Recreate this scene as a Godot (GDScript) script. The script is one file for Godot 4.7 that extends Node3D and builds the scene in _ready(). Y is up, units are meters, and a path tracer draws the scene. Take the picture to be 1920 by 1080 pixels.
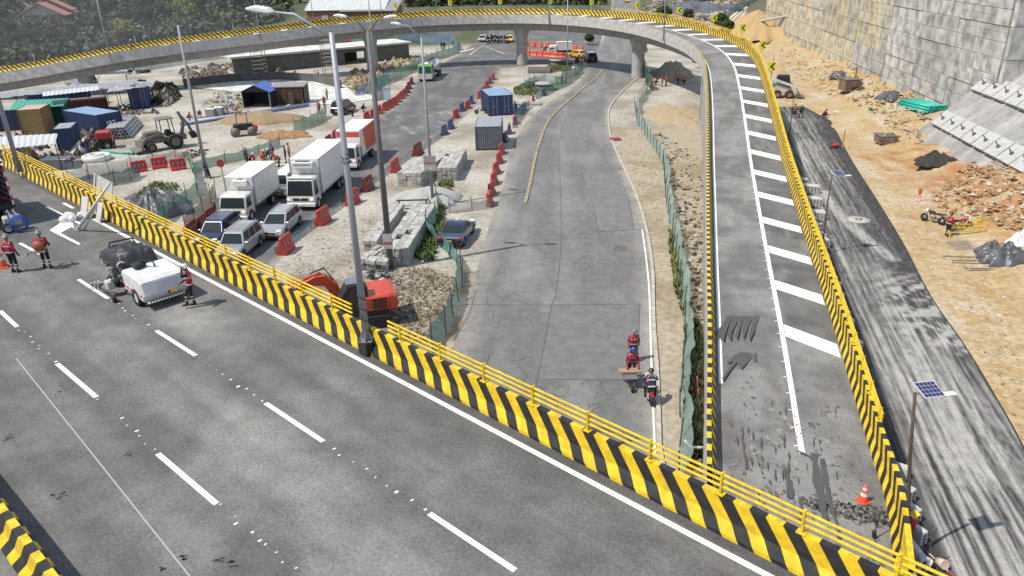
extends Node3D
# ---------------------------------------------------------------- camera numbers
var CY := 19.0
var RT := Vector3(0.999619, 0.0275968, 0.0)
var UP := Vector3(-0.0252825, 0.9157871, 0.4008675)
var FW := Vector3(-0.0110627, 0.4007149, -0.9161360)
var DK := 6.7            # height of the viaduct deck
var ZERO := Vector3.ZERO
var rng := RandomNumberGenerator.new()
var used := {}
var mats := {}
var meshes := {}
var texs := {}
var nz := FastNoiseLite.new()
var nz2 := FastNoiseLite.new()

func G(px, py, h := 0.0) -> Vector3:      # the point of the level h that a photo pixel looks at
	var v := Vector3(px - 960.0, 540.0 - py, -1427.0)
	var r := Vector3(v.dot(RT), v.dot(UP), -v.dot(FW))
	var t: float = (h - CY) / r.y
	return Vector3(r.x * t, h, r.z * t)
func W(x, y, f) -> Vector3: return Vector3(x, y, -f)
func GP(list, h := 0.0) -> Array:
	var o := []
	for p in list: o.append(G(p[0], p[1], h))
	return o
func yaw_of(d: Vector3) -> float: return atan2(-d.z, d.x)

# ---------------------------------------------------------------- nodes
func numbered(n: String) -> String:
	if not used.has(n):
		used[n] = 0
		return n
	used[n] += 1
	return "%s_%03d" % [n, used[n]]
func tag(o, label, cat, group := ""):
	o.set_meta("label", label); o.set_meta("category", cat)
	if group != "": o.set_meta("group", group)
	return o
func thing(n, label, cat, at := Vector3.ZERO, turn := 0.0, group := "") -> Node3D:
	var o := Node3D.new(); o.name = numbered(n); add_child(o)
	o.position = at; o.rotation.y = turn
	tag(o, label, cat, group)
	return o
func struct(n) -> Node3D:
	var o := Node3D.new(); o.name = numbered(n); add_child(o)
	o.set_meta("kind", "structure")
	return o
func copy(o: Node3D, label: String, at: Vector3, turn: float, base := "") -> Node3D:
	var c = o.duplicate(); c.name = numbered(base if base != "" else str(o.name).rstrip("_0123456789")); add_child(c)
	c.position = at; c.rotation.y = turn
	if label != "": c.set_meta("label", label)
	return c
func mi(parent, n, mesh, m, at := Vector3.ZERO, rot := Vector3.ZERO) -> MeshInstance3D:
	var o := MeshInstance3D.new(); o.name = n; o.mesh = mesh
	if m != null: o.material_override = m
	o.position = at; o.rotation = rot
	parent.add_child(o, true)
	return o
func top(n, mesh, m, label, cat, at := Vector3.ZERO, turn := 0.0, group := "") -> MeshInstance3D:
	var o := mi(self, numbered(n), mesh, m, at, Vector3(0, turn, 0))
	tag(o, label, cat, group)
	return o

# ---------------------------------------------------------------- textures and materials
func img_tex(key: String, n: int, f: Callable) -> ImageTexture:
	if texs.has(key): return texs[key]
	var d := PackedByteArray(); d.resize(n * n * 3)
	var k := 0
	for y in n:
		for x in n:
			var c: Color = f.call(x, y)
			d[k] = int(clampf(c.r, 0, 1) * 255.0); d[k + 1] = int(clampf(c.g, 0, 1) * 255.0); d[k + 2] = int(clampf(c.b, 0, 1) * 255.0)
			k += 3
	texs[key] = ImageTexture.create_from_image(Image.create_from_data(n, n, false, Image.FORMAT_RGB8, d))
	return texs[key]
func noise_bytes(n: int, freq: float, oct: int, seed: int, ty := FastNoiseLite.TYPE_SIMPLEX_SMOOTH) -> PackedByteArray:
	var f := FastNoiseLite.new(); f.seed = seed; f.frequency = freq; f.fractal_octaves = oct; f.noise_type = ty
	var im := f.get_seamless_image(n, n); im.convert(Image.FORMAT_L8)
	return im.get_data()
# grey multiplier: mean + coarse*a + fine*b + speckles
func grime(): return mottle("grime", 0.92, 0.16, 0.05, 0.03, 31, 0.012, FastNoiseLite.TYPE_SIMPLEX_SMOOTH, Color(1, 0.97, 0.9))
func mottle(key: String, mean: float, a: float, b: float, spk: float, seed: int, freq := 0.02, ty := FastNoiseLite.TYPE_SIMPLEX_SMOOTH, tint := Color(1, 1, 1)) -> ImageTexture:
	if texs.has(key): return texs[key]
	var n := 512
	var c1 := noise_bytes(n, freq, 4, seed, ty)
	var c2 := noise_bytes(n, freq * 8.0, 3, seed + 5)
	var r := RandomNumberGenerator.new(); r.seed = seed
	var f := func(x, y):
		var i: int = y * n + x
		var v: float = mean + (c1[i] / 255.0 - 0.5) * a + (c2[i] / 255.0 - 0.5) * b
		var q := r.randf()
		if q < 0.04: v += spk * (r.randf() - 0.35)
		v += (q - 0.5) * 0.1 * b
		return Color(v, v * lerpf(1.0, tint.g, 1.0 - v) , v * lerpf(1.0, tint.b, 1.0 - v))
	return img_tex(key, n, f)
func bump(key: String, freq: float, oct: int, seed: int, strength: float) -> ImageTexture:
	if texs.has(key): return texs[key]
	var f := FastNoiseLite.new(); f.seed = seed; f.frequency = freq; f.fractal_octaves = oct
	var im := f.get_seamless_image(512, 512); im.convert(Image.FORMAT_RGBA8)
	im.bump_map_to_normal_map(strength)
	texs[key] = ImageTexture.create_from_image(im)
	return texs[key]
func S(r, g, b) -> Color: return Color(r, g, b).linear_to_srgb()   # real-world (linear) colour
func M(key: String, col := Color(1, 1, 1), rough := 0.8, metal := 0.0, tex = null, sc := 0.5, nrm = null, ns := 0.5, vc := false) -> StandardMaterial3D:
	if mats.has(key): return mats[key]
	var m := StandardMaterial3D.new()
	m.albedo_color = S(col.r, col.g, col.b); m.roughness = rough; m.metallic = metal
	if tex != null or nrm != null:
		m.uv1_triplanar = true; m.uv1_world_triplanar = true; m.uv1_scale = Vector3(sc, sc, sc)
	if tex != null: m.albedo_texture = tex
	if nrm != null:
		m.normal_enabled = true; m.normal_texture = nrm; m.normal_scale = ns
	m.vertex_color_use_as_albedo = vc
	mats[key] = m
	return m
func paint(key, r, g, b, rough := 0.35, metal := 0.0) -> StandardMaterial3D:
	if mats.has(key): return mats[key]
	var m := M(key, Color(r, g, b), rough, metal, grime(), 0.37)
	return m
func carpaint(key, r, g, b, metal := 0.2) -> StandardMaterial3D:
	if mats.has(key): return mats[key]
	var m := paint(key, r, g, b, 0.3, metal)
	m.clearcoat_enabled = true; m.clearcoat = 0.7; m.clearcoat_roughness = 0.08
	return m

# ---------------------------------------------------------------- meshes
func ST() -> SurfaceTool:
	var st := SurfaceTool.new(); st.begin(Mesh.PRIMITIVE_TRIANGLES); st.set_smooth_group(-1)
	return st
func done(st: SurfaceTool) -> ArrayMesh:
	st.generate_normals()
	return st.commit()
func tri(st, a, b, c):
	st.add_vertex(a); st.add_vertex(b); st.add_vertex(c)
func quad(st, a, b, c, d):          # clockwise seen from outside
	tri(st, a, b, c); tri(st, a, c, d)
func abox(st, s: Vector3, p: Vector3, b := Basis()):
	var h := s * 0.5
	var c := []
	for i in 8: c.append(p + b * Vector3(h.x if i & 1 else -h.x, h.y if i & 2 else -h.y, h.z if i & 4 else -h.z))
	quad(st, c[4], c[6], c[7], c[5]); quad(st, c[1], c[3], c[2], c[0]); quad(st, c[5], c[7], c[3], c[1])
	quad(st, c[0], c[2], c[6], c[4]); quad(st, c[6], c[2], c[3], c[7]); quad(st, c[0], c[4], c[5], c[1])
func box_mesh(s: Vector3, bev := 0.0) -> Mesh:
	var key := "b%.3f,%.3f,%.3f,%.3f" % [s.x, s.y, s.z, bev]
	if meshes.has(key): return meshes[key]
	if bev <= 0.0:
		var bm := BoxMesh.new(); bm.size = s; meshes[key] = bm
	else:
		var p := [Vector2(-s.x / 2, -s.y / 2 + bev), Vector2(-s.x / 2, s.y / 2 - bev), Vector2(-s.x / 2 + bev, s.y / 2), Vector2(s.x / 2 - bev, s.y / 2), Vector2(s.x / 2, s.y / 2 - bev), Vector2(s.x / 2, -s.y / 2 + bev), Vector2(s.x / 2 - bev, -s.y / 2), Vector2(-s.x / 2 + bev, -s.y / 2)]
		meshes[key] = ext(p, s.z, bev)
	return meshes[key]
func bx(parent, n, s: Vector3, at: Vector3, m, rot := Vector3.ZERO, bev := 0.0) -> MeshInstance3D:
	return mi(parent, n, box_mesh(s, bev), m, at, rot)
# a side outline (x, y) made thick along z, with edges rounded by bev; above y0 it narrows by tap per metre
func ext(poly: Array, w: float, bev := 0.0, y0 := 1e9, tap := 0.0) -> ArrayMesh:
	var st := ST()
	ext_to(st, poly, w, bev, y0, tap)
	return done(st)
func ext_to(st, poly: Array, w: float, bev: float, y0 := 1e9, tap := 0.0, off := Vector3.ZERO):
	var pp := PackedVector2Array(poly)
	if Geometry2D.is_polygon_clockwise(pp): pp.reverse()
	var n := pp.size()
	var ins := PackedVector2Array()
	for i in n:
		var a := (pp[i] - pp[(i + n - 1) % n]).normalized(); var b := (pp[(i + 1) % n] - pp[i]).normalized()
		var na := Vector2(-a.y, a.x); var nb := Vector2(-b.y, b.x)
		var q := na + nb
		var l := q.length_squared()
		ins.append(pp[i] + (q * (2.0 / l) if l > 0.3 else q) * bev)
	var rings := []
	if bev > 0.0: rings = [[ins, -w / 2], [pp, -w / 2 + bev], [pp, w / 2 - bev], [ins, w / 2]]
	else: rings = [[pp, -w / 2], [pp, w / 2]]
	var R := []
	for r in rings:
		var row := []
		for v in r[0]:
			var z: float = r[1]
			if v.y > y0: z -= signf(z) * minf((v.y - y0) * tap, absf(z))
			row.append(off + Vector3(v.x, v.y, z))
		R.append(row)
	for k in R.size() - 1:
		for i in n:
			var j := (i + 1) % n
			quad(st, R[k][i], R[k + 1][i], R[k + 1][j], R[k][j])
	var t := Geometry2D.triangulate_polygon(rings[0][0])
	for i in range(0, t.size(), 3):
		tri(st, R[0][t[i]], R[0][t[i + 1]], R[0][t[i + 2]])
		tri(st, R[-1][t[i]], R[-1][t[i + 2]], R[-1][t[i + 1]])
func tube_to(st, pts: Array, r0: float, r1: float, seg := 8, cap := true):
	var rows := []
	for i in pts.size():
		var d: Vector3 = (pts[mini(i + 1, pts.size() - 1)] - pts[maxi(i - 1, 0)]).normalized()
		var u := d.cross(Vector3.UP if absf(d.y) < 0.9 else Vector3.RIGHT).normalized(); var v := d.cross(u)
		var r := lerpf(r0, r1, float(i) / maxf(1, pts.size() - 1))
		var row := []
		for k in seg:
			var a := TAU * k / seg
			row.append(pts[i] + (u * cos(a) + v * sin(a)) * r)
		rows.append(row)
	for i in rows.size() - 1:
		for k in seg:
			var j := (k + 1) % seg
			quad(st, rows[i][k], rows[i + 1][k], rows[i + 1][j], rows[i][j])
	if cap:
		for k in range(1, seg - 1):
			tri(st, rows[0][0], rows[0][k], rows[0][k + 1]); tri(st, rows[-1][0], rows[-1][k + 1], rows[-1][k])
func tube(parent, n, pts: Array, r0: float, m, r1 := -1.0, seg := 8) -> MeshInstance3D:
	var st := SurfaceTool.new(); st.begin(Mesh.PRIMITIVE_TRIANGLES); st.set_smooth_group(0 if seg > 6 else -1)
	tube_to(st, pts, r0, r0 if r1 < 0.0 else r1, seg)
	return mi(parent, n, done(st), m)
func lathe(prof: Array, seg := 14, smooth := true) -> ArrayMesh:      # [radius, height] pairs from the bottom up
	var st := SurfaceTool.new(); st.begin(Mesh.PRIMITIVE_TRIANGLES); st.set_smooth_group(0 if smooth else -1)
	for i in prof.size() - 1:
		for k in seg:
			var a := TAU * k / seg; var b := TAU * (k + 1) / seg
			var p := prof[i] as Array; var q := prof[i + 1] as Array
			quad(st, Vector3(p[0] * cos(a), p[1], p[0] * sin(a)), Vector3(q[0] * cos(a), q[1], q[0] * sin(a)), Vector3(q[0] * cos(b), q[1], q[0] * sin(b)), Vector3(p[0] * cos(b), p[1], p[0] * sin(b)))
	return done(st)
func quad_mesh(a, b, c, d) -> ArrayMesh:
	var st := ST(); quad(st, a, b, c, d); return done(st)
func arc(cx, cy, r, a0, a1, n) -> Array:
	var o := []
	for i in n + 1:
		var a := deg_to_rad(lerpf(a0, a1, float(i) / n))
		o.append(Vector2(cx + r * cos(a), cy + r * sin(a)))
	return o
# smooth path through points, evenly spaced samples
func res(pts: Array, step: float) -> Array:
	var f := []
	for i in pts.size() - 1:
		var p0: Vector3 = pts[maxi(i - 1, 0)]; var p1: Vector3 = pts[i]; var p2: Vector3 = pts[i + 1]; var p3: Vector3 = pts[mini(i + 2, pts.size() - 1)]
		for k in 12:
			f.append(p1.cubic_interpolate(p2, p0, p3, k / 12.0))
	f.append(pts[-1])
	return even(f, step)
func even(f: Array, step: float) -> Array:
	var L := 0.0
	for i in f.size() - 1: L += f[i].distance_to(f[i + 1])
	var n := maxi(1, int(round(L / step)))
	var o := [f[0]]
	var acc := 0.0; var want := L / n; var k := 1
	for i in f.size() - 1:
		var d: float = f[i].distance_to(f[i + 1])
		while k < n and acc + d >= want * k:
			o.append(f[i].lerp(f[i + 1], (want * k - acc) / d)); k += 1
		acc += d
	o.append(f[-1])
	return o
func at_len(path: Array, step: float, u: float) -> Vector3:
	var t := clampf(u / step, 0.0, path.size() - 1.001)
	var i := int(t)
	return path[i].lerp(path[i + 1], t - i)
func side_of(path: Array, i: int) -> Vector3:      # horizontal, to the right of the path
	var d: Vector3 = path[mini(i + 1, path.size() - 1)] - path[maxi(i - 1, 0)]
	d.y = 0
	return d.normalized().cross(Vector3.UP)
func offset_path(path: Array, w: float, dy := 0.0) -> Array:
	var o := []
	for i in path.size(): o.append(path[i] + side_of(path, i) * w + Vector3(0, dy, 0))
	return o
# a sheet between two edge lines with vertex colours from f(position, along, across)
func strip(A: Array, B: Array, nc: int, f: Callable, lift := 0.0) -> ArrayMesh:
	var n := mini(A.size(), B.size())
	var st := SurfaceTool.new(); st.begin(Mesh.PRIMITIVE_TRIANGLES); st.set_smooth_group(0)
	for i in n:
		for k in nc + 1:
			var t := float(k) / nc
			var p: Vector3 = A[i].lerp(B[i], t) + Vector3(0, lift, 0)
			st.set_color(f.call(p, i, t)); st.add_vertex(p)
	for i in n - 1:
		for k in nc:
			var a := i * (nc + 1) + k; var b := a + nc + 1
			for q in [a, b, a + 1, a + 1, b, b + 1]: st.add_index(q)
	return done(st)
func same(A: Array, n: int) -> Array:     # resample to n points
	var L := 0.0
	for i in A.size() - 1: L += A[i].distance_to(A[i + 1])
	return even(A, L / (n - 1.0))
# flat painted shape: polygon of points, lifted
func flat(pts: Array, lift := 0.0) -> ArrayMesh:
	var st := ST()
	var pp := PackedVector2Array()
	for p in pts: pp.append(Vector2(p.x, p.z))
	var t := Geometry2D.triangulate_polygon(pp)
	for i in range(0, t.size(), 3):
		var a: Vector3 = pts[t[i]]; var b: Vector3 = pts[t[i + 1]]; var c: Vector3 = pts[t[i + 2]]
		if (b - a).cross(c - a).y > 0.0: var q := b; b = c; c = q
		tri(st, a + Vector3(0, lift, 0), b + Vector3(0, lift, 0), c + Vector3(0, lift, 0))
	return done(st)
func ribbon(path: Array, w: float, lift := 0.0) -> ArrayMesh:
	var st := ST()
	for i in path.size() - 1:
		var s := side_of(path, i) * w * 0.5; var s2 := side_of(path, i + 1) * w * 0.5
		var l := Vector3(0, lift, 0)
		quad(st, path[i] - s + l, path[i + 1] - s2 + l, path[i + 1] + s2 + l, path[i] + s + l)
	return done(st)
func N1(x, y, s := 1.0) -> float: return nz.get_noise_2d(x * s, y * s)
func mixc(a: Color, b: Color, t: float) -> Color: return a.lerp(b, clampf(t, 0, 1))
func ss(a: float, b: float, x: float) -> float: return smoothstep(a, b, x)

# ================================================================ light, sky, camera
func setup_view():
	var cam := Camera3D.new(); cam.name = "camera"; add_child(cam)
	cam.transform = Transform3D(Basis(Vector3(RT.x, UP.x, -FW.x), Vector3(RT.y, UP.y, -FW.y), Vector3(RT.z, UP.z, -FW.z)).orthonormalized(), Vector3(0, CY, 0))
	cam.fov = 41.46; cam.far = 4000.0; cam.near = 0.1; cam.current = true
	var env := Environment.new()
	env.background_mode = Environment.BG_SKY
	var sm := ProceduralSkyMaterial.new()
	sm.sky_top_color = Color(0.60, 0.68, 0.80); sm.sky_horizon_color = Color(0.90, 0.92, 0.94); sm.sky_curve = 0.25
	sm.ground_bottom_color = Color(0.42, 0.40, 0.37); sm.ground_horizon_color = Color(0.72, 0.74, 0.76)
	sm.energy_multiplier = 1.0; sm.sun_angle_max = 1.0
	var sky := Sky.new(); sky.sky_material = sm
	env.sky = sky; env.background_energy_multiplier = 1.0
	env.tonemap_mode = Environment.TONE_MAPPER_LINEAR; env.tonemap_exposure = 1.25
	env.fog_enabled = false; env.volumetric_fog_enabled = true; env.volumetric_fog_density = 0.0
	env.sdfgi_enabled = true; env.ssao_enabled = true; env.ssil_enabled = true
	var we := WorldEnvironment.new(); we.name = "world_environment"; we.environment = env; add_child(we)
	var sun := DirectionalLight3D.new(); sun.name = "sun"; add_child(sun)
	sun.light_energy = 1.45; sun.light_color = Color(1.0, 0.965, 0.91); sun.light_angular_distance = 0.55; sun.shadow_enabled = true
	sun.look_at_from_position(Vector3.ZERO, Vector3(0.925 * 0.5446, -0.8387, -0.38 * 0.5446), Vector3.UP)

# ================================================================ shared surfaces
func tex_asphalt() -> Variant: return mottle("asphalt", 0.88, 0.14, 0.22, 0.6, 3, 0.014)
func tex_conc() -> Variant: return mottle("concrete", 0.87, 0.24, 0.10, 0.12, 7, 0.008)
func tex_dirt() -> Variant: return mottle("dirt", 0.86, 0.22, 0.24, 0.32, 11, 0.014, FastNoiseLite.TYPE_SIMPLEX_SMOOTH, Color(1, 0.95, 0.85))
func m_vc(key, tex, sc, rough := 0.9, b = null, bs := 0.6) -> StandardMaterial3D: return M(key, Color(1, 1, 1), rough, 0.0, tex, sc, b, bs, true)
func m_conc(key := "concrete", k := 0.42) -> StandardMaterial3D: return M(key, Color(k, k * 0.985, k * 0.95), 0.9, 0.0, tex_conc(), 0.21, bump("cb", 0.05, 4, 4, 2.0), 0.3)
func m_white(): return M("road_paint", Color(0.80, 0.80, 0.79), 0.7, 0.0, mottle("wornpaint", 0.95, 0.1, 0.1, 0.3, 17, 0.03), 0.9)
func m_dark() -> Variant: return M("black_rubber", Color(0.018, 0.018, 0.02), 0.8)
func m_steel() -> Variant: return M("galvanised", Color(0.42, 0.44, 0.47), 0.45, 0.6, grime(), 0.37)
func m_yellow() -> Variant: return M("yellow_paint", Color(0.86, 0.58, 0.016), 0.55, 0.0, mottle("scuffed", 0.86, 0.34, 0.22, -0.5, 33, 0.02, FastNoiseLite.TYPE_SIMPLEX_SMOOTH, Color(1, 0.98, 0.9)), 0.31)
func m_blackm() -> Variant: return M("black_paint", Color(0.034, 0.034, 0.036), 0.6, 0.0, mottle("scuffed_black", 0.66, 0.6, 0.4, 0.7, 35, 0.02), 0.31)
func m_glass() -> Variant: return M("dark_glass", Color(0.02, 0.025, 0.03), 0.06, 0.0)
func m_rust() -> Variant: return M("dark_post", Color(0.06, 0.05, 0.045), 0.8)

# ================================================================ ground and roads
func right_of_ramp(x, f) -> float: return x - (0.218 * f + 5.0)
func ground_h(x: float, f: float) -> float:
	var h := -0.012
	# rough soil between right road and walls
	var xr := 0.0
	if f > 25.0 and f < 200.0:
		var r := x - (18.0 + (f - 25.0) * 0.215 + ss(60.0, 25.0, f) * 1.0)      # metres right of the right road edge
		if f > 84.0: r = x - (28.0 + (f - 84.0) * 0.3)
		var berm := ss(7.0, 14.0, r) * (0.9 + 0.8 * N1(x, f, 6.0) + 0.35 * N1(x, f, 22.0))
		var wallx := 36.5 + f * 0.137
		berm += ss(wallx - 8.0, wallx, x) * ss(76.0, 84.0, f) * (0.9 + 0.5 * N1(x, f, 9.0))
		if f < 62.0: berm += ss(9.0, 22.0, r) * 2.2
		h += maxf(0.0, berm)
	return h
func ground_col(x: float, f: float) -> Color:
	var n := N1(x, f, 2.2); var n2 := nz2.get_noise_2d(x * 7.0, f * 7.0)
	var sand := Color(0.43, 0.405, 0.355)
	var c := mixc(sand, Color(0.31, 0.275, 0.225), ss(0.05, 0.5, n + n2 * 0.4))
	c = mixc(c, Color(0.52, 0.50, 0.455), ss(0.05, 0.45, -n + n2 * 0.3))
	if right_of_ramp(x, f) > 0.0 and f < 230.0:
		var q := x - 0.25 * f
		var tr := nz.get_noise_2d(q * 9.0, f * 1.6); var tr2 := nz2.get_noise_2d(q * 22.0, f * 3.0)
		c = mixc(Color(0.49, 0.36, 0.19), Color(0.53, 0.44, 0.29), ss(-0.25, 0.35, tr))
		c = mixc(c, Color(0.42, 0.26, 0.11), ss(0.1, 0.5, tr2) * 0.7)
		c = mixc(c, Color(0.55, 0.50, 0.43), ss(0.25, 0.55, nz.get_noise_2d(q * 6.0 + 90.0, f * 2.4)) * 0.8)
		if f < 75.0 and x > 31.0 + (f - 40.0) * 0.1:
			c = mixc(c, Color(0.42, 0.19, 0.08), ss(-0.15, 0.3, N1(x + 7, f, 8.0)) * ss(30.0, 36.0, x))
	elif f > 188.0 and x < 5.0 or f > 230.0:
		c = mixc(Color(0.07, 0.10, 0.035), Color(0.16, 0.13, 0.08), ss(-0.2, 0.4, n))
	elif x > 6.0 + (f - 25.0) * 0.09 and f < 90.0:
		c = mixc(Color(0.42, 0.37, 0.28), Color(0.34, 0.28, 0.19), ss(-0.1, 0.4, n2 + n))
	if x < -2.0 and x > -15.0 and f < 47.0: c = mixc(c, Color(0.20, 0.16, 0.11), ss(-0.3, 0.3, n2 + 0.1))
	return c
func build_ground():
	var xs := []; var fs := []
	for v in [-1800, -900, -450, -250, -180, -140, -115, -100]: xs.append(float(v))
	for i in range(-92, 76): xs.append(float(i))
	for v in [80, 90, 110, 150, 250, 450, 900, 1800]: xs.append(float(v))
	for v in [-900, -300, -100, -20]: fs.append(float(v))
	for i in range(0, 170): fs.append(float(i) + 12.0)
	for v in [190, 200, 215, 230, 260, 300, 350, 420, 520, 700, 1000, 2000]: fs.append(float(v))
	var st := SurfaceTool.new(); st.begin(Mesh.PRIMITIVE_TRIANGLES); st.set_smooth_group(0)
	for f in fs:
		for x in xs:
			st.set_color(ground_col(x, f)); st.add_vertex(W(x, ground_h(x, f), f))
	var nx := xs.size()
	for j in fs.size() - 1:
		for i in nx - 1:
			var a := j * nx + i
			for q in [a, a + nx, a + 1, a + 1, a + nx, a + nx + 1]: st.add_index(q)
	var g := struct("ground")
	mi(g, "soil", done(st), m_vc("soil", tex_dirt(), 0.23, 0.95, bump("db", 0.03, 5, 8, 6.0), 0.5))

func asphalt_col(base: Color, light: Color, dir: Vector3) -> Callable:
	var s := dir.cross(Vector3.UP)
	return func(p: Vector3, _i, _t):
		var a := p.dot(dir); var b := p.dot(s)
		var n := nz.get_noise_2d(a * 1.2, b * 9.0) + 0.5 * nz2.get_noise_2d(a * 3.0, b * 3.0)
		var n2 := nz2.get_noise_2d(a * 1.5 + 50, b * 1.5)
		return mixc(mixc(base, light, ss(-0.25, 0.55, n)), light * 1.12, ss(0.2, 0.6, n2) * 0.6)
func m_asphalt() -> Variant: return m_vc("asphalt", tex_asphalt(), 0.13, 0.92, bump("ab", 0.2, 3, 9, 3.0), 0.4)
func build_roads():
	var m: StandardMaterial3D = m_asphalt()
	# avenue in the middle
	var L := res(GP([[838, 675], [866, 610], [882, 555], [896, 500], [915, 430], [935, 375], [950, 320], [957, 285], [970, 255], [992, 222], [1025, 195], [1062, 172], [1088, 150], [1098, 128], [1110, 100], [1130, 75], [1140, 45], [1146, 10], [1150, -20]]), 1.0)
	L.push_front(G(800, 800)); L.push_front(W(-8.0, 0, 4.0))
	var R := res(GP([[1232, 860], [1228, 700], [1222, 600], [1220, 500], [1207, 420], [1188, 360], [1165, 310], [1146, 265], [1140, 235], [1141, 205], [1158, 180], [1185, 155], [1208, 135], [1212, 118], [1203, 95], [1194, 70], [1192, 45], [1197, 10], [1202, -20]]), 1.0)
	R.push_front(W(5.4, 0, 4.0))
	L = same(L, 260); R = same(R, 260)
	var av := struct("avenue_road")
	var base_f := asphalt_col(Color(0.165, 0.165, 0.163), Color(0.235, 0.232, 0.225), Vector3(0.1, 0, -1).normalized())
	var edge := func(p, i, t):
		var c: Color = base_f.call(p, i, t)
		var e := ss(0.12, 0.0, t) + ss(0.9, 1.0, t)
		return mixc(c, Color(0.40, 0.37, 0.31), e * (0.55 + 0.8 * N1(p.x, p.z, 5.0)))
	mi(av, "asphalt", strip(L, R, 16, edge, 0.004), m)
	# kerb on the right side of the avenue
	var Rk := R.slice(2, 190)
	var kst := ST()
	for i in Rk.size() - 1:
		var a: Vector3 = Rk[i]; var b: Vector3 = Rk[i + 1]; var s := side_of(Rk, i); var s2 := side_of(Rk, i + 1); var u := Vector3(0, 0.11, 0)
		quad(kst, a, b, b + u, a + u); quad(kst, a + u, b + u, b + u + s2 * 0.2, a + u + s * 0.2); quad(kst, a + u + s * 0.2, b + u + s2 * 0.2, b + s2 * 0.2, a + s * 0.2)
	mi(av, "kerb", done(kst), M("kerb", Color(0.50, 0.46, 0.39), 0.9, 0.0, tex_conc(), 0.4))
	mi(av, "edge_line", ribbon(same(res(GP([[1228, 850], [1222, 700], [1219, 600], [1217, 540], [1211, 480], [1204, 430]]), 1.0), 40), 0.09, 0.009), m_white())
	# old repairs and sealed joints
	var mp := M("patch", Color(0.13, 0.13, 0.132), 0.9, 0.0, tex_asphalt(), 0.13)
	var mp2 := M("patch_pale", Color(0.19, 0.189, 0.187), 0.9, 0.0, tex_asphalt(), 0.13)
	mi(av, "asphalt_patch", flat(GP([[1035, 573], [1199, 571], [1196, 712], [1008, 712]]), 0.008), M("patch_mid", Color(0.18, 0.179, 0.178), 0.9, 0.0, tex_asphalt(), 0.13))
	mi(av, "asphalt_patch", flat(GP([[1090, 318], [1160, 330], [1185, 400], [1190, 430], [1122, 433], [1113, 385]]), 0.008), mp2)
	mi(av, "asphalt_patch", flat(GP([[1150, 462], [1172, 460], [1175, 470], [1150, 472]]), 0.008), mp)
	mi(av, "asphalt_patch", flat(GP([[1050, 225], [1110, 228], [1104, 262], [1049, 262]]), 0.008), mp2)
	var cs := ST()
	var cr := func(pts, w):
		var p := GP(pts)
		for i in p.size() - 1:
			var s: Vector3 = (p[i + 1] - p[i]).normalized().cross(Vector3.UP) * w * 0.5; var l := Vector3(0, 0.012, 0)
			quad(cs, p[i] - s + l, p[i + 1] - s + l, p[i + 1] + s + l, p[i] + s + l)
	for j in [[[1047, 262], [1050, 330], [1053, 440], [1049, 500], [1041, 560], [1034, 573], [1022, 640], [1008, 711], [1195, 713]], [[872, 571], [960, 572], [1034, 572], [1200, 570], [1197, 640], [1196, 713]], [[1088, 318], [1112, 385], [1122, 434], [1192, 431]], [[1055, 330], [1090, 329]], [[1165, 335], [1180, 380], [1188, 430]], [[1007, 712], [998, 760], [992, 800]], [[850, 640], [880, 590], [893, 545]]]: cr.call(j, 0.04)
	rng.seed = 77
	for z in [[935, 590, 45, 100, 26], [1000, 730, 50, 50, 18], [1105, 460, 40, 40, 20], [1090, 750, 60, 40, 14], [1125, 590, 50, 60, 8], [1085, 400, 30, 60, 8]]:
		for k in z[4]:
			var p := [[z[0] + rng.randf_range(-z[2], z[2]), z[1] + rng.randf_range(-z[3], z[3])]]
			var an := (0.0 if rng.randf() < 0.5 else PI / 2) + rng.randf_range(-0.5, 0.5)
			for q in rng.randi_range(2, 5):
				an += rng.randf_range(-0.7, 0.7)
				p.append([p[-1][0] + cos(an) * 7.0, p[-1][1] + sin(an) * 6.0])
			cr.call(p, 0.024)
	var ck := mi(av, "cracks", done(cs), M("crack_seal", Color(0.065, 0.065, 0.065), 0.8)); ck.set_meta("kind", "stuff")
	# left road with the traffic queue
	var L2 := res(GP([[330, 472], [430, 428], [520, 348], [600, 290], [690, 226], [735, 203], [762, 178], [772, 158], [800, 132], [860, 102], [900, 82], [925, 62]]), 1.0)
	var R2 := res(GP([[500, 512], [560, 452], [640, 383], [720, 328], [790, 280], [850, 237], [900, 192], [930, 157], [944, 128], [960, 105], [985, 88], [1000, 70]]), 1.0)
	L2.push_front(W(-26, 0, 8)); R2.push_front(W(-16.8, 0, 8))
	var sr := struct("side_road")
	var f2 := asphalt_col(Color(0.12, 0.12, 0.121), Color(0.19, 0.188, 0.183), Vector3(0.1, 0, -1).normalized())
	var fe := func(p, i, t):
		var c: Color = f2.call(p, i, t)
		return mixc(c, Color(0.42, 0.38, 0.31), (ss(0.1, 0.0, t) + ss(0.9, 1.0, t)) * 0.8 + ss(0.25, 0.6, N1(p.x, p.z, 5.0)) * ss(-60.0, -95.0, p.z) * ss(-125.0, -95.0, p.z) * 0.8)
	mi(sr, "asphalt", strip(same(L2, 180), same(R2, 180), 12, fe, 0.008), m)
	var jn := struct("junction_road")
	var jl := same(GP([[942, 127], [862, 100], [905, 72], [925, 52]]), 30); var jr := same(GP([[1100, 113], [1122, 95], [1128, 70], [1136, 50]]), 30)
	mi(jn, "asphalt", strip(jl, jr, 16, f2, 0.012), m)
	mi(jn, "yellow_line", ribbon(GP([[880, 103], [905, 85], [945, 101]]), 0.35, 0.018), M("old_yellow", Color(0.5, 0.42, 0.2), 0.8))
	mi(jn, "stop_line", ribbon(GP([[862, 98], [888, 91]]), 0.5, 0.018), m_white())
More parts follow.
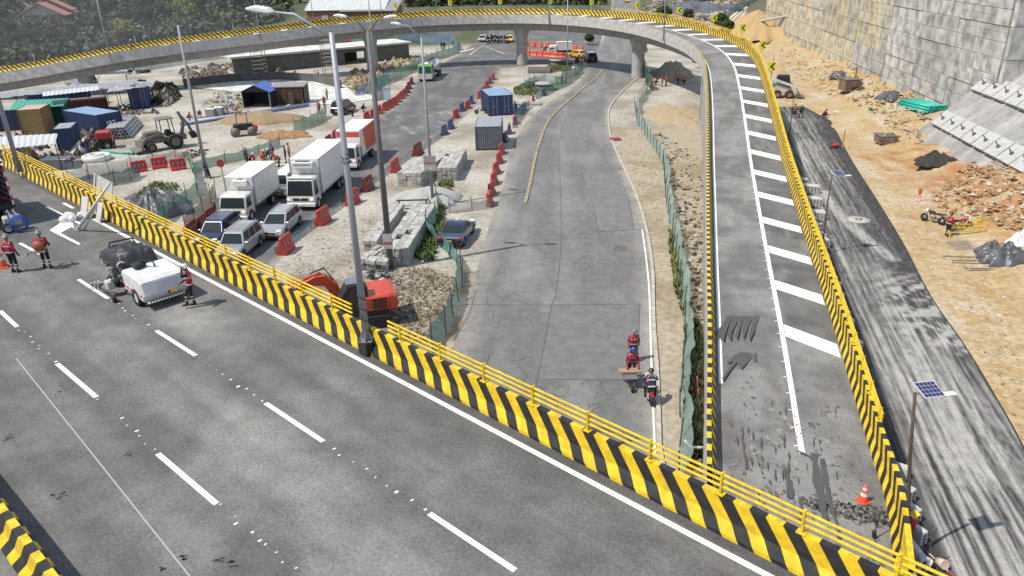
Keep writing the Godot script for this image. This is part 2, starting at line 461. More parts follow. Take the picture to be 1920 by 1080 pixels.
	# pale concrete slab in the yard
	var sl := struct("concrete_slab")
	mi(sl, "slab", flat(GP([[350, 152], [420, 148], [520, 146], [580, 151], [640, 158], [690, 178], [710, 185], [640, 195], [540, 198], [530, 180], [440, 172], [350, 163]]), 0.05), M("fresh_slab", Color(0.66, 0.655, 0.63), 0.9, 0.0, tex_conc(), 0.1))
	# dusty new asphalt right of the ramp
	var rr := struct("works_road")
	var A := res([W(11.6, 0, 12), W(14.8, 0, 27), W(18.2, 0, 40), W(21.3, 0, 52), W(25.2, 0, 68), W(29.6, 0, 86.5), W(33.2, 0, 99.5)], 0.35)
	var B := res([W(16.0, 0, 12), W(19.0, 0, 22), G(1920, 850), G(1850, 722), G(1800, 640), G(1740, 552), G(1690, 455), G(1640, 372), G(1590, 292), G(1557, 226)], 0.35)
	B[-1] = W(G(1557, 226).x, 0, 99.5)
	var nA := A.size()
	B = same(B, nA)
	var dust := func(p: Vector3, i, t):
		var f := -p.z
		var q := p.x - 0.235 * f + 0.10 * nz2.get_noise_2d(p.x * 2.0, f * 1.5)
		var st := nz.get_noise_2d(q * 52.0, f * 0.4); var fine := nz2.get_noise_2d(q * 95.0, f * 3.0); var pat := nz2.get_noise_2d(p.x * 3.0 + 70.0, f * 1.4); var gr := nz.get_noise_2d(p.x * 60.0, f * 60.0)
		var lane := exp(-pow((t - 0.36) / 0.10, 2.0)) + exp(-pow((t - 0.62) / 0.13, 2.0)) * 0.9
		var cover := lane * (0.4 + 0.5 * st + 0.35 * pat + 0.3 * fine) + 0.3 * ss(-0.1, 0.6, st + 0.5 * fine) * ss(0.16, 0.3, t)
		cover *= ss(0.12, 0.26, t) * ss(0.99, 0.84, t + 0.04 * st)
		cover += ss(40.0, 27.0, f) * ss(0.16, 0.4, t) * (0.33 + 0.5 * st + 0.55 * fine + 0.3 * pat)
		if f > 31.0 and f < 46.0: cover += ss(0.35, 0.8, t) * ss(0.15, 0.6, absf(nz.get_noise_2d(p.x * 2.0 + f * 3.0, f * 16.0 - p.x * 9.0)) * 1.4 + 0.3 * fine) * ss(31.0, 35.0, f) * ss(46.0, 41.0, f) * 0.9
		var curve := absf(t - 0.42 - 0.0016 * (62.0 - f) * (62.0 - f))
		if f > 46.0 and f < 62.0: cover += ss(0.10, 0.02, curve) * (0.7 + 0.6 * fine)
		cover += ss(88.0, 97.0, f) * ss(0.1, 0.3, t) * ss(1.0, 0.7, t) * (0.6 + pat)
		cover += gr * 0.22 * ss(0.1, 0.3, t)
		return mixc(Color(0.04, 0.04, 0.043), Color(0.44, 0.43, 0.405), clampf(cover, 0, 0.92))
	mi(rr, "asphalt", strip(A, B, 60, dust, 0.07), m)
	var es := ST()
	for i in nA - 1: quad(es, B[i] + Vector3(0, 0.07, 0), B[i + 1] + Vector3(0, 0.07, 0), B[i + 1] + Vector3(0.16, -0.02, 0), B[i] + Vector3(0.16, -0.02, 0))
	mi(rr, "broken_edge", done(es), M("fresh_asphalt", Color(0.035, 0.035, 0.037), 0.95, 0.0, tex_asphalt(), 0.8))
	mi(rr, "end_edge", flat([A[-1] + Vector3(0, 0.07, 0), B[-1] + Vector3(0, 0.07, 0), B[-1] + Vector3(0, -0.02, -0.3), A[-1] + Vector3(0, -0.02, -0.3)]), M("fresh_asphalt"))

# ================================================================ striped barrier with tube rails
var PROF := [Vector2(0, 0), Vector2(0.015, 0.09), Vector2(0.17, 0.36), Vector2(0.235, 0.88), Vector2(0.41, 0.88)]
func barrier(n, label, path: Array, out: float, o := {}) -> Node3D:
	var step: float = 0.0
	for i in path.size() - 1: step += path[i].distance_to(path[i + 1])
	var LEN := step
	step /= path.size() - 1
	var t := thing(n, label, "barrier", ZERO, 0.0, o.get("group", ""))
	var base: Vector3 = path[0]
	t.position = base
	var per: float = o.get("period", 0.79); var sl: float = o.get("slant", 0.85)
	var rail_from: float = o.get("rail_from", 0.0)
	var nose: float = o.get("nose", 0.0)
	var ptfun := func(u: float, q: Vector2) -> Vector3:
		var uu := clampf(u, 0.0, LEN)
		var k := clampi(int(uu / step), 0, path.size() - 2)
		var s := side_of(path, k).lerp(side_of(path, k + 1), uu / step - k).normalized()
		return at_len(path, step, uu) - base + s * out * q.x + Vector3(0, q.y, 0)
	var pf: Array = PROF.duplicate()
	if o.get("double", false): pf += [Vector2(0.475, 0.36), Vector2(0.63, 0.09), Vector2(0.645, 0)]
	var sty := ST(); var stb := ST()
	var cnt := int(LEN / (per * 0.5)) + 5
	for i in range(-4, cnt):
		var u0 := i * per * 0.5; var u1 := u0 + per * 0.5
		var w := sl * 0.88
		if u1 + w < 0.0: continue
		var st := sty if i % 2 == 0 or u1 < nose else stb
		for j in pf.size() - 1:
			var a: Vector2 = pf[j]; var b: Vector2 = pf[j + 1]
			var sa := -a.y * sl if sl < 0.0 else (0.88 - a.y) * sl
			var sb := -b.y * sl if sl < 0.0 else (0.88 - b.y) * sl
			var p := [ptfun.call(u0 + sa, a), ptfun.call(u0 + sb, b), ptfun.call(u1 + sb, b), ptfun.call(u1 + sa, a)]
			if p[0].distance_squared_to(p[3]) + p[1].distance_squared_to(p[2]) < 0.0001: continue
			if out > 0.0: quad(st, p[0], p[1], p[2], p[3])
			else: quad(st, p[3], p[2], p[1], p[0])
	mi(t, "yellow_stripes", done(sty), m_yellow()); mi(t, "black_stripes", done(stb), m_blackm())
	var bk := ST()
	var dn: float = o.get("down", 0.0)
	for i in path.size() - 1 if not o.get("double", false) else 0:
		var s := side_of(path, i) * out; var s2 := side_of(path, i + 1) * out
		var a: Vector3 = path[i] - base + s * 0.41; var b: Vector3 = path[i + 1] - base + s2 * 0.41
		var d := Vector3(0, -dn, 0); var u := Vector3(0, 0.88, 0)
		quad(bk, a + u, b + u, b + d, a + d)
		if dn > 0.0: quad(bk, a + d, b + d, b + d - s2 * 1.2, a + d - s * 1.2)
	for e in [0, path.size() - 1]:
		var s := side_of(path, e) * out; var p: Vector3 = path[e] - base
		for j in range(1, PROF.size() - 1): tri(bk, p, p + s * PROF[j].x + Vector3(0, PROF[j].y, 0), p + s * PROF[j + 1].x + Vector3(0, PROF[j + 1].y, 0))
		tri(bk, p, p + s * 0.41 + Vector3(0, 0.88, 0), p + s * 0.41)
	mi(t, "concrete_back", done(bk), m_conc("fascia", 0.52))
	if o.get("rails", true):
		var gap: Array = o.get("gap", [-1.0, -1.0])
		for r in [0.20, 0.36, 0.52]:
			var segs := [[], []]
			var u := rail_from
			while u <= o.get("rail_to", LEN):
				if u < gap[0] or gap[0] < 0.0: segs[0].append(ptfun.call(u, Vector2(0.32, 0.88 + r)))
				elif u > gap[1]: segs[1].append(ptfun.call(u, Vector2(0.32, 0.88 + r)))
				u += 1.0
			for s in segs:
				if s.size() > 1: tube(t, "rail", s, 0.035, m_yellow(), -1.0, 6)
		var u := rail_from + 0.4
		var pm: float = o.get("posts_to", LEN)
		while u < pm:
			if not (u > gap[0] and u < gap[1]):
				var p: Vector3 = ptfun.call(u, Vector2(0.32, 0.88)); var q: Vector3 = ptfun.call(u + 0.1, Vector2(0.32, 0.88))
				var po := bx(t, "post", Vector3(0.05, 0.58, 0.1), p + Vector3(0, 0.29, 0), m_yellow(), Vector3(0, yaw_of(q - p), 0))
				bx(po, "base_plate", Vector3(0.2, 0.02, 0.22), Vector3(0, -0.28, 0), m_yellow())
			u += o.get("spacing", 1.92)
	return t

# ================================================================ the viaduct deck
func D(s: float, t: float, h := 0.0) -> Vector3:     # along, across (+ = towards the far barrier)
	return Vector3(-10.03, DK + h, -27.14) + Vector3(0.7206, 0, 0.6933) * s + Vector3(0.6933, 0, -0.7206) * t
func build_deck():
	var v := thing("viaduct", "wide grey viaduct deck with new asphalt and white lane lines", "bridge", D(0, -5))
	var o := -v.position
	var A := []; var B := []
	for i in 241: A.append(D(-48 + i * 0.3, 0.42)); B.append(D(-48 + i * 0.3, -23.0))
	var f := func(p: Vector3, _i, t):
		var q := p - D(0, 0)
		var a := q.dot(Vector3(0.7206, 0, 0.6933)); var b := q.dot(Vector3(0.6933, 0, -0.7206))
		var n := nz.get_noise_2d(a * 0.8, b * 14.0) * 0.4 + nz2.get_noise_2d(a * 3.0, b * 5.0) * 0.45 + nz.get_noise_2d(a * 11.0, b * 14.0) * 0.3
		var c := mixc(Color(0.115, 0.114, 0.114), Color(0.185, 0.183, 0.179), ss(-0.45, 0.5, n))
		c = mixc(c, Color(0.25, 0.245, 0.235), ss(0.05, 0.55, nz2.get_noise_2d(a * 1.6 + 9, b * 3.0) + 0.3 * n) * 0.6)
		var wide := exp(-pow((b + 4.9) / 1.0, 2.0)) * exp(-pow((a - 4.0) / 9.0, 2.0)) + exp(-pow((b + 2.2) / 1.1, 2.0)) * exp(-pow((a + 0.5) / 2.2, 2.0))
		c = mixc(c, Color(0.34, 0.33, 0.31), wide * (0.5 + 0.6 * n))
		for lc in [-3.6, -7.0]: c = mixc(c, Color(0.10, 0.10, 0.10), exp(-pow((b - lc) / 0.42, 2.0)) * (0.35 + 0.6 * nz2.get_noise_2d(a * 4.0, 3.0 + lc)))
		var tyre := ss(0.22, 0.5, absf(nz.get_noise_2d(a * 0.35 + 20.0, b * 30.0)))
		c = mixc(c, Color(0.10, 0.10, 0.10), tyre * 0.2)
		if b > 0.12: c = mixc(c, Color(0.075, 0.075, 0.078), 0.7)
		return c
	mi(v, "road_surface", strip(A, B, 110, f), m_asphalt(), o)
	var st := ST()
	abox(st, Vector3(72, 0.5, 24.4), Vector3(0, -0.27, 5.3)); abox(st, Vector3(72, 1.5, 7.0), Vector3(0, -1.27, 0)); abox(st, Vector3(72, 1.5, 7.0), Vector3(0, -1.27, 11))
	mi(v, "box_girder", done(st), m_conc("girder", 0.36), D(-12, -5.9) + o, Vector3(0, yaw_of(Vector3(0.7206, 0, 0.6933)), 0))
	for s in [-34.0, -8.0, 20.0]:
		var pr := mi(v, "pier", lathe([[1.0, 0.0], [0.95, 3.2], [1.2, 4.2], [1.9, 4.75]], 20), m_conc(), D(s, -5.9) + o - Vector3(0, DK, 0))
	# painted markings
	var w = m_white()
	var dash := func(a, b):
		var p := G(a[0], a[1], DK); var q := G(b[0], b[1], DK)
		mi(v, "lane_dash", ribbon([p, q], 0.15, 0.006), w, o)
	for d in [[[147, 524], [203, 560]], [[293, 620], [367, 667]], [[498, 756], [606, 828]], [[805, 963], [966, 1070]], [[0, 583], [32, 613]], [[107, 682], [181, 745]], [[296, 851], [406, 945]], [[37, 456], [76, 477]]]: dash.call(d[0], d[1])
	var l1 := G(966, 1070, DK); var l2 := G(406, 945, DK); var dd := Vector3(0.7206, 0, 0.6933)
	for k in 2:
		mi(v, "lane_dash", ribbon([l1 + dd * (4.5 + 7.5 * k), l1 + dd * (7.5 + 7.5 * k)], 0.15, 0.006), w, o)
		mi(v, "lane_dash", ribbon([l2 + dd * (4.5 + 7.5 * k), l2 + dd * (7.5 + 7.5 * k)], 0.15, 0.006), w, o)
	mi(v, "edge_line", ribbon([D((G(164, 413, DK) - D(0, 0)).dot(dd), 0), D(0, 0), D(20, 0), D(40, 0)], 0.17, 0.006), w, o)
	mi(v, "edge_line", ribbon([D((G(99, 385, DK) - D(0, 0)).dot(dd), 0), D((G(122, 394, DK) - D(0, 0)).dot(dd), 0)], 0.17, 0.006), w, o)
	mi(v, "lane_line", ribbon([G(87, 388, DK), G(152, 420, DK)], 0.15, 0.006), w, o)
	mi(v, "turn_arrow", flat(GP([[107, 412.5], [136, 418], [139.5, 429], [134, 425], [113, 437], [151, 456.5], [147.5, 459.5], [93, 432], [116, 416]], DK), 0.006), w, o)
	mi(v, "joint_line", ribbon(GP([[30, 672], [140, 810], [355, 1080], [420, 1165]], DK), 0.035, 0.005), M("dusty_joint", Color(0.33, 0.32, 0.30), 0.9), o)
	rng.seed = 5
	var sp := ST()
	for ln in [[[203, 560], [293, 620]], [[367, 667], [498, 756]], [[606, 828], [805, 963]], [[32, 613], [107, 682]], [[181, 745], [296, 851]], [[406, 945], [560, 1075]]]:
		for k in 9:
			var q := (k + rng.randf_range(0.2, 0.8)) / 9.0
			var c := G(lerpf(ln[0][0], ln[1][0], q), lerpf(ln[0][1], ln[1][1], q), DK) + Vector3(rng.randf_range(-0.07, 0.07), 0.006, rng.randf_range(-0.07, 0.07))
			var r := rng.randf_range(0.015, 0.055); var b := Vector3(0.69, 0, -0.72) * r; var e := dd * r * rng.randf_range(0.35, 0.8)
			quad(sp, c - b - e, c - b + e, c + b + e, c + b - e)
	mi(v, "paint_drips", done(sp), w, o).set_meta("kind", "stuff")
	var sk := ST()
	for c in [[105, 932], [240, 850], [118, 928], [10, 822], [345, 1045], [300, 1070], [436, 1058], [117, 729], [410, 1052], [20, 820]]:
		for k in 5:
			var p := G(c[0] + rng.randf_range(-7, 7), c[1] + rng.randf_range(-6, 6), DK) + Vector3(0, 0.005, 0)
			var r := rng.randf_range(0.01, 0.05); var a0 := rng.randf() * TAU
			for g in 6:
				var x := a0 + TAU * g / 6.0; var y := a0 + TAU * (g + 1) / 6.0
				tri(sk, p, p + Vector3(cos(x) * r * 1.6, 0, sin(x) * r), p + Vector3(cos(y) * r * 1.6, 0, sin(y) * r))
	mi(v, "tar_spots", done(sk), M("tar", Color(0.03, 0.03, 0.032), 0.7), o).set_meta("kind", "stuff")
	var A2 := []; var B2 := []
	for i in 73: A2.append(D(-34.5 + i, 0.42))
	var lp := (G(690, 668, DK) - D(0, 0)).dot(dd) + 34.5
	barrier("striped_barrier", "yellow and black striped concrete barrier with yellow tube rails along viaduct edge", A2, -1.0, {"down": 0.55, "gap": [lp - 0.55, lp + 0.6], "posts_to": 67.0})
	for i in 28: B2.append(D(-8 + i, -12.2 + 0.0))
	var e0 := G(0, 927, DK); var e1 := G(117, 1080, DK); var ed := (e1 - e0).normalized()
	B2.clear()
	for i in 16: B2.append(e0 + ed * (i - 6.0))
	barrier("striped_barrier", "striped concrete barrier without rails, striped on both faces, dividing the viaduct", B2, 1.0, {"rails": false, "double": true, "slant": -0.85})

# ================================================================ the loop ramp
var RIN := []
var ROUT := []
func ramp_at(px: float, line: Array, fmin: float) -> int:      # the place on the ramp that a photo column looks at
	var best := 0; var bd := 1e9
	for i in line.size():
		var q: Vector3 = line[i] + Vector3(0, 1.0 - CY, 0)
		if -q.z < fmin: continue
		var c := RT * q.x + UP * q.y + FW * -q.z
		var d := absf(960.0 - 1427.0 * c.x / c.z - px)
		if d < bd: bd = d; best = i
	return best
func build_ramp():
	var pts := [W(5.4, 1.45, 15.0)]
	for p in [[1344, 900, 1.6], [1342, 800, 1.62], [1342, 700, 1.75], [1340, 600, 2.05], [1337, 500, 2.3], [1335, 400, 2.55], [1333, 300, 3.2], [1332, 215, 4.4]]: pts.append(G(p[0], p[1], p[2]))
	for p in [[22.4, 5.5, 86], [23.9, 6.3, 94], [24.4, 6.9, 101], [23.9, 7.35, 109], [21.6, 7.8, 120.5], [17.3, 8.1, 131], [10.7, 8.25, 140.5], [1.4, 8.3, 146.5], [-12.5, 8.3, 147], [-26.5, 8.0, 141], [-41.5, 7.2, 133], [-60, 5.8, 126.5], [-79, 3.3, 123.4], [-100, 1.4, 121]]: pts.append(W(p[0], p[1], p[2]))
	RIN = res(pts, 0.5)
	var n := RIN.size()
	for i in n:
		var bank := ss(70.0, 105.0, -RIN[i].z) if i < n / 2 else 1.0
		ROUT.append(RIN[i] + side_of(RIN, i) * (5.6 - 0.75 * ss(23.0, 15.5, -RIN[i].z)) + Vector3(0, bank * 0.48, 0))
	var r := thing("loop_ramp", "curved concrete ramp rising and looping round behind the avenue", "ramp", W(8, 0, 26))
	var o := -r.position
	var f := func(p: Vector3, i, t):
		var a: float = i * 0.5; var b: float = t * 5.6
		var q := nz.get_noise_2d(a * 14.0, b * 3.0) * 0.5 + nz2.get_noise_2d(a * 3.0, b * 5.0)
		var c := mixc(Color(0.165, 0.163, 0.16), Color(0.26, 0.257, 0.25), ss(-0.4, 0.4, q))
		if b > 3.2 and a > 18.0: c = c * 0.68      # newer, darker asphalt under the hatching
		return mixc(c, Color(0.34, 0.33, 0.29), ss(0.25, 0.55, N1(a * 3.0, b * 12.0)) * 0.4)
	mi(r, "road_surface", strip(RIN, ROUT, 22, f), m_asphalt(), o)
	# structure below: wall-sided embankment, then box girder
	var st := ST(); var gd := ST()
	var iw := 0
	while -RIN[iw].z < 93.0: iw += 1
	for i in n - 1:
		var s := side_of(RIN, i); var s2 := side_of(RIN, i + 1)
		var a: Vector3 = RIN[i]; var b: Vector3 = RIN[i + 1]; var c: Vector3 = ROUT[i]; var d: Vector3 = ROUT[i + 1]
		if i < iw:
			quad(st, c + s * 0.41 - Vector3(0, 0.3, 0), d + s2 * 0.41 - Vector3(0, 0.3, 0), Vector3(d.x + s2.x * 0.41, -0.1, d.z), Vector3(c.x + s.x * 0.41, -0.1, c.z))
			quad(st, Vector3(a.x - 0.2, -0.1, a.z), Vector3(b.x - 0.2, -0.1, b.z), b - s2 * 0.2 - Vector3(0, 0.3, 0), a - s * 0.2 - Vector3(0, 0.3, 0))
		else:
			var dn := Vector3(0, -0.72, 0); var dg := Vector3(0, -2.05, 0)
			quad(gd, a - s * 0.4 + dn, b - s2 * 0.4 + dn, d + s2 * 0.4 + dn, c + s * 0.4 + dn)
			quad(gd, a + s * 0.9 + dn, b + s2 * 0.9 + dn, b + s2 * 1.3 + dg, a + s * 1.3 + dg)
			quad(gd, a + s * 1.3 + dg, b + s2 * 1.3 + dg, d - s2 * 1.3 + dg, c - s * 1.3 + dg)
			quad(gd, c - s * 1.3 + dg, d - s2 * 1.3 + dg, d - s2 * 0.9 + dn, c - s * 0.9 + dn)
	mi(r, "retaining_wall", done(st), m_conc(), o)
	mi(r, "box_girder", done(gd), m_conc("girder", 0.40), o)
	var ab := RIN[iw].lerp(ROUT[iw], 0.5) as Vector3
	bx(r, "abutment", Vector3(6.4, ab.y - 0.3, 0.8), Vector3(ab.x, (ab.y - 0.3) / 2, ab.z) + o, m_conc(), Vector3(0, yaw_of(side_of(RIN, iw)), 0))
	# cast wall panels on the side towards the avenue
	var k := 12
	while k < iw - 5:
		var a: Vector3 = RIN[k]; var b: Vector3 = RIN[k + 4]; var h: float = a.y - 0.45
		bx(r, "wall_panel", Vector3(a.distance_to(b) - 0.03, h, 0.16), (a + b) / 2 - side_of(RIN, k + 2) * 0.31 + Vector3(0, h / 2 - a.y + 0.0, 0) + o + Vector3(0, 0, 0), m_conc("panel%d" % (k % 3), 0.36 + 0.04 * (k % 3)), Vector3(0, yaw_of(b - a), 0), 0.02)
		k += 4
	# piers with flared heads
	for p in [[983, 118, 0.0], [1262, 138, 0.0], [640, 112, 0.0], [243, 142, 0.0]]:
		var b := G(p[0], p[1])
		var best := 0
		for i in range(iw, n):
			if (RIN[i].lerp(ROUT[i], 0.5) - b).length_squared() < (RIN[best].lerp(ROUT[best], 0.5) - b).length_squared(): best = i
		var c: Vector3 = RIN[best].lerp(ROUT[best], 0.5)
		var hh: float = c.y - 2.0
		mi(r, "pier", lathe([[1.05, 0.0], [1.0, hh * 0.55], [1.15, hh * 0.8], [1.75, hh]], 22), m_conc("pier", 0.44), Vector3(c.x, 0, c.z) + o)
	# markings
	var w = m_white()
	var line := []; var el := []
	for i in range(19, n): line.append(RIN[i].lerp(ROUT[i], 0.56)); el.append(RIN[i].lerp(ROUT[i], 0.038))
	mi(r, "solid_line", ribbon(line, 0.22, 0.006), w, o)
	mi(r, "edge_line", ribbon(el.slice(9, 700), 0.17, 0.006), w, o)
	var a0 := 0.0
	var si := 0
	while -RIN[si].z < 32.9: si += 1
	var at := si * 0.5
	while at < 205.0:
		var q := []
		for uv in [[0.0, 0.585], [-1.55, 0.985], [-0.35, 0.985], [1.2, 0.585]]:
			var u: float = at + uv[0]
			q.append(at_len(RIN, 0.5, u).lerp(at_len(ROUT, 0.5, u), uv[1]))
		mi(r, "hatch_bar", flat(q, 0.007), w, o)
		at += 5.15
	at = 10.0
	while at < 60.0:
		var p := at_len(RIN, 0.5, at).lerp(at_len(ROUT, 0.5, at), 0.525)
		mi(r, "tick_mark", box_mesh(Vector3(0.13, 0.006, 0.05)), w, p + o + Vector3(0, 0.006, 0))
		at += 1.25
	# wet and tar marks on the concrete
	rng.seed = 21
	var bs := ST()
	var lay := [0.010]
	var mark := func(pl, h):
		var g := GP(pl, h)
		lay[0] += 0.0004
		var pp := PackedVector2Array()
		for p in g: pp.append(Vector2(p.x, p.z))
		var t := Geometry2D.triangulate_polygon(pp)
		for i in range(0, t.size(), 3):
			var x: Vector3 = g[t[i]]; var y: Vector3 = g[t[i + 1]]; var z: Vector3 = g[t[i + 2]]
			if (y - x).cross(z - x).y > 0: var qq := y; y = z; z = qq
			var lf := Vector3(0, lay[0], 0)
			tri(bs, x + o + lf, y + o + lf, z + o + lf)
	for i in 5:
		var x0 := 1360.0 + i * 13.0
		var jx := func(v): return v + rng.randf_range(-2.5, 2.5)
		mark.call([[jx.call(x0), 592], [x0 + 12, 592 + rng.randf() * 2], [jx.call(x0 + 9), 601], [jx.call(x0 + 5), 610], [jx.call(x0 + 1), 618 + (i % 3) * 5], [jx.call(x0 - 4), 634 + rng.randf() * 6], [jx.call(x0 - 7), 630], [jx.call(x0 - 5), 616], [jx.call(x0 - 2), 603]], 2.09)
	mark.call([[1346, 620], [1362, 597], [1372, 600], [1350, 636]], 2.07)
	mark.call([[1404, 655], [1412, 668], [1398, 684], [1390, 692], [1382, 680], [1370, 694], [1356, 713], [1353, 710], [1374, 678], [1362, 683], [1374, 668], [1390, 660]], 1.86)
	mark.call([[1414, 660], [1420, 664], [1418, 680], [1413, 676]], 1.86)
	for s in [[1525, 850, 1548, 975, 9.0], [1540, 860, 1560, 960, 6.0], [1548, 900, 1575, 1010, 4.0], [1475, 880, 1484, 935, 7.0], [1495, 845, 1530, 862, 5.0], [1390, 800, 1400, 880, 3.0], [1500, 935, 1505, 990, 3.0]]:
		var pl := []; var pr := []
		for q in 8:
			var tt := q / 7.0
			var wd: float = s[4] * (0.35 + rng.randf() * 0.9)
			var cx := lerpf(s[0], s[2], tt) + rng.randf_range(-2, 2); var cy := lerpf(s[1], s[3], tt)
			pl.append([cx - wd, cy]); pr.push_front([cx + wd, cy])
		mark.call(pl + pr, 1.64)
	for q in 50:
		var c := [rng.randfn(1450, 60), rng.randfn(840, 70)]
		if c[0] < 1352 or c[0] > 1345 + (c[1] + 100) * 0.27 or c[1] > 1000 or c[1] < 650: continue
		var wd := rng.randf_range(0.6, 2.6); var hg := rng.randf_range(2, 14)
		mark.call([[c[0] - wd, c[1]], [c[0], c[1] - hg], [c[0] + wd, c[1]], [c[0] + wd * 0.4, c[1] + hg]], 1.66)
	mi(r, "tar_marks", done(bs), M("ramp_tar", Color(0.065, 0.065, 0.066), 0.9)).set_meta("kind", "stuff")
	var ds := ST()
	for q in 420:
		var u := absf(rng.randfn(0.0, 5.0)) + 1.0; var t := rng.randf_range(0.08, 0.95)
		var c := at_len(RIN, 0.5, u + 3.0).lerp(at_len(ROUT, 0.5, u + 3.0), t) + Vector3(0, 0.005 + q * 0.00001, 0) + o
		var rr2 := rng.randf_range(0.02, 0.16) * rng.randf_range(0.4, 1.0); var el2 := rng.randf_range(0.6, 2.6); var v := []
		for g in 7: v.append(c + Vector3(cos(g * TAU / 7) * rr2 * rng.randf_range(0.4, 1.2), 0, sin(g * TAU / 7) * rr2 * el2 * rng.randf_range(0.4, 1.2)))
		ds.set_color([Color(0.13, 0.12, 0.11), Color(0.17, 0.15, 0.12), Color(0.30, 0.29, 0.26)][q % 3])
		for g in 7: tri(ds, c, v[(g + 1) % 7] + Vector3(0, (c.y - v[g].y), 0), v[g])
	mi(r, "dirt_marks", done(ds), M("ramp_dirt", Color(1, 1, 1), 0.95, 0.0, tex_dirt(), 0.5, null, 0.5, true)).set_meta("kind", "stuff")
	# barriers
	barrier("striped_barrier", "long striped barrier on the inner edge of the loop ramp, plain concrete outside", RIN.slice(11), -1.0, {"down": 0.72, "rails": false, "slant": -0.85})
	barrier("striped_barrier", "long striped barrier with yellow rails on the outer edge of the loop ramp", ROUT.slice(3), 1.0, {"down": 0.72, "rail_from": 9.5, "posts_to": 128.0, "rail_to": 130.0, "nose": 3.0, "spacing": 2.0, "slant": -1.25})

# ================================================================ concrete walls on the right
func streak_tex(key, seed, grid: int, warm: float) -> ImageTexture:
	if texs.has(key): return texs[key]
	var n := 512
	var a := noise_bytes(n, 0.012, 4, seed); var b := noise_bytes(n, 0.05, 3, seed + 3)
	var r := RandomNumberGenerator.new(); r.seed = seed
	var f := func(x, y):
		var i: int = y * n + x
		var col: float = a[(37 * n) + x] / 255.0 * 0.5 + a[(((y / 6) + 211) % n) * n + x] / 255.0 * 0.5
		var fine: float = b[(90 * n) + x] / 255.0 * 0.6 + b[(((y / 10) + 5) % n) * n + x] / 255.0 * 0.4
		var v := 0.86 + (col - 0.5) * 0.20 + (a[i] / 255.0 - 0.5) * 0.5 + (fine - 0.5) * 0.10
		var gx: int = x % grid; var gy: int = y % grid
		if gx < 3 or gy < 3: v -= 0.22 * b[i] / 255.0
		if a[i] > 178: v -= (a[i] - 178) / 255.0 * 0.8
		v += (r.randf() - 0.5) * 0.05
		var wq := warm * clampf((col - 0.42) * 5.0, 0, 1)
		return Color(v, v * (1.0 - 0.03 * wq), v * (1.0 - 0.15 * wq))
	return img_tex(key, n, f)
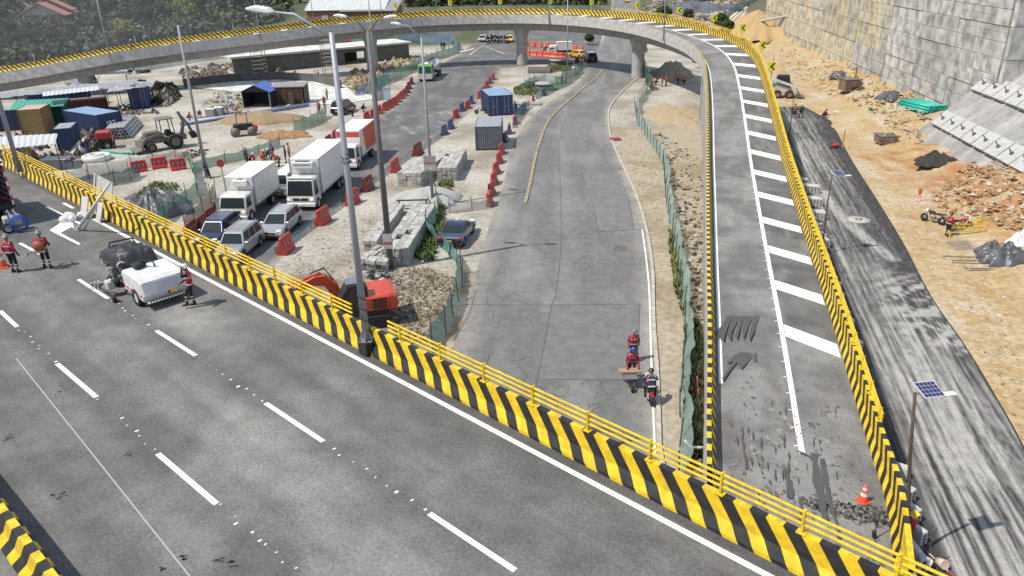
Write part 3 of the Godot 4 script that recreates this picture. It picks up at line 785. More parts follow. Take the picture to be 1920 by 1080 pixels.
func build_walls():
	rng.seed = 3
	var w := thing("retaining_wall", "tall streaked concrete retaining wall cast in stacked panels behind the earthworks", "wall", W(47.8, 0, 75.2))
	var P0 := W(47.8, 0, 75.2); var P1 := W(62.84, 0, 192.9)
	var d := (P1 - P0).normalized(); var L := P0.distance_to(P1)
	var yw := yaw_of(d)
	var cuts := [0.0, 11.0, 21.5, 32.0, 46.0, 67.0, 94.0, L]
	var lifts := [-0.6, 2.5, 5.5, 8.6, 11.6, 14.6, 17.5]
	var ms := []
	for i in 3: ms.append(M("wallc%d" % i, Color(0.53, 0.525, 0.515) * (0.90 + 0.09 * i), 0.92, 0.0, streak_tex("st0", 41, 128, 0.15), 0.06 + 0.008 * i, bump("cb", 0.05, 4, 4, 2.0), 0.35))
	for i in 3: ms.append(M("wallw%d" % i, Color(0.54, 0.515, 0.455) * (0.91 + 0.08 * i), 0.92, 0.0, streak_tex("st1", 57, 128, 1.0), 0.06 + 0.009 * i, bump("cb", 0.05, 4, 4, 2.0), 0.35))
	bx(w, "core", Vector3(L, 18.0, 0.8), d * (L / 2) + Vector3(0.75, 8.3, 0), m_conc("joint_dark", 0.2), Vector3(0, yw, 0))
	for i in cuts.size() - 1:
		var near := i < 4
		var nu := int(ceil((cuts[i + 1] - cuts[i]) / (3.4 if near else 7.0)))
		var tone: int = i * 2
		for k in lifts.size() - 1:
			for h in 2 if near else 1:
				var y0: float = lerpf(lifts[k], lifts[k + 1], h * 0.5); var y1: float = lerpf(lifts[k], lifts[k + 1], (h + 1) * 0.5 if near else 1.0)
				for q in nu:
					var u0: float = lerpf(cuts[i], cuts[i + 1], float(q) / nu); var u1: float = lerpf(cuts[i], cuts[i + 1], float(q + 1) / nu)
					var m = ms[((tone + (1 if rng.randf() < 0.3 else 0) + (k / 2)) % 3) + (3 if i >= 4 or (i == 3 and k > 1) else 0)]
					bx(w, "panel", Vector3(u1 - u0 - (0.014 if q < nu - 1 else 0.07), y1 - y0 - (0.014 if h == 0 and near else 0.07), 0.5), d * ((u0 + u1) / 2) + Vector3((0.05 if (i + k) % 2 else -0.03) + rng.randf_range(-0.015, 0.015), (y0 + y1) / 2, 0), m, Vector3(0, yw, 0), 0.015)
	for k in lifts.size() - 1:
		bx(w, "return_panel", Vector3(11.0, lifts[k + 1] - lifts[k] - 0.05, 0.5), Vector3(5.2, (lifts[k] + lifts[k + 1]) / 2, 0.30), ms[k % 3], Vector3(0, 0.06, 0), 0.02)
	# sprayed slope with anchor plates
	var a := G(1750, 236, 1.8); var u := Vector3(-0.1358, 0, 0.9907); var us := Vector3(0.7246, 0.682, 0.0993); var nn := us.cross(u) * -1.0
	if nn.y < 0: nn = -nn
	var s := thing("anchored_slope", "steep grey sprayed concrete slope with rows of square anchor plates", "slope", a - us * 2.6)
	var o := -s.position
	var pt := func(x, v):
		var q: float = nz.get_noise_2d(x * 6.0, v * 6.0) * 0.13 + nz2.get_noise_2d(x * 20.0, v * 20.0) * 0.04
		return a + u * x + us * v + nn * q
	var st := SurfaceTool.new(); st.begin(Mesh.PRIMITIVE_TRIANGLES); st.set_smooth_group(0)
	var nu := 110; var nv := 56
	for j in nv + 1:
		for i in nu + 1:
			var x := -1.4 + 42.0 * i / nu; var v := -4.5 + 22.0 * j / nv
			if j == 0: v = -4.5
			var c := mixc(Color(0.34, 0.335, 0.325), Color(0.44, 0.435, 0.425), ss(-0.3, 0.4, nz2.get_noise_2d(x * 4.0, v * 1.5)))
			c = mixc(c, Color(0.27, 0.265, 0.26), ss(0.2, 0.45, nz.get_noise_2d(x * 9.0 + 30, v * 3.0)) * 0.6)
			st.set_color(c); st.add_vertex(pt.call(x, v))
	for j in nv:
		for i in nu:
			var q := j * (nu + 1) + i
			for z in [q, q + nu + 1, q + 1, q + 1, q + nu + 1, q + nu + 2]: st.add_index(z)
	mi(s, "sprayed_concrete", done(st), m_vc("shotcrete", tex_conc(), 0.3, 0.95, bump("db", 0.03, 5, 8, 6.0), 0.8), o)
	var es := ST()
	for j in nv:
		var v0 := -4.5 + 22.0 * j / nv; var v1 := -4.5 + 22.0 * (j + 1) / nv
		var p: Vector3 = pt.call(-1.4, v0); var q: Vector3 = pt.call(-1.4, v1)
		quad(es, p, q, Vector3(q.x, -1, q.z), Vector3(p.x, -1, p.z))
	mi(s, "slope_end", done(es), m_conc(), o)
	var bs := Basis(u, nn, u.cross(nn)).orthonormalized()
	var mp := M("plate", Color(0.52, 0.52, 0.51), 0.85, 0.0, tex_conc(), 0.5)
	var md := M("anchor_steel", Color(0.12, 0.11, 0.10), 0.6, 0.4)
	for row in [[0.95, -0.05, 1.86, 9], [5.8, -0.9, 2.0, 7]]:
		for k in row[3]:
			var c: Vector3 = a + u * (row[1] + 1.05 + k * 2.46) + us * row[0] + nn * 0.28
			var pl := mi(s, "anchor_plate", box_mesh(Vector3(2.26, 0.34, row[2]), 0.03), mp, c + o)
			pl.basis = bs
			var hd := bx(pl, "anchor_head", Vector3(0.34, 0.1, 0.3), Vector3(0.05, 0.22, 0.0), md)
			tube(pl, "anchor_bolt", [Vector3(-0.02, 0.2, 0.02), Vector3(-0.16, 0.62, -0.12)], 0.06, md, 0.05, 6)

# ================================================================ poles
func lamp_pole(label, b: Vector3, h: float, r: float, arms: Array, m, plate := false, group := "", lean := 0.0) -> Node3D:
	var t := thing("lamp_post", label, "lamp post", b, 0.0, group)
	tube(t, "pole", [ZERO, Vector3(lean, h, 0)], r, m, r * 0.62, 12)
	if plate:
		var bp := bx(t, "base_plate", Vector3(0.42, 0.03, 0.42), Vector3(0, 0.015, 0), m_steel())
		for k in 4:
			mi(bp, "gusset", ext([Vector2(0, 0), Vector2(0.13, 0), Vector2(0, 0.3)], 0.014), m_steel(), Vector3(cos(k * PI / 2) * r, 0.015, -sin(k * PI / 2) * r), Vector3(0, k * PI / 2, 0))
			mi(bp, "bolt", lathe([[0.022, 0], [0.022, 0.06], [0.0, 0.06]], 6), m_dark(), Vector3(cos(k * PI / 2 + 0.78) * 0.24, 0.015, sin(k * PI / 2 + 0.78) * 0.24))
	for a in arms:          # [direction vector, reach, rise]
		var d: Vector3 = a[0]; var e: Vector3 = Vector3(lean, h - 0.15, 0)
		var p: Vector3 = e + d * a[1] * 0.62 + Vector3(0, a[2] * 0.9, 0); var q: Vector3 = e + d * a[1] + Vector3(0, a[2], 0)
		tube(t, "arm", [e, p, q], 0.045, m, 0.035, 8)
		var lm := mi(t, "luminaire", ext([Vector2(0, 0), Vector2(0.12, 0.1), Vector2(0.55, 0.12), Vector2(0.8, 0.03), Vector2(0.78, -0.03), Vector2(0.1, -0.05)], 0.3, 0.03), M("lamp_head", Color(0.62, 0.64, 0.66), 0.5, 0.1), q, Vector3(0, yaw_of(d), 0.12))
		bx(lm, "lens", Vector3(0.42, 0.02, 0.2), Vector3(0.42, -0.055, 0), M("lens", Color(0.5, 0.5, 0.48), 0.15))
	return t
func build_poles():
	var ga := M("pole_grey", Color(0.27, 0.29, 0.33), 0.5, 0.3)
	var gd := M("pole_dark", Color(0.16, 0.165, 0.17), 0.7, 0.1, tex_conc(), 0.7)
	var gm := M("pole_mid", Color(0.25, 0.26, 0.27), 0.6, 0.2)
	var b := G(690, 662, DK) + Vector3(0, 0.5, 0)
	var p1 := lamp_pole("tall grey lamp post bolted into the striped viaduct barrier", b, 9.9, 0.125, [[Vector3(-0.97, 0, -0.24), 1.75, 0.72]], ga, true)
	bx(p1, "plinth", Vector3(0.46, 0.62, 0.44), Vector3(0, -0.31, 0.0), m_blackm(), Vector3(0, yaw_of(Vector3(0.7206, 0, 0.6933)), 0), 0.02)
	var cb := []
	for i in 30: cb.append(Vector3(cos(i * 0.55) * 0.15, 0.7 + i * 0.035, sin(i * 0.55) * 0.15))
	tube(p1, "cable", cb, 0.016, m_dark(), -1, 5)
	var cb2 := []
	for i in 24: cb2.append(Vector3(cos(i * 0.6) * 0.13, 6.1 + i * 0.012, sin(i * 0.6) * 0.13))
	tube(p1, "cable", cb2, 0.014, m_dark(), -1, 5)
	lamp_pole("thick grey lamp post standing in the barrier beside the dark stake truck", G(40, 333, DK) + Vector3(0, 0.4, 0), 10.5, 0.15, [[Vector3(-0.97, 0, -0.24), 1.75, 0.72]], ga, true)
	lamp_pole("dark double armed street lamp post with a poster, beside the stacked blocks", G(733, 503), 15.1, 0.22, [[Vector3(-0.98, 0, -0.2), 1.25, 0.95], [Vector3(0.99, 0, 0.1), 1.0, 0.85]], gd)
	var ps := thing("poster", "small faded poster tied round the dark street lamp post", "poster", G(733, 503) + Vector3(0, 2.0, 0.24))
	bx(ps, "sheet", Vector3(0.62, 1.05, 0.02), ZERO, M("poster_paper", Color(0.52, 0.53, 0.55), 0.8, 0.0, tex_conc(), 0.9)); bx(ps, "red_band", Vector3(0.56, 0.2, 0.006), Vector3(0, -0.12, 0.014), M("poster_red", Color(0.32, 0.1, 0.1), 0.8))
	lamp_pole("grey single armed street lamp post beside the small gravel heap", G(812, 385), 13.4, 0.13, [[Vector3(-0.97, 0, -0.24), 1.6, 1.1]], gm)
	lamp_pole("bare grey pole standing in the yard behind the leaning worker", G(388, 333), 14.0, 0.16, [], gm)
	lamp_pole("slim grey pole behind the netting by the rubble ramp", G(706, 161), 14.5, 0.14, [], gm)
	lamp_pole("slim lamp post on the small fenced island", G(1064, 141), 12.5, 0.11, [], ga)
	# posts bracketed to the ramp's inner face
	for px in [205, 485, 1035, 1252]:
		var best := ramp_at(px, RIN, 90.0)
		var o: Vector3 = RIN[best] - side_of(RIN, best) * 0.62 + Vector3(0, -0.3, 0)
		var t := lamp_pole("slim lamp post bracketed to the concrete edge of the loop ramp", o, 10.0, 0.1, [[side_of(RIN, best), 1.4, 0.5]], ga, false, "lamp posts on the loop ramp")
		bx(t, "bracket", Vector3(0.4, 0.25, 0.4), Vector3(0, 0.12, 0), ga)
	# solar lights
	for a in [[G(1692, 1052), 6.6, 0.07, "rough wooden pole carrying a solar panel beside the buckets", Vector3(-0.8, 0, 0)], [G(1537, 478), 5.5, 0.06, "slim wooden pole carrying a solar panel beside the white curb blocks", Vector3(0.05, 0, 0)]]:
		var t := thing("solar_light", a[3], "solar light", a[0])
		var wd := M("raw_wood", Color(0.11, 0.085, 0.07), 0.9, 0.0, tex_dirt(), 0.9)
		var ln: Vector3 = a[4]
		tube(t, "pole", [ZERO, ln * 0.3 + Vector3(0.05, a[1] * 0.3, 0.04), ln * 0.65 + Vector3(0.0, a[1] * 0.65, -0.03), ln + Vector3(0.0, a[1], 0)], a[2], wd, a[2] * 0.7, 8)
		var pn := bx(t, "panel", Vector3(0.78, 0.03, 0.62), ln + Vector3(0.4, a[1] + 0.1, 0), M("panel_frame", Color(0.6, 0.6, 0.62), 0.4, 0.3), Vector3(0.35, 0.25, -0.1))
		for i in 5:
			for k in 4: bx(pn, "cell", Vector3(0.125, 0.008, 0.125), Vector3(-0.29 + i * 0.145, 0.018, -0.215 + k * 0.143), M("solar_cell", Color(0.015, 0.02, 0.09), 0.2))
		bx(t, "arm", Vector3(0.5, 0.04, 0.05), ln + Vector3(0.22, a[1] - 0.03, 0), m_steel()); bx(t, "lamp", Vector3(0.55, 0.06, 0.2), ln + Vector3(0.95, a[1] - 0.05, 0.05), M("lamp_head"), Vector3(0, 0.2, 0), 0.015)

# ================================================================ netting fences
func net_mat(key, r := 0.2, g := 0.3, b := 0.25, al := 0.8) -> StandardMaterial3D:
	if mats.has(key): return mats[key]
	var m := M(key, Color(r, g, b), 0.9, 0.0, mottle("netweave", 0.85, 0.3, 0.3, 0.2, 61, 0.03), 0.6)
	m.transparency = BaseMaterial3D.TRANSPARENCY_ALPHA; m.albedo_color.a = al
	m.cull_mode = BaseMaterial3D.CULL_DISABLED
	return m
func net(label, px: Array, h: float, m, o := {}):
	var pts := GP(px, o.get("y", 0.0))
	var t := thing("netting_fence", label, "fence", pts[0], 0.0, o.get("group", ""))
	var top_l: float = o.get("lean", 0.0)
	var ps := even(pts, o.get("step", 2.2))
	var sg: float = o.get("sag", 0.12)
	for i in ps.size():
		var lx := rng.randf_range(-0.12, 0.12)
		tube(t, "post", [ps[i] - pts[0] - Vector3(0, 0.05, 0), ps[i] - pts[0] + Vector3(lx, o.get("ph", h + 0.45) * rng.randf_range(0.85, 1.1), rng.randf_range(-0.1, 0.1))], 0.032, m_rust(), -1, 5)
		if i == ps.size() - 1: break
		var a: Vector3 = ps[i] - pts[0]; var b: Vector3 = ps[i + 1] - pts[0]
		var sd := (b - a).normalized().cross(Vector3.UP)
		var st := SurfaceTool.new(); st.begin(Mesh.PRIMITIVE_TRIANGLES); st.set_smooth_group(0)
		var nx := 6; var ny := 4
		for y in ny + 1:
			for x in nx + 1:
				var u := float(x) / nx; var v := float(y) / ny
				var hh := h * v * (1.0 - sg * sin(u * PI) * (0.6 + 0.8 * rng.randf() * float(y) / ny))
				var bow := sin(u * PI) * (0.14 * sin(v * 5.0 + i * 1.7) + 0.05 * sin(u * 9.0 + i)) + rng.randf_range(-0.02, 0.02)
				st.add_vertex(a.lerp(b, u) + Vector3(0, hh, 0) + sd * (bow + top_l * v))
		for y in ny:
			for x in nx:
				var q := y * (nx + 1) + x
				for z in [q, q + nx + 1, q + 1, q + 1, q + nx + 1, q + nx + 2]: st.add_index(z)
		mi(t, "net_panel", done(st), m)
	return t
func build_fences():
	rng.seed = 8
	var g := net_mat("net_green", 0.21, 0.47, 0.33, 0.74); var gb := net_mat("net_teal", 0.15, 0.37, 0.33, 0.72); var bl := net_mat("net_blue", 0.14, 0.28, 0.42, 0.72); var pg := net_mat("net_pale", 0.30, 0.42, 0.37, 0.62)
	net("long pale green netting along the rubble strip left of the ramp", [[1213, 168], [1190, 205], [1195, 232], [1224, 275], [1244, 312], [1249, 385], [1260, 440], [1271, 500], [1279, 560], [1284, 620], [1278, 700], [1275, 790], [1274, 900]], 1.15, pg, {"lean": -0.4, "sag": 0.2})
	net("green netting bulging round the dug corner beside the red excavator", [[812, 662], [838, 625], [858, 572], [868, 532], [862, 500], [845, 478], [825, 462], [802, 438]], 1.35, gb, {"lean": -0.2})
	net("loose green netting hanging between the block stacks and the parked sedan", [[802, 438], [818, 420], [822, 396], [816, 368]], 1.3, g, {"sag": 0.3})
	net("torn grey netting crossing the pale dirt behind the parked sedan", [[842, 400], [870, 398], [905, 392], [925, 388]], 0.9, net_mat("net_grey", 0.42, 0.42, 0.40, 0.6), {"sag": 0.25})
	net("green netting round the tarpaulin covered mound by the service lane", [[262, 452], [300, 425], [335, 395], [372, 370], [368, 335], [358, 315]], 1.35, g)
	net("dark blue green netting along the yard behind the mound", [[128, 362], [180, 352], [240, 345], [262, 330]], 1.35, net_mat("net_dark", 0.10, 0.19, 0.21, 0.78))
	net("pale sagging netting in front of the open yard", [[130, 345], [190, 328], [250, 318], [300, 310], [352, 303], [362, 315]], 1.3, net_mat("net_clear", 0.30, 0.38, 0.38, 0.45))
	net("green netting behind the seated workers at the yard edge", [[362, 325], [392, 312], [430, 305], [468, 296], [505, 283], [525, 272]], 1.05, g)
	net("short green netting standing alone on the pale yard", [[552, 248], [575, 240], [600, 228], [612, 218]], 1.5, g, {"lean": 0.2})
	net("dark grey netting beside the white delivery truck", [[350, 438], [372, 410], [392, 395], [405, 372]], 1.35, net_mat("net_grey2", 0.16, 0.19, 0.18, 0.75))
	net("long green netting climbing beside the tanker truck", [[706, 165], [740, 150], [775, 132], [800, 118], [830, 108], [862, 98]], 1.7, g, {"lean": 0.2, "step": 3.0})
	net("blue netting beside the rubble ramp above the concrete slab", [[668, 180], [690, 176], [706, 165], [730, 148]], 1.7, bl)
	net("blue netting by the slab corner next to red barriers", [[703, 190], [718, 186], [732, 188]], 1.9, bl)
	net("green and blue netting round the island under the ramp", [[985, 166], [1004, 157], [1052, 160], [1055, 148], [1078, 140], [1093, 128], [1089, 118]], 1.35, gb)
	net("green netting along the island kerb facing the avenue", [[1005, 186], [1030, 174], [1056, 163], [1078, 150], [1093, 134]], 1.1, g)
	net("blue grey netting linking the barriers by the blue container", [[962, 240], [978, 215], [992, 200]], 1.1, bl)
	net("pale blue netting linking the barriers on the side road", [[520, 478], [605, 412], [690, 350], [780, 288], [838, 248]], 0.62, net_mat("net_sky", 0.24, 0.36, 0.42, 0.62), {"step": 6.0, "ph": 0.6})
	net("far green netting below the loop ramp beyond the concrete culvert", [[470, 94], [560, 90], [640, 85], [740, 80]], 2.2, g, {"step": 6.0})
	net("far blue and green netting by the junction", [[750, 82], [800, 80], [850, 82], [858, 95]], 2.6, bl, {"step": 5.0})
	net("faded green netting low under the loop ramp on the left", [[250, 138], [330, 122], [400, 112], [470, 103]], 1.6, pg, {"step": 5.0})
	net("dark green netting by the ramp pier near the crouching workers", [[1207, 138], [1213, 160], [1222, 170]], 2.2, net_mat("net_deep", 0.05, 0.12, 0.09, 0.85))
	net("green netting running up the far rubble beyond the ramp", [[1340, 46], [1375, 28], [1395, 12], [1425, -5]], 2.5, gb, {"step": 6.0})
	net("blue and teal netting beyond the far rubble heap", [[1290, 8], [1340, 2], [1380, -6]], 3.0, net_mat("net_deep"), {"step": 6.0})

# ================================================================ plastic road barriers
var pb_proto := {}
func pb_put(kind, a, b, label, group, sc := 1.15):
	var p := G(a[0], a[1]); var d := G(b[0], b[1]) - p
	var t: Node3D = pb_proto[kind].duplicate(); t.name = numbered("plastic_barrier"); add_child(t)
	t.position = p; t.rotation.y = yaw_of(d) + rng.randf_range(-0.12, 0.12); t.scale = Vector3.ONE * sc
	tag(t, label, "barrier", group)
func build_plastic_barriers():
	rng.seed = 12
	var red := M("plastic_red", Color(0.46, 0.035, 0.03), 0.45, 0.0, grime(), 0.37); var blue := M("plastic_blue", Color(0.07, 0.085, 0.19), 0.5, 0.0, grime(), 0.37); var ora := M("plastic_orange", Color(0.70, 0.09, 0.04), 0.45, 0.0, grime(), 0.37); var mar := M("plastic_maroon", Color(0.20, 0.025, 0.03), 0.5, 0.0, grime(), 0.37)
	var cross := [Vector2(-0.26, 0), Vector2(-0.26, 0.14), Vector2(-0.14, 0.34), Vector2(-0.09, 0.92), Vector2(-0.05, 0.98), Vector2(0.05, 0.98), Vector2(0.09, 0.92), Vector2(0.14, 0.34), Vector2(0.26, 0.14), Vector2(0.26, 0)]
	var core := ext(cross, 1.24, 0.03)
	var slot := box_mesh(Vector3(0.1, 0.3, 0.02), 0.006)
	for c in [["red", red], ["blue", blue], ["orange", ora], ["maroon", mar]]:
		var t := Node3D.new()
		mi(t, "body", core, c[1], ZERO, Vector3(0, PI / 2, 0))
		for x in [-0.38, 0.0, 0.38]:
			for s in [-1.0, 1.0]: mi(t, "slot", slot, M("slot_dark", Color(0.03, 0.02, 0.02), 0.7) if s < 0 else M("slot_pale", Color(0.30, 0.24, 0.23), 0.7), Vector3(x, 0.58, s * 0.135), Vector3(s * -0.09, 0, 0))
		bx(t, "end_lug", Vector3(0.08, 0.5, 0.1), Vector3(0.64, 0.4, 0), c[1])
		pb_proto[c[0]] = t
	var rowlab := "water filled plastic barrier in the row along the side road"
	for q in [["red", 538, 472], ["red", 607, 418], ["red", 662, 382], ["maroon", 690, 356], ["red", 742, 321], ["maroon", 784, 290]]:
		pb_put(q[0], [q[1], q[2]], [q[1] + 75, q[2] - 52], "%s slotted plastic barrier standing on the dirt edge beside the traffic queue" % ("bright red" if q[0] == "red" else "dull maroon"), "%s barriers beside the traffic queue" % q[0], 1.3)
	for q in [["blue", 833, 252], ["blue", 845, 241], ["red", 855, 221], ["blue", 866, 208], ["red", 877, 203], ["blue", 884, 194], ["red", 899, 184], ["blue", 906, 176], ["red", 913, 164], ["red", 925, 149], ["blue", 919, 156]]:
		pb_put(q[0], [q[1], q[2]], [q[1] + 40, q[2] - 38], "%s plastic barrier on the dirt edge left of the two containers" % q[0], "%s barriers left of the containers" % q[0])
	for q in [["red", 688, 226], ["red", 700, 220], ["red", 712, 213], ["red", 722, 207], ["red", 731, 202], ["red", 740, 197], ["red", 747, 191], ["red", 753, 185], ["red", 759, 180], ["maroon", 764, 174], ["maroon", 767, 167], ["maroon", 772, 158]]:
		pb_put(q[0], [q[1], q[2]], [q[1] + 30, q[2] - 20], "%s plastic barrier in the curved row ahead of the green tanker" % q[0], "%s barriers ahead of the tanker" % q[0])
	for q in [["red", 628, 262], ["red", 637, 256], ["maroon", 617, 272], ["red", 645, 250]]:
		pb_put(q[0], [q[1], q[2]], [q[1] + 30, q[2] - 22], "%s plastic barrier lined up behind the orange sided truck" % q[0], "%s barriers behind the orange sided truck" % q[0])
	for q in [["maroon", 362, 440], ["maroon", 382, 428], ["maroon", 398, 414]]:
		pb_put(q[0], [q[1], q[2]], [q[1] + 30, q[2] - 22], "maroon plastic barrier beside the dark blue car", "barriers beside the dark blue car")
	for q in [["blue", 1020, 178], ["red", 1000, 192], ["blue", 983, 207], ["blue", 977, 213], ["red", 966, 232], ["red", 940, 288], ["red", 936, 305], ["red", 930, 325], ["red", 926, 345], ["red", 921, 365], ["red", 918, 384], ["blue", 955, 250], ["blue", 948, 265]]:
		pb_put(q[0], [q[1], q[2]], [q[1] + 25, q[2] - 40], "%s plastic barrier between the containers and the avenue" % q[0], "%s barriers between containers and avenue" % q[0])
	for i in 7: pb_put("orange", [989 + i * 12, 104 + i * 1.0], [1060, 109], "orange plastic barrier in the front row beyond the round pier", "orange barriers, front row")
	for i in 9: pb_put("orange", [986 + i * 13, 86 + i * 1.3], [1100, 98], "orange plastic barrier in the back row beyond the round pier", "orange barriers, back row")
	for q in [["orange", 500, 95], ["orange", 508, 95], ["red", 545, 90], ["red", 551, 90], ["red", 648, 88], ["red", 654, 88]]: pb_put(q[0], [q[1], q[2]], [q[1] + 40, q[2] - 4], "%s barrier on top of the far culvert wall" % q[0], "%s barriers on the culvert" % q[0], 1.5)
	pb_put("maroon", [1082, 118], [1095, 112], "maroon barrier at the corner of the fenced island", "")
	for q in [[262, 322], [300, 315], [335, 318]]: pb_put("red", q, [q[0] + 40, q[1] - 6], "red plastic barrier inside the netting behind the mound", "red barriers behind the mound")
	for k in pb_proto: pb_proto[k].free()

# ================================================================ vehicles (local +x is the front)
func wheel(t, at: Vector3, r: float, w: float, rim_m = null):
	var s := signf(at.z) if at.z != 0.0 else 1.0
	var key := "wh%.2f%.2f" % [r, w]
	if not meshes.has(key):
		meshes[key] = lathe([[r * 0.62, -w / 2], [r * 0.93, -w / 2], [r, -w / 2 + 0.03], [r, w / 2 - 0.03], [r * 0.93, w / 2], [r * 0.62, w / 2]], 18)
		meshes[key + "r"] = lathe([[0.0, -w * 0.2], [r * 0.6, -w * 0.25], [r * 0.64, w * 0.42], [r * 0.56, w * 0.3], [r * 0.2, w * 0.34], [0.0, w * 0.36]], 14)
	var wh := Node3D.new(); wh.name = "wheel"; t.add_child(wh, true); wh.position = at; wh.rotation.x = s * PI / 2
	mi(wh, "tyre", meshes[key], m_dark()); mi(wh, "rim", meshes[key + "r"], rim_m if rim_m != null else M("alloy", Color(0.35, 0.36, 0.37), 0.35, 0.7))
func pane(t, n, pts: Array, m):        # thin plate through 4 points
	var st := ST(); quad(st, pts[0], pts[1], pts[2], pts[3])
	return mi(t, n, done(st), m)
func light(t, n, at, s, m, rot := Vector3.ZERO): return bx(t, n, s, at, m, rot, minf(0.02, minf(s.x, minf(s.y, s.z)) * 0.3))
func at_px(a, b, h := 0.0) -> Array:   # centre and turn from ground points under front and rear
	var p := G(a[0], a[1], h); var q := G(b[0], b[1], h)
	return [(p + q) / 2, yaw_of(p - q)]
func car(n, label, cat, at: Vector3, turn: float, m, o := {}) -> Node3D:
	var L: float = o.get("L", 4.4); var w: float = o.get("W", 1.8); var H: float = o.get("H", 1.48); var hood: float = o.get("hood", 1.05); var belt: float = o.get("belt", 0.95)
	var rk: float = o.get("rake", 0.62); var xe: float = o.get("tail", 0.45); var rr: float = o.get("rear_rake", 0.65); var wb: float = L * 0.6; var wr: float = o.get("wr", 0.32); var nose: float = o.get("nose", 0.74)
	var t := thing(n, label, cat, at, turn, o.get("group", ""))
	var f := L / 2
	var P := [Vector2(-f + 0.06, 0.3)]
	P += arc(-wb / 2 - 0.05, wr, wr + 0.06, 180, 0, 8)
	P += arc(wb / 2 - 0.02, wr, wr + 0.06, 180, 0, 8)
	P += [Vector2(f - 0.1, 0.26), Vector2(f, 0.42), Vector2(f - 0.02, 0.58), Vector2(f - 0.14, nose), Vector2(f - 0.45, nose + 0.1), Vector2(f - hood, belt), Vector2(-f + xe, belt + 0.03), Vector2(-f + 0.1, belt - 0.02), Vector2(-f, belt - 0.14), Vector2(-f - 0.02, 0.5)]
	mi(t, "body", ext(P, w, 0.07, 0.6, 0.09), m)
	bx(t, "underbody", Vector3(L - 0.3, 0.2, w - 0.25), Vector3(0, 0.33, 0), m_dark())
	var x0 := f - hood + 0.02; var x1 := x0 - rk; var x3 := -f + xe; var x2 := x3 + rr
	var tap := 0.30; var y0 := belt - 0.04
	mi(t, "cabin", ext([Vector2(x0, y0), Vector2(x1, H - 0.06), Vector2(x1 - 0.25, H), Vector2((x1 + x2) / 2, H + 0.02), Vector2(x2 + 0.2, H - 0.01), Vector2(x2, H - 0.07), Vector2(x3, y0)], w - 0.1, 0.05, y0, tap), m)
	var zz := func(y): return (w - 0.1) / 2 - (y - y0) * tap
	var gl = m_glass()
	var ws := func(xa, ya, xb, yb, sx):
		var za: float = zz.call(ya) - 0.1; var zb: float = zz.call(yb) - 0.1
		return [Vector3(xa + sx, ya, -za), Vector3(xb + sx, yb, -zb), Vector3(xb + sx, yb, zb), Vector3(xa + sx, ya, za)]
	pane(t, "windscreen", ws.call(lerpf(x0, x1, 0.1), lerpf(y0, H - 0.06, 0.1), lerpf(x0, x1, 0.93), lerpf(y0, H - 0.06, 0.93), 0.03), gl)
	pane(t, "rear_window", ws.call(lerpf(x3, x2, 0.2), lerpf(y0, H - 0.07, 0.2), lerpf(x3, x2, 0.9), lerpf(y0, H - 0.07, 0.9), -0.03), gl)
	var yb := belt + 0.05; var yt := H - 0.1
	var xf := func(y): return lerpf(x0, x1, (y - y0) / (H - 0.06 - y0)) - 0.14
	var xb := func(y): return lerpf(x3, x2, (y - y0) / (H - 0.07 - y0)) + 0.14
	for s in [-1.0, 1.0]:
		var n3: int = o.get("wins", 2)
		for k in n3:
			var a := float(k) / n3; var b := float(k + 1) / n3 - 0.03
			var q := []
			for c in [[a, yb], [a, yt], [b, yt], [b, yb]]: q.append(Vector3(lerpf(xf.call(c[1]), xb.call(c[1]), c[0]), c[1], s * (zz.call(c[1]) + 0.006)))
			pane(t, "side_window", q, gl)
		for k in [-1.0, 1.0]: wheel(t, Vector3(k * wb / 2 - (0.05 if k < 0 else 0.02), wr, s * (w / 2 - 0.1)), wr, 0.2)
		light(t, "headlight", Vector3(f - 0.15, nose - 0.03, s * (w / 2 - 0.28)), Vector3(0.2, 0.13, 0.36), M("headlamp", Color(0.7, 0.72, 0.74), 0.1), Vector3(0, s * -0.3, 0))
		light(t, "tail_light", Vector3(-f + 0.04, belt - 0.16, s * (w / 2 - 0.22)), Vector3(0.12, 0.18, 0.3), M("tail_lamp", Color(0.35, 0.02, 0.02), 0.2))
		light(t, "mirror", Vector3(x0 - 0.25, belt + 0.06, s * (w / 2 + 0.05)), Vector3(0.12, 0.12, 0.18), m)
		if o.get("rails", false): tube(t, "roof_rail", [Vector3(x1 - 0.15, H + 0.05, s * (w / 2 - 0.35)), Vector3(x2 + 0.1, H + 0.05, s * (w / 2 - 0.35))], 0.025, M("rail_silver", Color(0.5, 0.5, 0.5), 0.4, 0.4), -1, 6)
		for k in 2: light(t, "door_handle", Vector3(0.25 - k * 1.0, belt - 0.12, s * (w / 2 - 0.01)), Vector3(0.18, 0.03, 0.03), m)
	light(t, "grille", Vector3(f - 0.05, 0.58, 0), Vector3(0.08, 0.14, w * 0.45), m_dark())
	light(t, "bumper_intake", Vector3(f - 0.02, 0.4, 0), Vector3(0.06, 0.12, w * 0.6), m_dark())
	for e in [[f + 0.01, 0.5], [-f - 0.03, 0.62]]: light(t, "licence_plate", Vector3(e[0], e[1], 0), Vector3(0.02, 0.13, 0.34), M("plate_yellow", Color(0.7, 0.5, 0.05), 0.5))
	if o.get("rack", false):
		for k in 6: bx(t, "roof_slat", Vector3(0.05, 0.03, w * 0.62), Vector3(x1 - 0.3 - k * 0.28, H + 0.07, 0), M("rail_silver"))
	if o.get("taxi", false): light(t, "roof_sign", Vector3(x1 - 0.5, H + 0.08, 0), Vector3(0.2, 0.12, 0.5), M("taxi_sign", Color(0.6, 0.6, 0.55), 0.4))
	return t
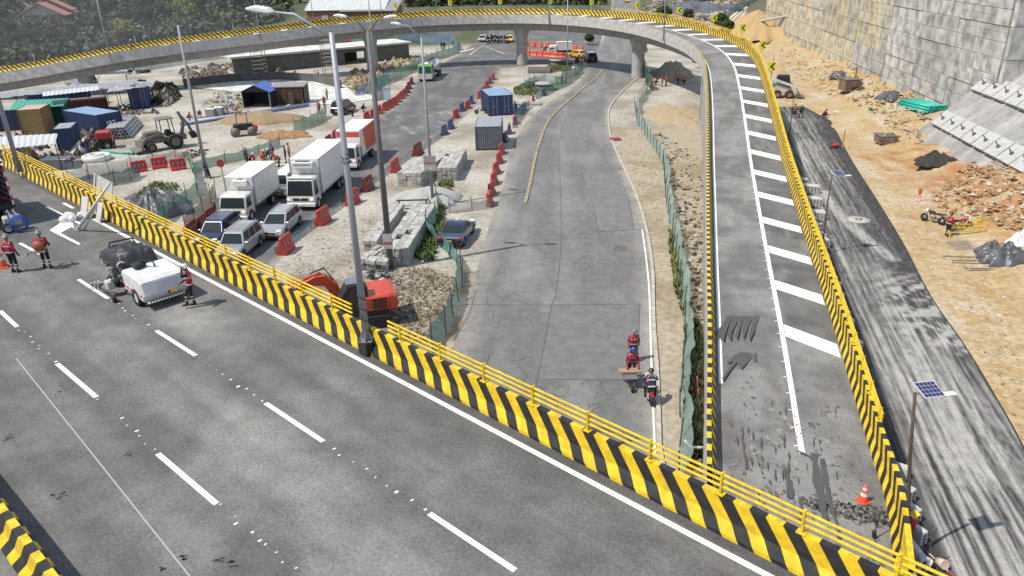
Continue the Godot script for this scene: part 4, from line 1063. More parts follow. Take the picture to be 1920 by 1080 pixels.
func truck(label, at: Vector3, turn: float, o := {}) -> Node3D:
	var L: float = o.get("L", 7.5); var w: float = o.get("W", 2.3); var ht: float = o.get("top", 3.3); var cl := 1.75; var ch: float = o.get("cab_h", 2.3)
	var t := thing("box_truck", label, "truck", at, turn)
	var f := L / 2
	var wm = o.get("paint", carpaint("truck_white", 0.72, 0.72, 0.71, 0.0)); var bm = o.get("box", paint("box_white", 0.74, 0.745, 0.74, 0.5))
	var cw := w - 0.15
	mi(t, "cab", ext([Vector2(f - 0.02, 0.5), Vector2(f, 0.95), Vector2(f - 0.05, 1.25), Vector2(f - 0.38, ch - 0.12), Vector2(f - 0.6, ch), Vector2(f - cl, ch), Vector2(f - cl, 0.55), Vector2(f - 1.35, 0.55), Vector2(f - 1.25, 0.9), Vector2(f - 0.6, 0.9), Vector2(f - 0.45, 0.5)], cw, 0.08, 1.25, 0.06), wm)
	var sl := func(y): return lerpf(f - 0.05, f - 0.38, (y - 1.25) / (ch - 1.37)) + 0.02
	pane(t, "windscreen", [Vector3(sl.call(1.3), 1.3, -cw / 2 + 0.12), Vector3(sl.call(ch - 0.18), ch - 0.18, -cw / 2 + 0.2), Vector3(sl.call(ch - 0.18), ch - 0.18, cw / 2 - 0.2), Vector3(sl.call(1.3), 1.3, cw / 2 - 0.12)], m_glass())
	light(t, "grille", Vector3(f - 0.01, 1.0, 0), Vector3(0.06, 0.22, cw * 0.55), m_dark())
	mi(t, "emblem", lathe([[0.0, 0], [0.11, 0.01], [0.09, 0.03], [0.0, 0.035]], 12), M("chrome", Color(0.6, 0.6, 0.6), 0.15, 0.9), Vector3(f + 0.02, 1.03, 0), Vector3(0, 0, -PI / 2))
	light(t, "bumper", Vector3(f - 0.02, 0.55, 0), Vector3(0.2, 0.28, cw + 0.04), wm)
	light(t, "licence_plate", Vector3(f + 0.085, 0.55, 0), Vector3(0.02, 0.15, 0.4), M("plate_white", Color(0.6, 0.6, 0.6), 0.5))
	bx(t, "chassis", Vector3(L - 1.2, 0.22, 0.9), Vector3(-0.5, 0.72, 0), m_dark())
	var x0 := f - cl - 0.12
	var bl := x0 + f
	var bxm := bx(t, "cargo_box", Vector3(bl, ht - 1.0, w), Vector3(x0 - bl / 2, (ht + 1.0) / 2, 0), bm, ZERO, 0.03)
	var trm := M("trim_grey", Color(0.30, 0.31, 0.32), 0.5, 0.3)
	for s in [-1.0, 1.0]:
		bx(bxm, "corner_trim", Vector3(0.09, ht - 1.0, 0.09), Vector3(bl / 2 - 0.02, 0, s * (w / 2 - 0.02)), trm)
		bx(bxm, "top_trim", Vector3(bl, 0.07, 0.06), Vector3(0, (ht - 1.0) / 2 - 0.02, s * (w / 2 - 0.01)), trm)
		bx(bxm, "sill_trim", Vector3(bl, 0.1, 0.05), Vector3(0, -(ht - 1.0) / 2 + 0.04, s * (w / 2 - 0.005)), trm)
		pane(t, "side_window", [Vector3(f - 0.25, 1.3, s * (cw / 2 + 0.005)), Vector3(f - 0.5, ch - 0.2, s * (cw / 2 - 0.045)), Vector3(f - 1.15, ch - 0.2, s * (cw / 2 - 0.045)), Vector3(f - 1.2, 1.3, s * (cw / 2 + 0.005))], m_glass())
		light(t, "headlight", Vector3(f - 0.03, 0.98, s * (cw / 2 - 0.22)), Vector3(0.1, 0.22, 0.3), M("headlamp")); light(t, "indicator", Vector3(f - 0.08, 1.0, s * (cw / 2 - 0.02)), Vector3(0.14, 0.2, 0.08), M("amber", Color(0.6, 0.2, 0.03), 0.3))
		tube(t, "mirror_arm", [Vector3(f - 0.2, 1.9, s * cw / 2), Vector3(f + 0.05, 1.85, s * (cw / 2 + 0.22))], 0.02, m_dark(), -1, 5); light(t, "mirror", Vector3(f + 0.05, 1.65, s * (cw / 2 + 0.24)), Vector3(0.06, 0.4, 0.2), m_dark())
		wheel(t, Vector3(f - 0.92, 0.45, s * (w / 2 - 0.2)), 0.45, 0.26, M("steel_rim", Color(0.4, 0.4, 0.4), 0.6)); wheel(t, Vector3(-f + 1.6, 0.45, s * (w / 2 - 0.28)), 0.45, 0.46, M("steel_rim"))
		if L > 8.5: wheel(t, Vector3(-f + 2.6, 0.45, s * (w / 2 - 0.28)), 0.45, 0.46, M("steel_rim"))
	light(t, "fuel_tank", Vector3(0.3, 0.65, w / 2 - 0.35), Vector3(0.9, 0.4, 0.5), M("trim_grey"))
	if o.get("reefer", false):
		var rf := bx(t, "cooling_unit", Vector3(0.55, 0.55, w * 0.72), Vector3(x0 + 0.27, ht - 0.42, 0), wm, ZERO, 0.06)
		bx(rf, "fan_grille", Vector3(0.42, 0.02, w * 0.5), Vector3(0.02, 0.275, 0), m_dark()); bx(rf, "front_slots", Vector3(0.02, 0.14, w * 0.55), Vector3(0.275, 0.02, 0), M("trim_grey"))
		var dr := bx(t, "side_door", Vector3(0.75, ht - 1.45, 0.03), Vector3(x0 - 2.1, (ht + 1.0) / 2 - 0.08, w / 2 + 0.01), M("seal_dark", Color(0.08, 0.08, 0.08), 0.7)); bx(dr, "door_leaf", Vector3(0.66, ht - 1.55, 0.03), Vector3(0, 0, 0.012), bm)
		light(dr, "door_latch", Vector3(0.2, -0.3, 0.035), Vector3(0.1, 0.2, 0.03), m_dark())
		bx(t, "visor", Vector3(0.25, 0.1, cw * 0.9), Vector3(f - 0.5, ch + 0.05, 0), wm, Vector3(0, 0, -0.2), 0.02)
	if o.get("small_unit", false):
		var rf := bx(t, "cooling_unit", Vector3(0.3, 0.5, w * 0.5), Vector3(x0 + 0.15, ht - 0.45, -0.2), wm, ZERO, 0.05)
		bx(rf, "fan_grille", Vector3(0.2, 0.02, w * 0.2), Vector3(0, 0.255, 0), m_dark())
	if o.get("brand", false):
		for s in [-1.0, 1.0]:
			var z: float = s * (w / 2 + 0.006)
			var h0 := 1.12; var h1 := ht - 0.1; var xr := x0 - bl + 0.08
			mi(bxm, "red_panel", ext([Vector2(xr, h0 + 0.1), Vector2(xr, h1), Vector2(x0 - 1.0, h1), Vector2(x0 - 1.7, h0 + 0.1)], 0.006), M("truck_red", Color(0.47, 0.075, 0.035), 0.5), Vector3(-(x0 - bl / 2), -(ht + 1.0) / 2, z))
			mi(bxm, "yellow_flash", ext([Vector2(x0 - 1.0, h1 - 0.15), Vector2(x0 - 1.35, (h0 + h1) / 2), Vector2(x0 - 1.72, h0 + 0.2), Vector2(x0 - 0.95, (h0 + h1) / 2 - 0.1)], 0.004), M("truck_yellow", Color(0.65, 0.4, 0.02), 0.5), Vector3(-(x0 - bl / 2), -(ht + 1.0) / 2, z + s * 0.006))
		bx(bxm, "front_band", Vector3(0.01, 0.5, w * 0.9), Vector3(bl / 2 + 0.006, (ht - 1.0) / 2 - 0.4, 0), M("truck_red"))
	return t
func moto_parts(t, col):
	var dk = m_dark(); var ms := M("moto_metal", Color(0.3, 0.3, 0.3), 0.4, 0.7)
	wheel(t, Vector3(0.66, 0.3, 0.001), 0.3, 0.1); wheel(t, Vector3(-0.66, 0.3, 0.001), 0.3, 0.12)
	tube(t, "fork", [Vector3(0.66, 0.3, 0), Vector3(0.4, 0.98, 0)], 0.04, ms, -1, 6)
	tube(t, "frame", [Vector3(0.42, 0.85, 0), Vector3(0.1, 0.4, 0), Vector3(-0.3, 0.42, 0), Vector3(-0.66, 0.32, 0)], 0.035, dk, -1, 6)
	bx(t, "engine", Vector3(0.36, 0.3, 0.26), Vector3(0.02, 0.45, 0), ms, ZERO, 0.05)
	mi(t, "tank", ext([Vector2(-0.12, 0.68), Vector2(-0.05, 0.86), Vector2(0.2, 0.94), Vector2(0.38, 0.86), Vector2(0.3, 0.7)], 0.28, 0.07), col)
	mi(t, "seat", ext([Vector2(-0.1, 0.7), Vector2(-0.12, 0.8), Vector2(-0.5, 0.84), Vector2(-0.85, 0.9), Vector2(-0.85, 0.82), Vector2(-0.5, 0.7)], 0.24, 0.04), dk)
	tube(t, "handlebar", [Vector3(0.28, 1.05, -0.36), Vector3(0.4, 1.0, -0.12), Vector3(0.4, 1.0, 0.12), Vector3(0.28, 1.05, 0.36)], 0.018, ms, -1, 6)
	light(t, "headlight", Vector3(0.52, 0.88, 0), Vector3(0.14, 0.18, 0.18), M("headlamp")); light(t, "tail_light", Vector3(-0.9, 0.8, 0), Vector3(0.06, 0.08, 0.12), M("tail_lamp"))
	tube(t, "exhaust", [Vector3(0.1, 0.3, 0.14), Vector3(-0.75, 0.36, 0.16)], 0.045, ms, -1, 7)
	mi(t, "rear_fender", ext([Vector2(-0.5, 0.6), Vector2(-0.6, 0.7), Vector2(-0.98, 0.62), Vector2(-0.98, 0.58), Vector2(-0.62, 0.64)], 0.14, 0.02), col)
func motorcycle(label, at, turn, col, group := "") -> Node3D:
	var t := thing("motorcycle", label, "motorcycle", at, turn, group)
	moto_parts(t, col)
	return t
func build_vehicles():
	var dir := Vector3(-0.1, 0, 1.0)
	var yw := yaw_of(dir)
	var silver := carpaint("silver", 0.46, 0.47, 0.48, 0.5); var navy := carpaint("navy", 0.022, 0.035, 0.075, 0.3); var darkc := carpaint("graphite", 0.03, 0.032, 0.034, 0.3)
	var q := G(565, 397)
	truck("white refrigerated box truck with roof cooling unit at the head of the queue", q + Vector3(0.50, 0, -4.75), yw, {"L": 9.3, "W": 2.55, "top": 3.95, "cab_h": 2.65, "reefer": true})
	truck("white delivery truck with plain box next to the maroon barriers", G(440, 421) + Vector3(0.36, 0, -3.5), yw, {"L": 7.0, "W": 2.4, "top": 3.35, "cab_h": 2.25, "small_unit": true})
	truck("white truck with orange red panels on its box behind the refrigerated truck", G(648, 322) + Vector3(0.4, 0, -3.9), yw, {"L": 7.6, "W": 2.45, "top": 3.6, "cab_h": 2.4, "brand": true, "paint": carpaint("truck_white", 0.7, 0.7, 0.7)})
	car("minivan", "silver minivan with roof rails ahead of the refrigerated truck", "car", G(508, 453) + Vector3(0.22, 0, -2.35), yw, silver, {"L": 4.7, "W": 1.9, "H": 1.66, "hood": 0.95, "belt": 1.02, "rake": 0.95, "tail": 0.12, "rear_rake": 0.35, "wins": 3, "rails": true, "nose": 0.78})
	car("sport_utility_vehicle", "silver off-road car with slatted roof rack half hidden by the barrier", "car", G(405, 505) + Vector3(0.75, 0, -3.0), yw, silver, {"L": 4.8, "W": 1.9, "H": 1.85, "hood": 1.25, "belt": 1.12, "rake": 0.5, "tail": 0.1, "rear_rake": 0.2, "wins": 3, "rails": true, "rack": true, "nose": 0.88, "wr": 0.37})
	car("sport_utility_vehicle", "dark blue car squeezed between silver off-road car and maroon barriers", "car", G(372, 478) + Vector3(0.55, 0, -3.1), yw, navy, {"L": 4.6, "W": 1.85, "H": 1.72, "hood": 1.1, "belt": 1.05, "rake": 0.6, "tail": 0.12, "rear_rake": 0.3, "wins": 3, "rails": true, "nose": 0.82, "wr": 0.35})
	var vn := car("delivery_van", "white van behind the two white trucks", "van", G(528, 375) + Vector3(-0.1, 0, -2.6), yw, carpaint("van_white", 0.7, 0.7, 0.7, 0.0), {"L": 4.8, "W": 1.85, "H": 2.0, "hood": 0.55, "belt": 1.2, "rake": 0.55, "tail": 0.05, "rear_rake": 0.1, "wins": 2, "nose": 0.95})
	var sd := at_px([868, 436], [848, 460])
	car("sedan", "dark blue sedan parked on pale dirt beside the avenue", "car", sd[0], yaw_of(Vector3(0.2, 0, -1.0)), navy, {"L": 4.5, "W": 1.82, "H": 1.45, "tail": 0.75, "rear_rake": 0.8, "hood": 1.2, "rake": 0.75})
	car("sport_utility_vehicle", "dark off-road car seen from behind by the red barriers in the yard", "car", G(640, 216) + Vector3(0, 0, -1.8), yaw_of(Vector3(0.22, 0, -1)), darkc, {"L": 4.5, "W": 1.9, "H": 1.8, "belt": 1.1, "tail": 0.08, "rear_rake": 0.25, "wins": 3, "rails": true, "wr": 0.36})
	car("pickup", "dark pickup driving away under the loop ramp", "car", G(1106, 118) + Vector3(0.3, 0, -2.4), yaw_of(Vector3(-0.1, 0, -1)), darkc, {"L": 4.9, "W": 1.95, "H": 1.8, "belt": 1.1, "tail": 0.1, "rear_rake": 0.2, "wr": 0.37})
	var yel := carpaint("taxi_yellow", 0.68, 0.40, 0.02, 0.0)
	car("taxi", "yellow taxi beside the dark pickup at the orange barriers", "car", G(1085, 110) + Vector3(0, 0, -1.5), yaw_of(Vector3(-0.6, 0, -0.8)), yel, {"taxi": true, "L": 4.2, "H": 1.5})
	car("taxi", "yellow taxi waiting beside the crowd of motorcycles at the junction", "car", G(956, 80) + Vector3(0, 0, -2), yw, yel, {"taxi": true, "L": 4.2, "H": 1.5})
	car("hatchback", "silver hatchback waiting left of the motorcycles at the junction", "car", G(905, 79) + Vector3(0, 0, -2), yaw_of(Vector3(-0.15, 0, 1)), silver, {"L": 4.2, "tail": 0.2, "rear_rake": 0.4})
	car("taxi", "tiny yellow taxi far up the avenue beyond the ramp", "car", G(1176, 4), yaw_of(Vector3(0, 0, 1)), yel, {"taxi": true})
	truck("small white box truck standing among the orange barriers", G(1050, 104) + Vector3(0, 0, -0.8), yaw_of(Vector3(-1, 0, 0.05)), {"L": 4.9, "W": 2.0, "top": 2.6, "cab_h": 1.95})
	truck("small white truck parked under the loop ramp behind the grey tarpaulins", G(150, 168) + Vector3(0, 0, -1), yaw_of(Vector3(1, 0, 0.1)), {"L": 5.0, "W": 2.0, "top": 2.0, "cab_h": 2.1})
	# tanker
	var tk := thing("tanker_truck", "green cabbed tanker truck with a bright silver tank", "truck", G(797, 153) + Vector3(0.55, 0, -4.1), yaw_of(Vector3(-0.12, 0, 1)))
	var gr := carpaint("truck_green", 0.10, 0.36, 0.06, 0.0)
	mi(tk, "cab", ext([Vector2(4.1, 0.5), Vector2(4.15, 1.3), Vector2(3.9, 2.5), Vector2(3.6, 2.7), Vector2(2.3, 2.7), Vector2(2.3, 0.6)], 2.4, 0.08), gr)
	pane(tk, "windscreen", [Vector3(4.16, 1.4, -1.05), Vector3(3.95, 2.4, -1.0), Vector3(3.95, 2.4, 1.0), Vector3(4.16, 1.4, 1.05)], m_glass()); light(tk, "bumper", Vector3(4.1, 0.8, 0), Vector3(0.25, 0.8, 2.42), M("steel_rim", Color(0.4, 0.4, 0.4), 0.6))
	var chrome := M("tank_steel", Color(0.62, 0.63, 0.64), 0.22, 0.85)
	var tn := mi(tk, "tank", lathe([[0.0, -3.3], [0.7, -3.25], [0.98, -3.0], [1.0, -2.9], [1.0, 2.9], [0.98, 3.0], [0.7, 3.25], [0.0, 3.3]], 24), chrome, Vector3(-1.3, 1.95, 0), Vector3(0, 0, PI / 2)); tn.scale = Vector3(0.9, 0.92, 1.15)
	for k in 4: mi(tk, "hatch", lathe([[0.28, 0], [0.28, 0.16], [0.0, 0.2]], 12), m_dark(), Vector3(0.9 - k * 1.4, 2.85, 0))
	bx(tk, "walkway", Vector3(5.6, 0.06, 0.9), Vector3(-1.3, 2.83, 0), M("trim_grey", Color(0.3, 0.31, 0.32), 0.5, 0.3)); bx(tk, "chassis", Vector3(7.8, 0.3, 1.0), Vector3(0, 0.75, 0), m_dark())
	for s in [-1.0, 1.0]:
		tube(tk, "handrail", [Vector3(1.4, 3.05, s * 0.5), Vector3(-3.9, 3.05, s * 0.5)], 0.03, m_dark(), -1, 5)
		for x in [3.2, -2.2, -3.4]: wheel(tk, Vector3(x, 0.5, s * 0.98), 0.5, 0.4, M("steel_rim"))
		pane(tk, "side_window", [Vector3(3.9, 1.45, s * 1.206), Vector3(3.7, 2.4, s * 1.206), Vector3(2.6, 2.4, s * 1.206), Vector3(2.6, 1.45, s * 1.206)], m_glass()); light(tk, "headlight", Vector3(4.14, 0.95, s * 0.9), Vector3(0.08, 0.2, 0.3), M("headlamp"))
	# motorcycles waiting at the junction
	rng.seed = 31
	for i in 16:
		var p := G(915 + (i % 8) * 5.2 + rng.randf_range(-1.5, 1.5), 81 - int(i / 8.0) * 3.5 + rng.randf_range(-1, 1))
		var mc := motorcycle("dark motorcycle in the waiting crowd between silver hatchback and taxi", p, yaw_of(Vector3(rng.randf_range(-0.2, 0.2), 0, 1)), m_dark(), "motorcycles waiting at the junction")
		var pe := person("ride", "black", ["navy", "white", "red"][i % 3]); pe.position = p; pe.rotation.y = mc.rotation.y
		tag(pe, "dark clothed rider with %s helmet in the waiting motorcycle crowd" % ["blue", "white", "red"][i % 3], "person", "riders waiting at the junction")
	for p in [[1030, 101], [1022, 100]]:
		motorcycle("dark motorcycle between the two rows of orange barriers", G(p[0], p[1]), yaw_of(Vector3(-1, 0, 0)), m_dark(), "motorcycles between orange barriers")
		var pe := person("ride", "black", "white"); pe.position = G(p[0], p[1]); pe.rotation.y = yaw_of(Vector3(-1, 0, 0))
		tag(pe, "rider in black with white helmet between the orange barriers", "person", "riders between orange barriers")
	var redp := carpaint("moto_red", 0.42, 0.02, 0.025, 0.0)
	var ma := G(1216, 745)
	motorcycle("red tanked motorcycle ridden along the avenue kerb", ma, yaw_of(Vector3(0.0, 0, -1)), redp)
	var rd := person("ride", "navy", "black"); rd.position = ma + Vector3(0, 0, 0.3); rd.rotation.y = yaw_of(Vector3(0, 0, -1)); tag(rd, "motorcyclist in dark jacket with pale stripes riding the red motorcycle", "person")
	motorcycle("red motorcycle parked by the yellow barricade at the spoil heap", G(1800, 432), yaw_of(Vector3(1, 0, -0.15)), redp)
	motorcycle("dark motorcycle parked on the ochre track next to the spoil heap", G(1748, 418), yaw_of(Vector3(-0.5, 0, -0.8)), m_dark())
	motorcycle("white wheeled motorcycle leaning against the blue container door", G(903, 213), yaw_of(Vector3(-1, 0, 0.2)), paint("moto_white", 0.6, 0.6, 0.6))
	motorcycle("dark motorcycle parked by the yard container corner", G(232, 208), yaw_of(Vector3(1, 0, 0.2)), m_dark())
	motorcycle("dark motorcycle beside the blue container facing the avenue", G(967, 203), yaw_of(Vector3(0.2, 0, 1)), m_dark())
	build_machines()

# ================================================================ people
var poses := {}
func pose_joints(p: String) -> Dictionary:
	var j := {"pel": Vector3(0, 0.95, 0), "che": Vector3(0.01, 1.31, 0), "nec": Vector3(0.0, 1.48, 0), "hea": Vector3(0.03, 1.62, 0)}
	var sh := [Vector3(0, 1.40, -0.19), Vector3(0, 1.40, 0.19)]; var el := [Vector3(-0.04, 1.13, -0.27), Vector3(-0.04, 1.13, 0.27)]; var wr := [Vector3(0.07, 0.89, -0.28), Vector3(0.07, 0.89, 0.28)]
	var kn := [Vector3(0.03, 0.5, -0.11), Vector3(0.03, 0.5, 0.11)]; var an := [Vector3(0, 0.09, -0.13), Vector3(0, 0.09, 0.13)]; var hp := [Vector3(0, 0.91, -0.1), Vector3(0, 0.91, 0.1)]
	match p:
		"stride":
			kn = [Vector3(0.16, 0.52, -0.1), Vector3(-0.06, 0.5, 0.1)]; an = [Vector3(0.2, 0.09, -0.12), Vector3(-0.28, 0.12, 0.12)]; wr = [Vector3(-0.12, 0.92, -0.28), Vector3(0.2, 0.95, 0.28)]; el = [Vector3(-0.13, 1.14, -0.27), Vector3(-0.02, 1.13, 0.27)]
		"hold":
			wr = [Vector3(0.32, 0.98, -0.22), Vector3(0.34, 1.05, 0.16)]; el = [Vector3(0.02, 1.1, -0.3), Vector3(0.03, 1.1, 0.3)]; an = [Vector3(0.05, 0.09, -0.16), Vector3(-0.05, 0.09, 0.14)]
		"push":
			wr = [Vector3(0.38, 0.80, -0.27), Vector3(0.38, 0.80, 0.27)]; el = [Vector3(0.1, 1.04, -0.29), Vector3(0.1, 1.04, 0.29)]; kn = [Vector3(0.17, 0.52, -0.1), Vector3(-0.04, 0.5, 0.1)]; an = [Vector3(0.2, 0.09, -0.12), Vector3(-0.26, 0.12, 0.12)]
			for k in ["che", "nec", "hea"]: j[k] += Vector3(0.1, -0.03, 0)
			sh = [Vector3(0.09, 1.37, -0.19), Vector3(0.09, 1.37, 0.19)]
		"armup":
			wr = [Vector3(0.16, 1.66, -0.2), Vector3(0.3, 0.98, 0.2)]; el = [Vector3(0.2, 1.42, -0.36), Vector3(0.04, 1.1, 0.28)]; kn = [Vector3(0.2, 0.6, -0.1), Vector3(0.03, 0.5, 0.11)]; an = [Vector3(0.22, 0.2, -0.12), Vector3(-0.03, 0.09, 0.13)]
		"bend":
			j = {"pel": Vector3(-0.12, 0.9, 0), "che": Vector3(0.18, 1.1, 0), "nec": Vector3(0.33, 1.17, 0), "hea": Vector3(0.46, 1.22, 0)}
			sh = [Vector3(0.25, 1.13, -0.19), Vector3(0.25, 1.13, 0.19)]; el = [Vector3(0.32, 0.84, -0.24), Vector3(0.32, 0.84, 0.24)]; wr = [Vector3(0.42, 0.6, -0.15), Vector3(0.42, 0.6, 0.15)]; hp = [Vector3(-0.1, 0.86, -0.1), Vector3(-0.1, 0.86, 0.1)]; kn = [Vector3(0.04, 0.48, -0.12), Vector3(0.0, 0.48, 0.12)]
		"crouch":
			j = {"pel": Vector3(-0.2, 0.42, 0), "che": Vector3(0.02, 0.72, 0), "nec": Vector3(0.1, 0.86, 0), "hea": Vector3(0.18, 0.99, 0)}
			sh = [Vector3(0.06, 0.8, -0.19), Vector3(0.06, 0.8, 0.19)]; el = [Vector3(0.22, 0.6, -0.27), Vector3(0.22, 0.6, 0.27)]; wr = [Vector3(0.42, 0.5, -0.16), Vector3(0.42, 0.45, 0.16)]; hp = [Vector3(-0.17, 0.4, -0.1), Vector3(-0.17, 0.4, 0.1)]; kn = [Vector3(0.2, 0.52, -0.17), Vector3(0.22, 0.48, 0.17)]; an = [Vector3(-0.02, 0.09, -0.16), Vector3(0.02, 0.09, 0.16)]
		"ride":
			j = {"pel": Vector3(-0.38, 0.95, 0), "che": Vector3(-0.18, 1.27, 0), "nec": Vector3(-0.1, 1.42, 0), "hea": Vector3(-0.03, 1.55, 0)}
			sh = [Vector3(-0.14, 1.35, -0.19), Vector3(-0.14, 1.35, 0.19)]; el = [Vector3(0.02, 1.12, -0.3), Vector3(0.02, 1.12, 0.3)]; wr = [Vector3(0.24, 1.07, -0.32), Vector3(0.24, 1.07, 0.32)]; hp = [Vector3(-0.33, 0.92, -0.12), Vector3(-0.33, 0.92, 0.12)]; kn = [Vector3(0.05, 0.72, -0.24), Vector3(0.05, 0.72, 0.24)]; an = [Vector3(-0.08, 0.33, -0.22), Vector3(-0.08, 0.33, 0.22)]
		"lean":
			for k in ["pel", "che", "nec", "hea"]: j[k] += Vector3((0.95 - j[k].y) * 0.35 if k != "pel" else 0.0, 0, 0)
			kn = [Vector3(0.1, 0.5, -0.1), Vector3(0.14, 0.5, 0.1)]; an = [Vector3(0.22, 0.09, -0.12), Vector3(0.26, 0.09, 0.12)]; sh = [Vector3(-0.15, 1.38, -0.19), Vector3(-0.15, 1.38, 0.19)]; el = [Vector3(-0.12, 1.12, -0.26), Vector3(-0.12, 1.12, 0.26)]; wr = [Vector3(0.08, 1.08, -0.1), Vector3(0.08, 1.1, 0.1)]
	j["sh"] = sh; j["el"] = el; j["wr"] = wr; j["kn"] = kn; j["an"] = an; j["hp"] = hp
	return j
func pose_mesh(p: String) -> Dictionary:
	if poses.has(p): return poses[p]
	var j := pose_joints(p)
	var B := []        # from, to, radius, radius, region
	for s in [0, 1]:
		var z := Vector3(0, 0, -0.065 if s == 0 else 0.065)
		B.append([j.pel + z, j.che + z * 1.25, 0.118, 0.128, 1]); B.append([j.che + z * 1.2, j.sh[s], 0.12, 0.075, 1])
		B.append([j.sh[s], j.el[s], 0.066, 0.052, 2]); B.append([j.el[s], j.wr[s], 0.052, 0.04, 3])
		B.append([j.hp[s], j.kn[s], 0.096, 0.068, 4]); B.append([j.kn[s], j.an[s], 0.066, 0.05, 5])
		var toe: Vector3 = j.an[s] + Vector3(0.15, -0.045, 0.02 if s else -0.02)
		B.append([j.an[s] + Vector3(-0.03, -0.04, 0), toe, 0.05, 0.042, 6])
		var hd: Vector3 = (j.wr[s] - j.el[s]).normalized()
		B.append([j.wr[s], j.wr[s] + hd * 0.08, 0.036, 0.034, 7])
	var hv: Vector3 = (j.hea - j.nec).normalized()
	B.append([j.nec - hv * 0.04, j.hea, 0.058, 0.06, 8]); B.append([j.hea - hv * 0.035 + Vector3(0.015, 0, 0), j.hea + hv * 0.05, 0.082, 0.094, 8]); B.append([j.hea + Vector3(0.09, -0.01, 0), j.hea + Vector3(0.105, -0.03, 0), 0.016, 0.018, 8])
	var lo := Vector3(9, 9, 9); var hi := -lo
	for b in B:
		for k in 2:
			var r: float = b[2 + k] + 0.06
			lo = lo.min(b[k] - Vector3(r, r, r)); hi = hi.max(b[k] + Vector3(r, r, r))
	var c := 0.026
	var nx := int((hi.x - lo.x) / c) + 2; var ny := int((hi.y - lo.y) / c) + 2; var nq := int((hi.z - lo.z) / c) + 2
	var F := PackedFloat32Array(); F.resize(nx * ny * nq); F.fill(1.0)
	var K := 0.03
	for b in B:
		var a: Vector3 = b[0]; var ab: Vector3 = b[1] - a; var l2 := maxf(ab.length_squared(), 1e-6); var ra: float = b[2]; var rb: float = b[3]
		var m := maxf(ra, rb) + 0.06
		var p0: Vector3 = (a.min(b[1]) - Vector3(m, m, m) - lo) / c; var p1: Vector3 = (a.max(b[1]) + Vector3(m, m, m) - lo) / c
		for y in range(maxi(0, int(p0.y)), mini(ny, int(p1.y) + 1)):
			for zq in range(maxi(0, int(p0.z)), mini(nq, int(p1.z) + 1)):
				var row := (y * nq + zq) * nx
				for x in range(maxi(0, int(p0.x)), mini(nx, int(p1.x) + 1)):
					var q := lo + Vector3(x, y, zq) * c - a
					var t := clampf(q.dot(ab) / l2, 0.0, 1.0)
					var d := (q - ab * t).length() - lerpf(ra, rb, t)
					var e := F[row + x]
					var h := maxf(K - absf(d - e), 0.0) / K
					F[row + x] = minf(d, e) - h * h * K * 0.25
	var vi := {}; var V := PackedVector3Array(); var I := PackedInt32Array()
	var offs := [0, 1, nx, nx + 1, nx * nq, nx * nq + 1, nx * nq + nx, nx * nq + nx + 1]
	var cor := [Vector3(0, 0, 0), Vector3(1, 0, 0), Vector3(0, 0, 1), Vector3(1, 0, 1), Vector3(0, 1, 0), Vector3(1, 1, 0), Vector3(0, 1, 1), Vector3(1, 1, 1)]
	var edges := [[0, 1], [0, 2], [0, 4], [1, 3], [1, 5], [2, 3], [2, 6], [3, 7], [4, 5], [4, 6], [5, 7], [6, 7]]
	for y in ny - 1:
		for zq in nq - 1:
			for x in nx - 1:
				var i := (y * nq + zq) * nx + x
				var neg := 0
				for o in offs:
					if F[i + o] < 0.0: neg += 1
				if neg == 0 or neg == 8: continue
				var s := Vector3.ZERO; var n := 0
				for e in edges:
					var f0 := F[i + offs[e[0]]]; var f1 := F[i + offs[e[1]]]
					if (f0 < 0.0) != (f1 < 0.0):
						s += cor[e[0]].lerp(cor[e[1]], f0 / (f0 - f1)); n += 1
				vi[i] = V.size(); V.append(lo + (Vector3(x, y, zq) + s / n) * c)
	var dx := 1; var dz := nx; var dy := nx * nq
	for i in vi.keys():
		for ax in [[dx, dy, dz], [dy, dz, dx], [dz, dx, dy]]:
			var f0 := F[i]; var f1 := F[i + ax[0]]
			if (f0 < 0.0) == (f1 < 0.0): continue
			var a: int = vi.get(i, -1); var b: int = vi.get(i - ax[1], -1); var d: int = vi.get(i - ax[1] - ax[2], -1); var e: int = vi.get(i - ax[2], -1)
			if a < 0 or b < 0 or d < 0 or e < 0: continue
			if f0 < 0.0: I.append_array([a, d, b, a, e, d])
			else: I.append_array([a, b, d, a, d, e])
	var reg := PackedInt32Array(); var par := PackedFloat32Array()
	for v in V:
		var bd := 1e9; var br := 0; var bt := 0.0
		for b in B:
			var ab: Vector3 = b[1] - b[0]
			var t := clampf((v - b[0]).dot(ab) / maxf(ab.length_squared(), 1e-6), 0, 1)
			var d: float = (v - b[0] - ab * t).length() - lerpf(b[2], b[3], t)
			if d < bd: bd = d; br = b[4]; bt = t
		reg.append(br); par.append(bt)
	var nv := V.size()
